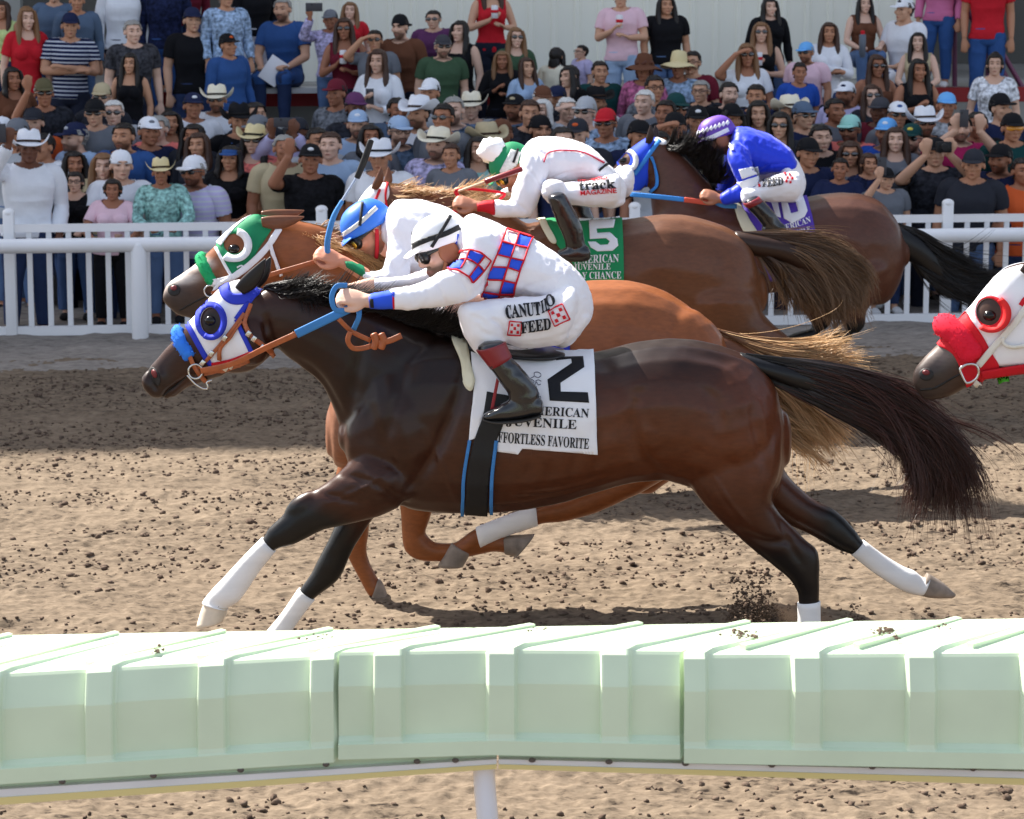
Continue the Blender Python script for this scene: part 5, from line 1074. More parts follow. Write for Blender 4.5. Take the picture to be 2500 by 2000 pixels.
for L in ([(1095,400),(1030,415),(1000,460),(972,512),(1030,525),(1090,560),(1115,595)], [(1095,400),(1160,410),(1228,460)], [(1228,460),(1185,520),(1115,595)], [(1000,462),(1078,455),(1145,488),(1180,525)], [(1098,402),(1078,455),(1050,510)], [(1192,430),(1145,488),(1095,556)]):
    dband("piping", L, 3.2, red_tr, j1, 'j', z2, .010)
dband("collar", [(1030,300),(1012,380),(1000,440),(965,500)], 8, blue_s, j1, 'j', z2, .008)
for s_, a, b, d in (("CANUT", (1318,812), (1530,790), (1308,735)), ("I", (1534,780), (1552,772), (1526,712)), ("L", (1556,768), (1582,758), (1546,700)), ("O", (1566,745), (1618,728), (1552,682)), ("FEED", (1410,895), (1592,868), (1404,832))):
    mesh("lettering", letters(s_, z2(*a), z2(*b), z2(*d), j1['bt'], Y1, off=.010, bold=.012), ink, j1['trousers'])
def badge(cx, cy, r, ang):
    ca, sa = math.cos(R(ang)), math.sin(R(ang)); T_ = lambda a, b: (cx+r*(a*ca-b*sa), cy+r*(a*sa+b*ca))
    for a, b, d, e in ((-1,-1,1,-1),(1,-1,1,1),(1,1,-1,1),(-1,1,-1,-1)): dband("emblem_frame", [T_(a, b), T_(d, e)], 2.2, red_tr, j1, 't', z2, .009)
    for a, b in ((-.5,-.5),(.5,-.5),(0,0),(-.5,.5),(.5,.5)): decal("emblem_square", [T_(a-.2,b-.2), T_(a+.2,b-.2), T_(a+.2,b+.2), T_(a-.2,b+.2)], red_tr, j1, 't', z2, .010, 4)
badge(1634, 788, 48, -25); badge(1372, 865, 38, 4)
dband("helmet_strap", [(706,415),(760,372),(850,332),(950,300),(1038,258)], 11, blackm, j1, 'h', z2, .004, 4)
dband("helmet_strap", [(985,192),(930,285),(872,378)], 7, blackm, j1, 'h', z2, .007, 4)
mesh("lettering", letters("a", z2(712,298), z2(722,296), z2(710,270), j1['bh'], Y1, off=.004), ink, j1['helmet'])
mesh("stirrup_iron", tube(gpts(Zp(z2, [(1160,1395),(1175,1330),(1205,1300),(1250,1310),(1275,1345)]), 11.76), .006, n=8), steel, h1)
# second jockey
def z2b(u, v): return z2((u-1090)*.92+640, (v-180)*.92+85)
J2 = dict(J1); J2.pop('pfolds'); J2.update(base=(1500,900), scale=.35*.92, beard=.45, skin=c(206,140,112), head=(931,400), fwd=(-.78,.52,-.40), up=(-.54,-.84,-.05), jersey_m=jersey_w, helmet_m=mat("blue_helmet_cover", c(52,116,216), .45, .4),
 torso=[(1035,310,1045,470,.085),(1085,205,1075,560,.165),(1160,180,1120,640,.21),(1320,200,1220,688,.205),(1480,265,1330,672,.185),(1620,370,1460,668,.17),(1740,500,1590,700,.168),(1785,590,1650,740,.15)],
 near_arm=[(1070,430,1200,540,.07,-.15),(1050,545,1200,640,.072,-.22),(1020,640,1180,700,.066,-.26),(960,660,1090,735,.056,-.28),(880,640,930,720,.046,-.28)],
 hand=(688,570), wrist=(770,600), handy=-.28, cuff=[(905,628,925,725,.046,-.28),(840,590,850,680,.044,-.28),(775,570,785,640,.038,-.28)], noguard=1, cuff_m=green_h, strap_m=stuffm("red_strap", 200, 36, 50), guard_m=mat("red_strap"),
 lens_m=mat("gold_lens", c(220,170,60), .1, .6, metal=.6))
J2.pop('cuff_trim'); J2.pop('cuff_far')
j2 = jockey("jockey in plain white silks and blue helmet with red chin strap and gold lenses", Y2, z2b, J2)
dband("helmet_band", [(205,392),(300,330),(430,240),(540,140)], 9, mat("grey_tape", c(205,205,200), .5), j2, 'h', z2, .004, 4)
dband("helmet_strap", [(456,110),(440,250)], 6, blackm, j2, 'h', z2, .007, 4)
mesh("lettering", letters("F", z2(268,352), z2(300,330), z2(250,300), j2['bh'], Y2, serif=False, off=.006), white_cloth, j2['helmet'])
w2 = empty("riding_crop", j2['hand'], "blue riding crop with black flap raised past the blue helmet", "riding crop")
cp = [(690,541,-.28), (690,505,-.3), (702,458,-.3), (720,424,-.3), (737,396,-.3), (753,370,-.3)]
mesh("shaft", tube(gpts(cp, Y2), [.011,.011,.010,.007,.0055,.005], n=8), mat("crop_steel", c(150,165,190), .4), w2)
mesh("grip", tube(gpts(cp[:4], Y2), [.014,.014,.013,.010], n=8), denim_b, w2); mesh("flap", tube(gpts([(752,374,-.3),(768,335,-.3),(781,296,-.3)], Y2), [.014,.016,.014], n=10, flat=.6), blackm, w2)
# third jockey
J3 = dict(J1); J3.pop('folds'); J3.pop('pfolds'); J3.update(folds=[([(440,400),(520,350),(640,320)],.008,3),([(350,300),(400,350),(440,420)],.008,3),([(300,470),(340,500),(380,530)],.006,3)], base=(760,480), scale=.44, beard=.3, skin=c(176,120,96), head=(300,322), fwd=(-.72,.62,-.3), up=(-.62,-.78,0), helmet_m=green_h, lens_m=mat("gold_lens"),
 torso=[(345,215,350,330,.095),(395,166,410,400,.20),(490,163,465,405,.22),(600,185,570,395,.21),(682,222,655,385,.18),(742,284,705,385,.16)],
 near_arm=[(345,235,480,300,.08,-.2),(330,330,455,370,.078,-.27),(300,420,430,440,.07,-.31),(285,470,385,535,.06,-.33),(255,475,300,546,.05,-.34),(212,472,215,545,.045,-.34)],
 far_arm=[(345,235,440,300,.075,.2),(310,330,400,370,.07,.22),(250,420,330,470,.055,.2),(180,460,200,510,.045,.18)],
 hand=(82,487), wrist=(128,497), handy=-.34, hand_far=(90,480), wrist_far=(140,482), handfy=.15,
 cuff=[(210,463,214,547,.05,-.34),(165,470,170,530,.048,-.34),(125,474,130,522,.042,-.34)], cuff_m=red_tr,
 pelvis=[(742,278,680,372,.16),(796,330,650,430,.165),(838,402,650,480,.165),(830,458,720,496,.14)],
 thigh=[(786,340,776,496,.11),(680,375,660,498,.105),(560,385,560,488,.10),(480,392,490,478,.095),(436,405,455,465,.08)],
 shin=[(436,400,545,400,.085),(445,440,550,430,.085),(460,470,548,448,.07)],
 boot=[(465,465,550,442,.066),(490,520,585,505,.066),(515,590,620,575,.062),(545,660,640,650,.055),(552,690,645,690,.048)],
 foot=[(648,688,655,760,.044),(605,680,610,764,.05),(555,695,560,760,.05),(515,712,518,748,.04)], far_leg=(60,-40))
for q in ('cuff_trim', 'cuff_far', 'sole', 'band'): J3.pop(q, None)
j3 = jockey("jockey in white silks with red piping and green cap with white pompom, riding number 5", Y3, z5, J3)
dband("piping", [(445,288),(462,248),(500,234),(560,232),(640,244),(735,292)], 2.6, mat("crimson_piping", c(190,30,66), .6), j3, 'j', z5, .006, 4)
dband("waistband", [(708,328),(735,305),(768,285)], 5, ink, j3, 'j', z5, .010, 4)
for s_, a, b, d, m_, sf in (("track", (616,425), (790,412), (612,385), ink, True), ("MAGAZINE", (622,446), (792,432), (620,426), red_tr, False), ("PARTNERSHIP", (610,384), (755,372), (608,372), red_tr, False)):
    mesh("lettering", letters(s_, z5(*a), z5(*b), z5(*d), j3['bt'], Y3, serif=sf, off=.010, bold=.015), m_, j3['trousers'])
pom = D(*z5(203, 230), Y3); pv = ellipsoid(pom, (.085,.08,.075), None, 22, 14); pv = (np.array(pv[0])+normals(np.array(pv[0]), pv[1])*(.018*vnoise(np.array(pv[0])*45, 5))[:, None], pv[1])
mesh("pompom", pv, mat("white_fleece", c(240,240,240), .9), j3['helmet'])
decal("cap_panel", [(235,330),(290,225),(335,240),(310,330),(250,360)], mat("silver_lace", c(206,210,208), .6, .4, (120, .6, .004), (60, .2)), j3, 'h', z5, .004, 4)
dband("helmet_strap", [(322,225),(300,290)], 5, ink, j3, 'h', z5, .008, 4)
w3 = empty("riding_crop", j3['hand'], "crop with dark red grip lying along the cheek under the green cap", "riding crop")
mesh("shaft", tube(gpts([(*z5(40,425), -.36), (*z5(180,375), -.36)], Y3), .007, n=8), mat("tan_cane", c(214,180,150), .5), w3); mesh("grip", tube(gpts([(*z5(170,378), -.36), (*z5(338,320), -.36)], Y3), .016, n=8), mat("oxblood_leather"), w3)
# fourth jockey
J4 = dict(J1); J4.pop('folds'); J4.pop('pfolds'); J4.update(folds=[([(1480,330),(1540,300),(1640,290)],.009,3),([(1400,240),(1440,300),(1470,340)],.009,3),([(1420,160),(1500,220),(1600,260)],.006,4)], base=(1600,470), scale=.44, beard=.9, skin=c(168,112,86), head=(1274,176), fwd=(-.92,.33,-.25), up=(-.33,-.94,0), helmet_m=mat("purple_helmet_cover", c(108,70,176), .5, .4), jersey_m=mat("royal_silk", c(28,58,214), .5, .3, (7, .5, .014), sheen=.2),
 torso=[(1338,178,1342,258,.09),(1362,122,1345,325,.18),(1430,120,1400,350,.22),(1530,155,1480,345,.205),(1620,215,1560,338,.185),(1652,268,1600,335,.175)],
 near_arm=[(1348,190,1430,235,.08,-.18),(1328,260,1440,290,.082,-.27),(1350,330,1462,360,.075,-.31),(1372,385,1468,425,.068,-.33),(1345,410,1400,470,.058,-.34),(1298,435,1318,488,.05,-.34)],
 far_arm=[(1320,180,1400,225,.075,.2),(1310,280,1390,300,.07,.22),(1290,370,1350,400,.06,.2),(1265,430,1290,460,.05,.15)],
 hand=(1255,452), wrist=(1298,464), handy=-.34, hand_far=(1245,440), wrist_far=(1275,440), handfy=.12,
 pelvis=[(1645,258,1560,335,.17),(1680,320,1540,410,.18),(1698,390,1530,455,.18),(1680,440,1600,476,.15)],
 thigh=[(1650,330,1640,474,.11),(1560,350,1540,476,.105),(1480,380,1480,472,.10),(1430,420,1440,480,.09),(1395,440,1415,490,.07)],
 shin=[(1392,432,1480,430,.085),(1396,465,1482,448,.08),(1405,492,1475,458,.07)],
 boot=[(1405,488,1478,455,.066),(1440,525,1515,490,.066),(1470,560,1550,530,.062),(1500,598,1585,575,.055)],
 foot=[(1590,580,1598,620,.045),(1545,575,1552,622,.05),(1510,590,1515,620,.045),(1490,600,1494,616,.035)], band=[(1400,486,1476,450,.072),(1420,508,1496,470,.072)], far_leg=(-110,-40))
for q in ('cuff_trim', 'cuff_far', 'sole', 'cuff'): J4.pop(q, None)
j4 = jockey("jockey in royal blue silks and purple helmet with white diamonds, riding number 10", Y4, z5, J4)
for q in ([(1380,322),(1470,305),(1478,340),(1395,368)], [(1372,385),(1475,350),(1472,395),(1400,420)]): decal("sleeve_stripe", q, white_cloth, j4, 'j', z5, .008, 4)
dband("helmet_band", [(1158,190),(1230,175),(1330,130)], 9, white_cloth, j4, 'h', z5, .004, 4)
for i in range(9):
    x, y = 1172+i*19, 152-i*6.5; decal("helmet_diamond", [(x,y-14),(x+10,y-2),(x,y+12),(x-10,y)], white_cloth, j4, 'h', z5, .006, 3)
dband("collar", [(1318,180),(1345,215),(1350,232)], 6, white_cloth, j4, 'j', z5, .008, 4)
for s_, a, b, d in (("FEED", (1492,408), (1592,396), (1490,372)),): mesh("lettering", letters(s_, z5(*a), z5(*b), z5(*d), j4['bt'], Y4, off=.010, bold=.015), ink, j4['trousers'])
for a, b in ((1600,345),(1612,365),(1622,350),(1606,380),(1625,385),(1634,368),(1472,385),(1478,402)): decal("emblem_square", [(a-5,b-6),(a+5,b-8),(a+6,b+4),(a-4,b+6)], red_tr, j4, 't', z5, .010, 3)
# ================================================================ the crowd: one body per pose, then a person per spectator
FV = frame((0, -1, .10), (0, .10, 1)); HC = Vector((0, -.02, 1.60))
cskin = mat("spectator_skin", rough=.55, spec=.3, objcol=True, attr='Col'); cshirt = mat("spectator_cloth", rough=.85, spec=.15, objcol=True, bump=(12, .5, .012), var=(6, .10))
cprint = mat("spectator_print", rough=.85, spec=.15, objcol=True, var=(26, .75), bump=(12, .4, .01)); cstripe = None
def stripe_mat():
    m = mat("spectator_stripe", rough=.85, spec=.15, objcol=True); n = m.node_tree; b = n.nodes["Principled BSDF"]; L = n.links.new
    tc = n.nodes.new("ShaderNodeTexCoord"); wv = n.nodes.new("ShaderNodeTexWave"); wv.bands_direction = 'Z'; wv.inputs['Scale'].default_value = 7.5; wv.inputs['Distortion'].default_value = .3
    L(tc.outputs['Object'], wv.inputs['Vector']); oi = n.nodes.new("ShaderNodeObjectInfo"); mx = n.nodes.new("ShaderNodeMix"); mx.data_type = 'RGBA'
    rp = n.nodes.new("ShaderNodeMath"); rp.operation = 'GREATER_THAN'; rp.inputs[1].default_value = .72; L(wv.outputs['Fac'], rp.inputs[0]); L(rp.outputs[0], mx.inputs[0]); L(oi.outputs['Color'], mx.inputs[6]); mx.inputs[7].default_value = (.55, .58, .66, 1); L(mx.outputs[2], b.inputs['Base Color']); return m
cstripe = stripe_mat()
chair = mat("spectator_hair", rough=.5, spec=.4, objcol=True, bump=(60, .8, .006), stretch=(1, 1, .15)); cfelt = mat("spectator_hat", rough=.8, spec=.2, objcol=True, bump=(30, .15, .003)); dlens = mat("dark_lens"); phone_m = mat("phone_glass", (.012,.012,.015,1), .15, .6)
def rp(p): return Vector(p)
POSES = {  # elbow, wrist, hand direction for the right (-x) and left (+x) arm of a figure that faces -y
 'down': (((-.245,.03,1.12), (-.25,-.05,.88), (0,-.1,-1)), ((.245,.03,1.12), (.25,-.05,.88), (0,-.1,-1))),
 'cross': (((-.25,-.06,1.14), (.04,-.20,1.15), (1,-.1,.1)), ((.25,-.06,1.14), (-.04,-.24,1.19), (-1,.1,.1))),
 'up': (((-.27,-.22,1.38), (-.09,-.34,1.60), (.1,-.2,1)), ((.27,-.22,1.38), (.09,-.34,1.60), (-.1,-.2,1))),
 'one': (((-.28,-.20,1.40), (-.17,-.30,1.64), (.1,-.1,1)), ((.245,.03,1.12), (.22,-.10,.90), (0,-.2,-1))),
 'lean': (((-.27,-.12,1.13), (-.16,-.34,1.05), (.5,-.8,-.1)), ((.27,-.12,1.13), (.16,-.34,1.05), (-.5,-.8,-.1))),
 'shade': (((-.32,-.10,1.42), (-.13,-.17,1.62), (1,-.1,.3)), ((.25,-.02,1.12), (.16,-.2,1.06), (-.5,-.6,.2))),
 'chest': (((-.26,-.05,1.13), (-.09,-.25,1.22), (.6,-.3,.5)), ((.26,-.05,1.13), (.10,-.24,1.14), (-.7,-.4,.3))),
 'sit': (((-.25,-.08,1.12), (-.14,-.30,1.03), (.3,-.9,0)), ((.25,-.08,1.12), (.14,-.30,1.03), (-.3,-.9,0)))}
def limb(a, b): return (np.array(a, float), np.array(b, float))
BODY = {}
def body_template(pose, fem):
    key = (pose, fem)
    if key in BODY: return BODY[key]
    hw = .185 if not fem else .165; parts = head_parts(HC, FV, 1.0, fem)
    E = lambda z, rx, ry, y=0: (0, y, z, rx, 0, 0, 0, ry, 0)
    chest = .125 if not fem else .120
    parts.append(loft([E(.84, .15 if not fem else .165, .115), E(.92, .170 if not fem else .180, .125), E(1.04, .150 if not fem else .138, .108), E(1.18, .168 if not fem else .150, chest, -.005), E(1.30, .185 if not fem else .165, chest+.005, -.008), E(1.40, hw*.98, .098, .005), E(1.455, .115, .075, .01)], n=22, ex=2.4))
    if fem:
        for sx in (-1, 1): parts.append(ellipsoid((sx*.075, -.10, 1.265), (.068, .062, .07)))
    parts.append(tube([(0, .015, 1.40), (0, .008, 1.48), (0, -.005, 1.56)], [.068, .056, .056], n=14))
    bones = {'torso': [limb((0, 0, .9), (0, 0, 1.42))], 'head': [limb((0, -.0, 1.50), (0, -.03, 1.68))], 'arm': [], 'hand': [], 'leg': [], 'foot': []}
    r = .9 if fem else 1.0; hands = []
    for sx, (el, wr, hd) in zip((-1, 1), POSES[pose]):
        sh = (sx*(hw-.005), .008, 1.395); hdv = Vector(hd).normalized(); wr = Vector(wr)
        parts.append(tube([(sx*hw*.6, .01, 1.40), sh, tuple((Vector(sh)+Vector(el))/2+Vector((sx*.008, 0, 0))), el], [.060*r, .064*r, .055*r, .044*r], n=12))
        parts.append(tube([el, tuple((Vector(el)*.6+wr*.4)), tuple(wr)], [.046*r, .043*r, .030*r], n=12))
        hc = wr+hdv*.075; parts += fist(hc, hdv, (0, -.3, 1) if abs(hdv.z) < .8 else (0, -1, .2), .95, sx, .35); hands.append(hc)
        bones['arm'] += [limb(sh, el), limb(el, tuple(wr))]; bones['hand'].append(limb(tuple(wr+hdv*.03), tuple(wr+hdv*.14)))
    for sx in (-1, 1):
        if pose == 'sit': J = [(sx*.09, 0, .90), (sx*.13, -.42, .93), (sx*.13, -.44, .48)]
        else: J = [(sx*.09, 0, .88), (sx*.11, -.015, .48), (sx*.12, .02, .07)]
        mid = (Vector(J[0])+Vector(J[1]))/2
        parts.append(tube([J[0], tuple(mid), J[1]], [.098, .085, .062], n=14)); parts.append(tube([J[1], tuple(Vector(J[1])*.65+Vector(J[2])*.35+Vector((0, .015, 0))), J[2]], [.06, .058, .038], n=14))
        f0 = Vector(J[2]); parts.append(loft([(*(f0+Vector((0, .05, -.02))), .036, 0, 0, 0, 0, .04), (*(f0+Vector((0, -.05, -.025))), .042, 0, 0, 0, 0, .038), (*(f0+Vector((0, -.16, -.045))), .042, 0, 0, 0, 0, .024)], n=14))
        bones['leg'] += [limb(*J[:2]), limb(*J[1:])]; bones['foot'].append(limb(tuple(f0+Vector((0, .05, -.04))), tuple(f0+Vector((0, -.18, -.05)))))
    V, F = union(parts, .0085, 4)
    names = list(bones); Dm = []; Tm = []
    for nme in names:
        bd = np.full(len(V), 9.0); bt = np.zeros(len(V))
        for i, (a, b) in enumerate(bones[nme]):
            ab = b-a; t = np.clip(((V-a)@ab)/(ab@ab), 0, 1); d = np.linalg.norm(V-(a+t[:, None]*ab), axis=1)
            w = {'torso': .15, 'head': .09, 'arm': .05, 'hand': .045, 'leg': .085, 'foot': .05}[nme]; d = d/w
            k = d < bd; bd[k] = d[k]; bt[k] = t[k]+(i % 2)
        Dm.append(bd); Tm.append(bt)
    Dm = np.array(Dm); cls = np.argmin(Dm, 0); Tm = np.array(Tm)[cls, np.arange(len(V))]
    hm = (cls == names.index('head')) | (V[:, 2] > 1.52); 
    q = (V-np.array(HC))@np.array(FV); ishead = (np.linalg.norm(q*[1, 1, .85], axis=1) < .15) & (cls != names.index('hand')) & (cls != names.index('arm'))
    col = np.ones((len(V), 3)); tmp = head_colour(V, col*.999, HC, FV, 1.0, (1, 1, 1), (.14, .10, .08), 0, (.80, .45, .42)); col[ishead] = tmp[ishead]
    cb = np.ones((len(V), 3)); tb = head_colour(V, cb*.999, HC, FV, 1.0, (1, 1, 1), (.12, .09, .08), .85, (.70, .42, .40)); cb[ishead] = tb[ishead]
    t = dict(V=V, F=F, N=normals(V, F), cls=cls, names=names, T=Tm, q=q, ishead=ishead, hands=hands, col=(col, cb), me={})
    BODY[key] = t; return t
def data_mesh(name, vf, m, cols=None):
    o = mesh(name, vf, m, None, True, cols); me = o.data; bpy.data.objects.remove(o); return me
def region_shell(t, mask, off, thick, amp=0, seed=1, sc=9):
    V, F, N = t['V'], t['F'], t['N']; keep = [q for q in F if mask[list(q)].all()]
    if not keep: return None
    ids = sorted({i for q in keep for i in q}); mp = {a: b for b, a in enumerate(ids)}; tr = []
    for q in keep:
        q = [mp[i] for i in q]; tr.append((q[0], q[1], q[2]))
        if len(q) == 4: tr.append((q[0], q[2], q[3]))
    v = V[ids]; n = N[ids]; o = off if np.isscalar(off) else off[ids]
    a = np.abs(vnoise(v*sc, seed)); out = v+n*(o+amp*(.9-1.8*a))[:, None] if not np.isscalar(o) else v+n*(o+amp*(.9-1.8*a))[:, None]
    return shell(out, n, tr, thick)
def body_mesh(pose, fem, beard):
    t = body_template(pose, fem); k = ('b', beard)
    if k not in t['me']: t['me'][k] = data_mesh("body", (t['V'], t['F']), cskin, t['col'][1 if beard else 0])
    return t['me'][k]
def shirt_mesh(pose, fem, sl, kind):
    t = body_template(pose, fem); k = ('s', sl, kind)
    if k not in t['me']:
        n = t['names']; c_ = t['cls']; z = t['V'][:, 2]; nk = np.linalg.norm(t['V'][:, :2]-[0, .01], axis=1)
        m = (c_ == n.index('torso')) & (z > .86); arm = c_ == n.index('arm'); lim = {'l': 1.97, 's': .62, 't': -.1, 'o': -.1}[sl]
        m |= arm & (t['T'] < lim); m |= (c_ == n.index('leg')) & (z > .86)
        if sl == 't': m |= arm & (t['T'] < .05) & (np.abs(t['V'][:, 0]) < .165)
        if sl == 'o': m &= z < 1.34
        m &= ~((nk < .088) & (z > 1.44)) & (c_ != n.index('head')) & ~t['ishead'] & ((z < 1.475) | arm)
        if sl == 't': m &= ~((z > 1.36) & (t['V'][:, 1] < -.02) & (np.abs(t['V'][:, 0]) < .085))
        if fem and sl in 'st': m &= ~((z > 1.39) & (nk < .11) & (t['V'][:, 1] < 0))
        t['me'][k] = data_mesh("shirt", region_shell(t, m, .014 if sl != 't' else .007, .010, .008, 3), {'p': cshirt, 'x': cprint, '=': cstripe}[kind])
    return t['me'][k]
def collar_mesh():
    if 'collar' not in HM:
        mb = MB(); th = np.linspace(-2.75, 2.75, 25); pts = [(.082*math.sin(a), .012+.072*math.cos(a)*1.0, 1.462-.026*(1-math.cos(a))*.5-.012) for a in th]
        mb.add(tube(pts, .020, n=8, sub=1, flat=.45, side=(0, 0, 1.0)))
        for sx in (-1, 1): mb.add(tube([(sx*.028, -.060, 1.440), (sx*.050, -.095, 1.400), (sx*.062, -.112, 1.372)], [.020, .022, .006], n=8, flat=.4))
        HM['collar'] = data_mesh("collar", mb.vf(), cshirt)
    return HM['collar']
def pants_mesh(pose, fem):
    t = body_template(pose, fem)
    if 'p' not in t['me']:
        n = t['names']; z = t['V'][:, 2]; m = ((t['cls'] == n.index('leg')) & (z > .1)) | ((t['cls'] == n.index('torso')) & (z < .97)); t['me']['p'] = data_mesh("trousers", region_shell(t, m, .012, .010, .006, 6), cshirt)
    return t['me']['p']
def shoe_mesh(pose, fem):
    t = body_template(pose, fem)
    if 'f' not in t['me']: t['me']['f'] = data_mesh("shoes", region_shell(t, t['cls'] == t['names'].index('foot'), .008, .006), cfelt)
    return t['me']['f']
HM = {}
def HL(p): return HC+FV@Vector(p)
def hm_put(vf):                                    # head space -> figure space
    v = np.asarray(vf[0], float); return (v@np.array(FV).T+np.array(HC), vf[1])
def head_item(kind):
    if kind in HM: return HM[kind]
    t = body_template('down', False); q = t['q']; rgn = t['ishead'] & (np.abs(q[:, 0]) < .0885)
    if kind == 'short':
        m = rgn & ((q[:, 2] > .070) | ((q[:, 1] < .025) & (q[:, 2] > .025)) | ((q[:, 1] < -.035) & (q[:, 2] > -.06))); vf = region_shell(t, m, .013, .014, .010, 5, 38); mm = chair
    elif kind in ('long', 'bun', 'bob', 'pony'):
        m = rgn & ((q[:, 2] > .066) | ((q[:, 1] < .045) & (q[:, 2] > .0)) | ((q[:, 1] < .0) & (q[:, 2] > -.08))); mb = MB().add(region_shell(t, m, .015, .016, .008, 5, 30))
        L = {'long': .30, 'bob': .15, 'bun': 0, 'pony': 0}[kind]
        if L:
            P_ = [ellipsoid((0, -.075, -.10), (.088, .045, .13)), ellipsoid((0, -.085, -.06-L*.5), (.10, .035, L*.55))]
            for sx in (-1, 1): P_.append(tube([(sx*.070, .045, .075), (sx*.088, .030, .0), (sx*.094, .020, -.10), (sx*.10, .035, -.06-L*.55), (sx*.085, .05, -.04-L)], [.018, .026, .033, .032, .014], n=10, flat=1.3))
            V, F = union(P_, .008, 3); N = normals(V, F); V = V+N*(.008*np.abs(vnoise(V*[60, 60, 6], 4))-.002)[:, None]; mb.add(hm_put((V, F)))
        elif kind == 'bun': mb.add(hm_put(ellipsoid((0, -.07, .11), (.05, .05, .045))))
        else: mb.add(hm_put(tube([(0, -.10, .05), (0, -.135, .0), (.02, -.13, -.12), (.04, -.10, -.24)], [.03, .036, .032, .01], n=10)))
        vf = mb.vf(); mm = chair
    elif kind == 'curly':
        V, F = union([ellipsoid((0, -.02, .06), (.105, .12, .095)), ellipsoid((0, -.06, -.02), (.10, .08, .10))], .009, 2); V = V[:]; k_ = (V[:, 1] > .055) & (V[:, 2] < .05); V[k_, 1] = .05; V += normals(V, F)*(.018*vnoise(V*38, 3))[:, None]; vf = hm_put((V, F)); mm = chair
    elif kind in ('cowboy', 'sun'):
        th = np.linspace(0, 2*math.pi, 40, endpoint=False); rings = []
        big = 1.0 if kind == 'cowboy' else 1.12
        prof = [(1.00, .052, .0), (1.02, .070, 0), (1.0, .10, 0), (.95, .135, 0), (.84, .168, 0), (.60, .176, 0), (.30, .166, 0), (.05, .160, 0)]
        V = []
        for fr_, z in ((1.0, 0), (.86, 0), (.70, 0), (.56, 0)):        # brim from the edge inwards
            for a in th:
                x, y = .175*big*fr_*math.cos(a), .205*big*fr_*math.sin(a); ed = max(0, (fr_-.55)/.45)
                zz = .054+(.092*abs(math.cos(a))**3*ed**1.6-.026*abs(math.sin(a))**2*ed if kind == 'cowboy' else -.045*ed**1.3+.012*math.sin(3*a)*ed)
                V.append((x*(1-.12*ed*abs(math.cos(a))**3 if kind == 'cowboy' else 1), y-.01, zz))
        for r_, z, _ in prof:
            for a in th:
                x, y = .088*r_*math.cos(a), .108*r_*math.sin(a); dent = (-.022*math.exp(-(x/.022)**2)*max(0, (z-.13)/.04) if kind == 'cowboy' else 0); pin = 1-.16*max(0, (z-.10)/.07)*max(0, math.sin(a))
                V.append((x*pin, y-.01, z+dent+.008*max(0, math.sin(a))*(z > .15)))
        n = 40; F = [(j*n+i, j*n+(i+1) % n, (j+1)*n+(i+1) % n, (j+1)*n+i) for j in range(len(V)//n-1) for i in range(n)]; F.append(tuple(range(len(V)-n, len(V))))
        b0 = len(V); V = V+[(x, y, z-.006) for (x, y, z) in V[:4*n]]; F += [(b0+j*n+(i+1) % n, b0+j*n+i, b0+(j+1)*n+i, b0+(j+1)*n+(i+1) % n) for j in range(3) for i in range(n)]+[(i, b0+i, b0+(i+1) % n, (i+1) % n) for i in range(n)]
        V, F = np.array(V), F; V[:, 2] -= .005; vf = hm_put((V, F)); mm = cfelt
    elif kind == 'band':
        vf = hm_put(loft([(0, -.01, .058, .091, 0, 0, 0, .111, 0), (0, -.01, .078, .091, 0, 0, 0, .111, 0)], n=30, sub=1, ex=2, cap=0)); mm = cfelt
    elif kind in ('cap', 'back', 'visor'):
        st = [(0, -.012-.008*a, .030+.118*math.sin(a*math.pi/2), .0865*max(.06, math.cos(a*math.pi/2)**.72), 0, 0, 0, .108*max(.06, math.cos(a*math.pi/2)**.72), .014*(1-a)) for a in np.linspace(0, 1 if kind != 'visor' else .25, 8)]
        mb = MB().add(loft(st, n=24, sub=2, ex=2.15, cap=.02))
        mb.add(loft([(0, .085, .040, .078, 0, -.0, 0, .004, .010), (0, .125, .040, .074, 0, 0, 0, .002, .008), (0, .160, .032, .062, 0, 0, 0, .001, .006), (0, .178, .026, .040, 0, 0, 0, .001, .004)], n=18, sub=3, ex=2.6, cap=.2)); mb.add(ellipsoid((0, -.02, .149), (.008, .008, .005)))
        v, f = mb.vf()
        if kind == 'back': v = v*[-1, -1, 1]+[0, -.02, -.0]
        vf = hm_put((v, f)); mm = cfelt
    elif kind == 'logo':
        vf = hm_put(ellipsoid((0, .082, .092), (.024, .010, .017))); mm = cfelt
    elif kind in ('sun_g', 'eye_g'):
        mb = MB()
        for sx in (-1, 1):
            if kind == 'sun_g': mb.add(ellipsoid((sx*.035, .097, .006), (.031, .010, .021))); 
            else:
                cc = [(sx*.034+.026*math.cos(a), .100, .005+.019*math.sin(a)) for a in np.linspace(0, 2*math.pi, 13)]; mb.add(tube(cc, .0028, n=6, sub=1))
            mb.add(tube([(sx*.062, .092, .012), (sx*.080, .05, .012), (sx*.088, .0, .006)], .0045, n=6, sub=2))
        mb.add(tube([(-.012, .105, .012), (.012, .105, .012)], .005, n=6)); vf = hm_put(mb.vf()); mm = dlens if kind == 'sun_g' else phone_m
    elif kind == 'gold_g': vf = hm_put(loft([(-.066, .085, .006, 0, .012, 0, 0, 0, .014), (-.035, .100, .005, 0, .009, 0, 0, 0, .022), (0, .107, .008, 0, .008, 0, 0, 0, .017), (.035, .100, .005, 0, .009, 0, 0, 0, .022), (.066, .085, .006, 0, .012, 0, 0, 0, .014)], n=12)); mm = mat("orange_lens", c(238,160,40), .1, .7, coat=.6)
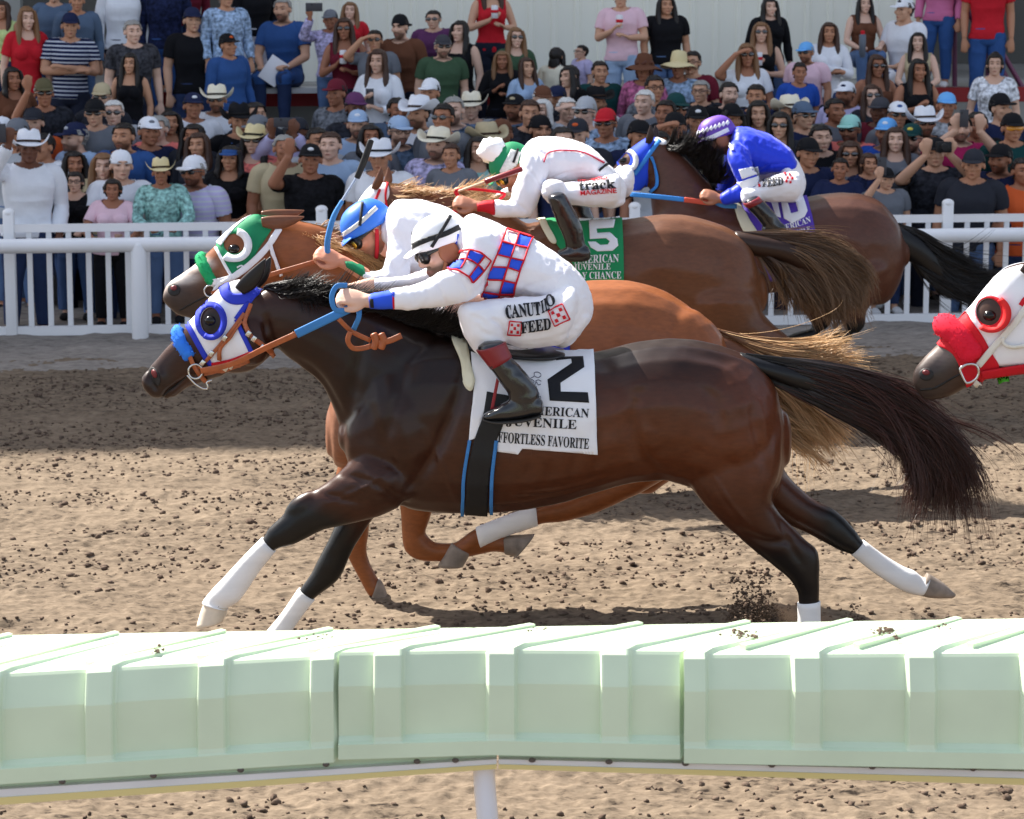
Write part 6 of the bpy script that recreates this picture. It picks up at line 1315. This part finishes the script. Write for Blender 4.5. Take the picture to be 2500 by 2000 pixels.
    me = data_mesh({'short': 'hair', 'long': 'hair', 'bun': 'hair', 'bob': 'hair', 'pony': 'hair', 'curly': 'hair', 'cowboy': 'cowboy_hat', 'sun': 'sun_hat', 'band': 'hat_band', 'cap': 'cap', 'back': 'cap', 'visor': 'visor', 'logo': 'cap_emblem', 'sun_g': 'sunglasses', 'eye_g': 'eyeglasses', 'gold_g': 'sunglasses'}[kind], vf, mm)
    HM[kind] = me; return me
PAL = dict(wht=c(232,234,240), blk=c(22,22,26), nav=c(30,38,70), blu=c(50,84,140), lbl=c(160,184,214), red=c(196,36,48), mar=c(106,30,46), grn=c(64,88,66), dgn=c(24,66,66), gry=c(112,116,124), lgr=c(176,180,186), chr=c(66,66,72), brn=c(104,66,48), tan=c(186,172,140), pnk=c(232,196,208), ros=c(196,110,150), lav=c(190,184,222), sal=c(240,128,120), teal=c(150,196,190), drk=c(46,48,56), roy=c(40,80,170), org=c(214,96,50), mag=c(176,40,96), cre=c(236,228,206), str=c(222,206,160), slt=c(88,106,130), olv=c(98,92,66), pur=c(98,56,96), lim=c(200,220,150), sky=c(110,176,236), mint=c(160,214,204), yel=c(232,208,90),
 Hb=c(24,18,16), Hn=c(66,42,30), Hl=c(128,92,60), Hg=c(150,148,144), Hw=c(214,212,208), Hr=c(92,50,34))
ZM = {'A': (0, 0, 3.317), 'B': (600, 0, 3.317), 'C': (1200, 0, 3.317), 'D': (1850, 0, 3.317), 'E': (0, 250, 2.875), 'F': (1900, 250, 2.875), 'G': (1100, 250, 1.96)}
def terr(yr): return terrace(yr)
SPECT = []
def parse(t):
    for ln in t.strip().splitlines():
        if '|' not in ln: continue
        a, lab = ln.split('|'); k = a.split(); x0, y0, s = ZM[k[0]]
        SPECT.append(dict(px=x0+float(k[1])/s, py=y0+float(k[2])/s, kind=k[3], hat=k[4], hair=k[5], top=k[6], pose=k[7], fl=k[8:], label=lab.strip()))
def build_crowd():
    S = SPECT
    for p in S:
        p['s0'] = {'m': 1.02, 'f': .95, 'c': .76}[p['kind']]*float(np.interp(p['py'], [60, 150, 250, 330, 420], [.86, .89, 1.04, 1.15, 1.13]))
        best = None; seat = p['pose'] == 'sit'
        fz = 1.60 if not seat else 1.60
        for yr in np.arange(22.62, 28.7, .04):
            x = P(p['px'], p['py'], yr).x; y = yw(x, yr); w = P(p['px'], p['py'], y); t = terr(yr); s = (w.z-t)/fz if not seat else (w.z-t+.42)/fz
            e = abs(s-p['s0'])+(.0 if yr < 28.5 else .5)
            if best is None or e < best[0]-1e-6: best = (e, yr)
        p['yr'] = best[1]
        for f in p['fl']:
            if f[0] == 'Y': p['yr'] = float(f[1:])
    S.sort(key=lambda p: (p['yr'], -p['py']))
    for it in range(14):                            # nobody stands inside anybody else
        for i, a in enumerate(S):
            for b in S[i+1:]:
                xa, xb = P(a['px'], a['py'], a['yr']).x, P(b['px'], b['py'], b['yr']).x
                if abs(xa-xb) < .34 and abs(a['yr']-b['yr']) < .36:
                    up, lo = (a, b) if a['py'] < b['py'] else (b, a); g = (.38-(up['yr']-lo['yr']))*.5
                    if g > 0: up['yr'] += g*.8; lo['yr'] = max(22.6, lo['yr']-g*.3)
    r0 = random.Random(5)
    SK = [c(206,160,132), c(196,146,116), c(184,132,102), c(172,118,90), c(214,172,148), c(190,138,108), c(160,108,82)]
    for i, p in enumerate(S):
        x = P(p['px'], p['py'], p['yr']).x; y = yw(x, p['yr']); w = P(p['px'], p['py'], y); yr = y-YAW*x; t = terr(yr); seat = p['pose'] == 'sit'; p['y'] = y
        s = (w.z-t+(.42*p['s0'] if seat else 0))/1.60; s = min(max(s, p['s0']*.93), p['s0']*1.06)
        # sitters take the terrace as their seat: feet hang to the step below
        root = empty("person", (w.x, y, w.z-1.60*s), p['label'], "person", "spectators behind the picket fence"); zs = s if seat else min(max((w.z-t)/1.60, s*.88), s*1.07); root.scale = (s*(1.06 if 'w' in p['fl'] else 1), s, zs); root.location.z = w.z-1.60*zs
        rot = r0.uniform(-.5, .5) if p['pose'] == 'down' else r0.uniform(-.28, .28)
        for f in p['fl']:
            if f[0] == 'R': rot = R(float(f[1:]))
        root.rotation_euler = (r0.uniform(-.06, .05), r0.uniform(-.04, .04), rot); fem = p['kind'] == 'f' or (p['kind'] == 'c' and p['hair'].split(':')[0] in ('long', 'bob', 'pony', 'bun'))
        def add(me, col=None):
            o = bpy.data.objects.new(me.name.split('.')[0], me); COL.objects.link(o); o.parent = root
            if col is not None: o.color = col
            return o
        sk = SK[r0.randrange(len(SK))]
        if 'D' in p['fl']: sk = c(112,72,54)
        if 'L' in p['fl']: sk = c(222,182,160)
        add(body_mesh(p['pose'], fem, 'b' in p['fl']), sk)
        tp = p['top'].split(':'); add(shirt_mesh(p['pose'], fem, tp[1], tp[2] if len(tp) > 2 else 'p'), PAL[tp[0]])
        if len(tp) < 3 and tp[0] in ('gry', 'drk', 'lgr', 'slt', 'lbl', 'blu', 'wht', 'nav', 'chr') and not any(w in p['label'] for w in ('plain', 'polo', 'black', 'white')) and r0.random() < .45: tp = [tp[0], tp[1], 'x']; root.children[-1].data = shirt_mesh(p['pose'], fem, tp[1], tp[2])
        if not fem and (tp[1] == 'l' or 'polo' in p['label'] or r0.random() < .3): add(collar_mesh(), PAL[tp[0]])
        pc = r0.choice([c(44,58,92), c(62,84,124), c(34,38,52), c(88,112,150), c(40,44,60)])
        for f in p['fl']:
            if f[0] == 'P': pc = PAL[f[1:]]
        add(pants_mesh(p['pose'], fem), pc); add(shoe_mesh(p['pose'], fem), r0.choice([c(30,30,32), c(220,220,220), c(84,56,40)]))
        if p['hair'] != '-':
            h = p['hair'].split(':'); add(head_item(h[0]), PAL[h[1]])
        if p['hat'] != '-':
            h = p['hat'].split(':'); o = add(head_item(h[0]), PAL[h[1]])
            if h[0] == 'cowboy': add(head_item('band'), c(60,44,36) if i % 2 else c(30,28,28))
            if len(h) > 2: add(head_item('logo'), PAL[h[2]])
        if 'g' in p['fl']: add(head_item('sun_g'))
        if 'e' in p['fl']: add(head_item('eye_g'))
        if 'o' in p['fl']: add(head_item('gold_g'))
        Mw = Matrix.Translation(root.location) @ Matrix.Rotation(rot, 4, 'Z') @ Matrix.Diagonal((root.scale[0], s, zs, 1)); hh = [Mw@h for h in body_template(p['pose'], fem)['hands']]
        for f in p['fl']:
            if f[0] == 'i': held(f[1:], hh, p, s)
def held(k, hh, p, s):
    who = p['label']; mid = (hh[0]+hh[1])/2
    short = " ".join(who.split()[:9])
    def th(name, label, cat, loc): return empty(name, loc, label[:110], cat)
    if k in ('phone', 'wide'):
        q = hh[0] if p['pose'] == 'one' else mid; q = q+Vector((0, -.02, .05)); r = th("phone", "phone held up by "+short, "phone", q)
        sz = (.074, .010, .15) if k == 'phone' else (.16, .010, .08); mesh("phone_case", box(q, sz, bev=.004), mat("phone_case", c(60,60,66), .5), r); mesh("camera_lens", ellipsoid(q+Vector((-.02, -.007, sz[2]*.32)), (.008, .004, .008)), phone_m, r)
    elif k == 'cup':
        q = hh[0]+Vector((.0, -.02, .05)); r = th("drink_can", "white can held by "+short, "can", q); mesh("can", tube([q+Vector((0, 0, -.06)), q+Vector((0, 0, .06))], .033, n=14, cap=.15), mat("can_white", c(226,226,230), .4), r); mesh("can_stripe", tube([q+Vector((0, 0, -.01)), q+Vector((0, 0, .02))], .0345, n=14, cap=.02), red_tr, r)
    elif k == 'paper':
        q = mid+Vector((0, -.06, -.04)); r = th("race_programme", "white paper held by "+short, "paper", q); mesh("sheet", box(q, (.21*s, .006, .28*s), Matrix.Rotation(.6, 3, 'Y')@Matrix.Rotation(-.3, 3, 'X'), .002), white_cloth, r)
    elif k == 'camera':
        q = mid+Vector((0, .03, .02)); r = th("camera_body", "black camera held to the eye by "+short, "camera", q); mesh("housing", box(q, (.13, .06, .09), None, .01), blackm, r); mesh("objective", tube([q+Vector((0, -.03, 0)), q+Vector((0, -.10, 0))], .034, n=16, cap=.1), blackm, r)
    elif k == 'bottle':
        q = hh[0]+Vector((0, -.03, .05)); r = th("steel_bottle", "grey bottle held by "+short, "bottle", q); mesh("flask", tube([q+Vector((0, 0, -.12)), q+Vector((0, 0, .10))], .034, n=14, cap=.2), mat("flask_grey", c(96,104,116), .4), r); mesh("cap", tube([q+Vector((0, 0, .10)), q+Vector((0, 0, .13))], .022, n=12), red_tr, r)
parse("""
A 175 150 f - long:Hl red:s down L Pblu|woman with long light brown hair in plain red tee at left
A 525 215 m cap:nav short:Hb nav:s:= cross w|man in navy cap and striped blue polo with folded arms
A 615 10 m - short:Hg slt:l down|grey haired man in slate blue shirt behind the striped polo
A 400 -60 m - short:Hb slt:l down|man in grey sweatshirt cut off by the top edge at left
A 960 -170 m - short:Hb wht:l down|man in untucked white dress shirt, head above the picture
A 1080 262 m - short:Hg chr:s:x down w L|grey haired man in charcoal tee with pale print
A 1030 520 c - long:Hb blk:t down Y25.0|girl in black tank top in front of the charcoal tee
A 1555 175 m cap:nav short:Hb blk:s down w|man in navy cap and plain black polo, arms hanging
A 1850 -20 m - short:Hg lbl:l:x down w|man in pale blue patterned shirt, forehead cut off
A 1900 372 m cap:blk:org short:Hb blu:l down R40|man in black cap with orange badge and denim blue shirt
A 135 640 f - bob:Hb brn:s down|woman with short black hair in brown top at left edge
A 385 760 m cap:olv short:Hg drk:s one g|man in olive cap and sunglasses with one hand raised
A 800 790 m cap:tan short:Hb drk:s down g|man in tan cap and sunglasses half hidden in the crowd
A 795 915 m cap:blk short:Hb gry:s down g|man in plain black cap and sunglasses left of white hair
A 945 915 m - short:Hw lgr:s down g L|white haired man in sunglasses left of the tall white cap
A 1540 870 m cap:nav:wht short:Hb wht:s down|young man in navy cap with white badge and white shirt
A 1770 815 m cowboy:cre short:Hw wht:s down g b|white bearded man in wide cream cowboy hat and sunglasses
A 2085 935 m - short:Hb drk:s down b|smiling man with black beard beside the black cowboy hat
A 180 1210 m cowboy:wht short:Hb wht:l one D iphone Y22.7|dark skinned man in white cowboy hat and white shirt filming
A 430 1190 m - short:Hb wht:s:= down|black haired man in white striped polo behind the girl in glasses
A 660 1120 m cap:nav:lgr short:Hg lbl:s down R-45 b|grey moustached man in navy cap looking to the right
A 990 1115 m - short:Hb blu:l down b|young man with black fringe and goatee, mouth open
A 1170 1080 m cap:wht:gry short:Hb nav:s down|tall young man in white cap and navy polo
A 1375 1000 f - long:Hb gry:s down|dark haired woman peering behind the salmon shirt
A 1275 1050 m - short:Hg sal:s down L|man in bright salmon polo behind the tall white cap
A 1520 1110 f - long:Hb drk:s down|woman with long black hair under the young man in navy cap
A 1640 1185 f - long:Hn drk:s down|woman with long dark brown hair left of the straw hat
A 1930 985 m cowboy:blk short:Hb blk:l down|person in large black cowboy hat above the straw hat
A 2000 1150 f cowboy:str long:Hb sal:s:x down g|woman in straw cowboy hat, sunglasses and pink teal blouse
A 240 1000 m cap:drk short:Hb org:s down|man in dark cap and orange shirt near the left edge
A 40 1075 m cap:wht:nav short:Hb wht:l one|person in white and navy cap at the left edge, fist raised
A 820 1340 f - long:Hl tan:s down L Y22.95|smiling woman with brown hair behind the girl in pink
A 965 1355 m back:wht short:Hb wht:s lean Y22.8|young man in backward white cap and white tee at the fence
A 1335 1405 c cowboy:str short:Hb teal:l:x lean Y22.5|boy in big straw cowboy hat and teal checked shirt at the fence
A 1620 1385 m cap:wht short:Hg lav:s:= down g b Y22.9|bearded man in plain white cap and sunglasses beside the boy
A 1820 1290 f visor:blu bob:Hb blk:s:x lean Y22.5|woman with short black hair, necklace and black printed tee at fence
E 520 565 c - pony:Hb blk:s:x lean e Y22.5|girl in glasses and black printed tee leaning on the fence
E 770 612 c - pony:Hb pnk:s lean Y22.45 Pblk|girl in pink tee leaning over the fence rail
A 30 90 f - long:Hn lim:t one|woman in lime top with raised arm in the upper left corner
A 1330 -180 m - short:Hb nav:l down Pblu|person in jeans standing on the steps, head above picture
A 1480 -230 m - short:Hb mar:l down|person in dark jeans high on the steps at left
A 2060 -150 m - short:Hb blk:l down Pwht|person in black top and white shorts by the wall corner
A 1250 -200 m - short:Hb blk:l down R30|person in black jacket next to the white dress shirt
A 620 1330 f - long:Hb drk:s down|woman hidden between the navy cap and the brown haired woman
A 95 1090 m cap:gry short:Hb lgr:s down|man in grey cap behind the white cowboy hat at left
B 325 80 m - short:Hg blu:s sit w ipaper b|seated man with grey goatee in navy blue polo on the bench
B 720 165 m cap:gry short:Hb lav:l:x one iwide|person in grey cap and lavender print shirt holding phone high
B 805 92 f - long:Hl red:s down L|light haired woman behind the lavender print shirt
B 835 240 f - long:Hn mar:t chest g icup|woman in sunglasses and maroon tank top drinking from a can
B 1050 335 m - short:Hb gry:s shade g|man in sunglasses shading his eyes behind the white blouse
B 1070 500 f - long:Hn wht:l chest iphone|laughing woman in open white blouse holding a dark phone
B 1310 222 m back:blk short:Hb brn:s down b|bearded man in black cap and brown tee before the wall
B 1550 160 m - short:Hb pur:s down g w|man in narrow sunglasses and plum tee before the wall
B 1710 260 f - long:Hb blk:t down L|woman with black hair in black dress beside the plum tee
B 1568 380 m cap:chr short:Hg grn:s down g b w|grey bearded man in charcoal cap and moss green polo
B 1990 -110 f - long:Hn red:t chest icup|woman in red dress and denim vest, head above the picture
B 770 765 m cap:mar short:Hb gry:s down|young man in dark red cap below the maroon tank top
B 845 885 m cap:pur short:Hb drk:s down D|dark skinned person in purple cap below the red cap
B 430 1080 m cap:drk short:Hb lav:l up iwide D b|man in pale lavender shirt raising a phone with both hands
B 295 1215 m - short:Hg tan:s down|man with cropped grey hair in khaki polo near the fence
B 480 1305 m cap:blk:wht short:Hb blk:s:x one Y22.7|man in black cap and black patterned shirt with raised hand
B 910 1020 m cap:lbl:wht short:Hb lbl:l down b|bearded man in pale blue cap and pale blue shirt
B 1015 1120 f - bob:Hb gry:s down|dark haired person in grey behind the raised whip
B 1200 1065 m cap:lbl short:Hb slt:s down e b|moustached man with glasses and light blue cap
B 1115 1270 m cowboy:wht short:Hg wht:s down Y22.8|man in bright white cowboy hat and white shirt near whip flap
B 1430 930 m cowboy:wht short:Hb wht:l down R-30 b|moustached man in tilted white cowboy hat with dark band
B 1475 1185 m cowboy:cre short:Hb lav:l:x down b|bearded man in cream cowboy hat and pink print shirt
B 1595 960 m - short:Hb gry:s down g|man in sunglasses between two cowboy hats
B 1740 900 m - short:Hg slt:s down b w L|heavy man with grey beard in slate tee
B 1865 870 m cowboy:cre short:Hg lgr:s down L|man in cream cowboy hat behind the heavy bearded man
B 1960 1140 m cowboy:tan short:Hb lbl:l down|man in tan felt cowboy hat left of the white pompom
B 1830 1215 f - long:Hb teal:s down Y22.9|young woman with black hair in green tee left of pompom
B 1690 1270 c - short:Hn gry:s down Y22.7|child with light brown hair by the chestnut's flaming mane
B 1215 890 m - short:Hb slt:s down|dark haired man left of the tilted white cowboy hat
B 1465 760 m cap:wht short:Hb lgr:s down|man in white cap above the tilted cowboy hat
B 620 1150 m - short:Hb lgr:s down|man behind the khaki polo near the raised phone
B 700 1190 m - short:Hn lbl:l down L|fair man in pale blue shirt left of the whip
B 120 1060 m cap:gry short:Hb drk:s down|man in grey cap between the khaki polo and black beard
C 130 880 m cap:blk:tan short:Hb slt:s down b w|round faced bearded man in black cap and slate polo
C 165 310 f - long:Hl grn:s down g L|woman with long fair hair and sunglasses in green tee
C 95 490 f - long:Hl blk:l chest|woman calling out, light brown hair and black cardigan
C 330 550 c - long:Hn lbl:s down|girl in pale blue tee beside the white dress
C 480 460 c - long:Hb cre:s down R150|girl in cream dress with long dark hair seen from behind
C 705 425 c - short:Hb lav:s down e R-60|boy with glasses in profile before the wall
C 715 620 f - long:Hb blk:t down R-50|woman with black hair in black vest, in profile
C 885 590 m - short:Hb dgn:s down|man with shaved hair in dark green polo
C 1080 -20 m - short:Hb pnk:s chest w icup Plbl|man in pale pink shirt and washed jeans before the wall
C 1430 50 m - long:Hb blk:s down w|long haired person in loose black tee before the wall
C 1215 560 f sun:brn curly:Hr ros:l:x down|woman in wide brown sun hat and pink floral blouse
C 1490 545 m sun:str short:Hg lbl:s down e|man in round straw hat between the floral blouse and maroon tee
C 1630 515 m - short:Hb mar:s down e|young man with eyeglasses in maroon tee
C 2110 455 f - long:Hl wht:s shade g|fair woman in white tee and sunglasses, hand lifted
C 1730 745 m - short:Hg drk:s down e|grey haired man in eyeglasses and dark shirt
C 1900 770 m - short:Hb blk:s down b L|pale young man with black fringe and goatee
C 2115 785 m - short:Hb nav:s down|man with short black hair left of the blue tee boy
C 1330 720 m - short:Hb gry:s down e|man in eyeglasses under the brown sun hat
C 1240 830 m - short:Hw gry:s down L|laughing bald man in grey polo above blue hooded horse
C 1450 885 m cap:dgn short:Hb drk:s down g|man in dark green cap and large sunglasses
C 850 835 m cowboy:blk short:Hg wht:s down b|bearded man in wide black cowboy hat
C 740 920 m cap:lgr short:Hg lbl:s down g L|man in pale grey cap and sunglasses, chin raised
C 570 890 m - short:Hw drk:l shade L|bald man with a hand on his face
C 440 905 f - bob:Hw lgr:s down L|white haired woman beside the bald man
C 350 805 m cap:brn short:Hw drk:s down b|white bearded man in brown cap
C 262 920 m - short:Hn drk:s down|man squeezed behind the round faced man
C 362 1060 m back:blk short:Hb nav:s down|man in black beanie style cap above the white silks
C 750 1085 m cap:drk:org short:Hb drk:s down|man in dark cap with orange badge above the white silks
C 980 1010 m cap:red short:Hn lbl:s down g|man in red cap and blue mirrored sunglasses
C 1130 1105 m cap:blk short:Hb nav:s down|man in black cap just left of the bay horse's ears
C 1460 1040 m cap:blk short:Hb blk:l shade|man in black cap covering his mouth near the horse's ears
C 1940 965 f cap:blk long:Hb mar:l down|woman in black cap and maroon jacket above purple helmet
C 1640 985 m cap:blk:wht short:Hb gry:s down|man in black and white cap left of purple helmet
C 515 800 m cap:nav short:Hb drk:s down|man in navy cap behind the white haired woman
C 70 1090 m cap:brn short:Hb tan:s down|man in brown cap low beside the white pompom
C 590 1150 m - short:Hb nav:s down|dark haired man just over the white silk back
C 1320 1180 m - short:Hb lgr:s down|man half hidden behind the blue hood's ears
D 100 60 f - long:Hb blk:l down w L|large woman with long black hair in black top by the wall
D 30 270 f - long:Hl blk:t chest g icup|woman with fair hair, sunglasses and black top holding a can
D 545 270 f - long:Hn wht:l cross|woman with brown hair holding a baby in white hooded top
D 860 40 f - long:Hb brn:t sit ibottle L|seated woman in brown halter top with grey bottle
D 1205 80 m cap:wht:blk short:Hb wht:s sit R-50 w|seated man in white tee and white cap looking right
D 1320 345 f - long:Hb tan:t sit L|woman with very long black hair in tan top
D 1270 570 f - long:Hb blk:t chest|young woman with black hair in black top by red edged step
D 935 535 f - long:Hn brn:o down g|woman in sunglasses and strapless brown top
D 1910 530 f - bun:Hb wht:s:x down R-10|woman with hair tied up in white off shoulder blouse
D 425 430 m cap:sky short:Hg pnk:s down g b|moustached man in sky blue cap and pale pink tee
D 290 590 c - short:Hb roy:s down|boy in bright blue tee before the pale pink tee
D 680 770 m cap:wht:nav short:Hb lav:l down b w|black bearded man in white cap and lavender shirt
D 980 785 f - long:Hn drk:s down g L|woman in sunglasses below the strapless brown top
D 945 905 m cap:chr short:Hb mar:s down D|man in charcoal cap right of the lavender shirt
D 1120 945 m cap:wht:blu short:Hb gry:s down g|man in white and blue cap with dark sunglasses
D 1390 1000 m cowboy:wht short:Hg gry:s down g b|bearded man in white cowboy hat and sunglasses at right
D 1485 865 m cap:sky short:Hn lgr:s down|person in sky blue cap behind the right cowboy hat
D 1600 1045 m - short:Hb mag:s up iphone b w|man in magenta tee holding a phone overhead
D 2020 885 m cap:blk short:Hb nav:s down|man in black cap behind the orange sunglasses
D 2070 1040 m cap:blk short:Hb dgn:s down o|man in black cap with orange mirrored sunglasses
D 275 905 m cowboy:cre short:Hg tan:s down|man in cream cowboy hat behind the navy polo
D 425 950 m cap:slt short:Hb nav:s down g Y23.0|man in slate cap, sunglasses and navy polo behind blue silks
D 745 1050 m cap:mint short:Hb sal:s down g b|bearded man in mint green cap and sunglasses
D 1010 1085 m cap:sky:wht short:Hb roy:s down b R-20|man with goatee in light blue cap and blue shirt
D 1130 1140 f - long:Hn gry:s down L|woman between the light blue cap and the green cap
D 1245 1130 m cap:dgn:yel short:Hb blk:s down g b|man with goatee in green cap, sunglasses and black polo
D 40 925 f - long:Hb drk:s down|woman with black hair above the blue silks, profile left
D 150 1015 f - long:Hb drk:s down g|woman in sunglasses right above the blue silks
D 620 1375 c - short:Hb nav:l lean Y22.5|boy with tall black hair in navy hoodie at right
D 755 1245 f - long:Hn gry:s down g|woman in large sunglasses behind the two children
D 885 1330 c - pony:Hn nav:l lean Y22.6|girl with pulled back hair in navy jacket beside the boy
D 1045 1450 c cap:blk short:Hb gry:s one iphone Y22.45|small child in black cap filming with pale phone
D 1480 1250 m cap:blk short:Hb drk:s:x up icamera w Y22.5|man in black cap and dark polo with camera to his eye
D 1930 1290 m cap:blk short:Hb nav:l lean R-35 b Y22.5|man in black cap and navy jacket looking left at the fence
D 2150 1400 m - short:Hb org:s lean Y22.5|person in orange shirt cut by the right edge at fence
D 1460 -290 m - short:Hb ros:l down Pblu|person in pink top and torn jeans on the red edged step
D 1880 -280 m - short:Hb red:s down Pblu|person in red top and jeans by the purple railing
D 1760 1010 m - short:Hb blk:s down|man behind the raised phone near the right edge
D 640 900 m - short:Hb gry:s down|man behind the lavender shirt's shoulder
D 560 1120 m - short:Hb blk:s down|man with dark hair behind the tall haired boy
D 1700 1330 m cap:drk short:Hb drk:s down|man in dark cap behind the camera man's shoulder
D 330 1240 m cap:blk short:Hb nav:s down|man in black cap low behind the blue silk back
G 1010 60 m - short:Hb slt:s down|man looking out between the two black caps at centre
""")
build_crowd()
# ================================================================ dirt kicked up by the hooves
def burst(name, label, centre, n, sx, sy, sz, rmax, seed, lean=0.0):
    rg = np.random.default_rng(seed); mb = MB(); cn = np.array(tuple(centre))
    for i in range(n):
        t = rg.random()**.8; p = cn+np.array([rg.normal(0, sx)*(1-.5*t)-lean*t, rg.normal(0, sy), abs(rg.normal(0, sz))*t+.004]); r = rmax*(.12+.88*rg.random()**5)
        mb.add(clod(p, r, rg))
    tag(mesh(name, mb.vf(), clod_m), label, 'dirt', None, 'stuff')
burst("flying_dirt", "spray of dark dirt thrown up in front of the planted hind hoof", D(1625, 1335, 12.2), 7000, .085, .07, .13, .010, 1, .11)
burst("flying_dirt", "small puff of dirt behind the planted hind hoof", D(1790, 1345, 12.2), 900, .05, .05, .10, .008, 2, -.02)
burst("flying_dirt", "crumbs of dirt hanging low behind the front horse", D(1950, 1360, 12.3), 500, .30, .2, .06, .007, 3)

def dust(name, label, centre, r, dens, seed):
    m = bpy.data.materials.new("dust_air"); m.use_nodes = True; n = m.node_tree; L = n.links.new; n.nodes.remove(n.nodes["Principled BSDF"])
    pv = n.nodes.new("ShaderNodeVolumePrincipled"); pv.inputs['Color'].default_value = c(205,170,140); L(pv.outputs[0], n.nodes["Material Output"].inputs['Volume'])
    tc = n.nodes.new("ShaderNodeTexCoord"); ln = n.nodes.new("ShaderNodeVectorMath"); ln.operation = 'LENGTH'; L(tc.outputs['Object'], ln.inputs[0])
    mr = n.nodes.new("ShaderNodeMapRange"); mr.inputs[1].default_value = 0; mr.inputs[2].default_value = 1; mr.inputs[3].default_value = 1; mr.inputs[4].default_value = 0; mr.interpolation_type = 'SMOOTHSTEP'; L(ln.outputs['Value'], mr.inputs[0])
    nz = n.nodes.new("ShaderNodeTexNoise"); nz.inputs['Scale'].default_value = 2.6; nz.inputs['Detail'].default_value = 5; L(tc.outputs['Object'], nz.inputs['Vector'])
    m2 = n.nodes.new("ShaderNodeMapRange"); m2.inputs[1].default_value = .42; m2.inputs[2].default_value = .72; L(nz.outputs['Fac'], m2.inputs[0])
    a = n.nodes.new("ShaderNodeMath"); a.operation = 'MULTIPLY'; L(mr.outputs[0], a.inputs[0]); L(m2.outputs[0], a.inputs[1]); b = n.nodes.new("ShaderNodeMath"); b.operation = 'MULTIPLY'; b.inputs[1].default_value = dens; L(a.outputs[0], b.inputs[0]); L(b.outputs[0], pv.inputs['Density'])
    o = mesh(name, ellipsoid((0, 0, 0), (1, 1, 1), None, 20, 12), m, None, True); o.location = centre; o.scale = r; tag(o, label, 'dust', None, 'stuff')
dust("dust_cloud", "soft brown dust puff in front of the planted hind hoof", D(1640, 1330, 12.25), (.30, .25, .22), 34, 1)
dust("dust_cloud", "low trail of pale dust behind the front horse", D(1900, 1370, 12.3), (.75, .4, .13), 18, 2)
dust("dust_cloud", "faint pale dust low under the front horse's belly", D(1250, 1380, 12.4), (.8, .4, .10), 10, 3)
print("OBJECTS", len(bpy.data.objects))
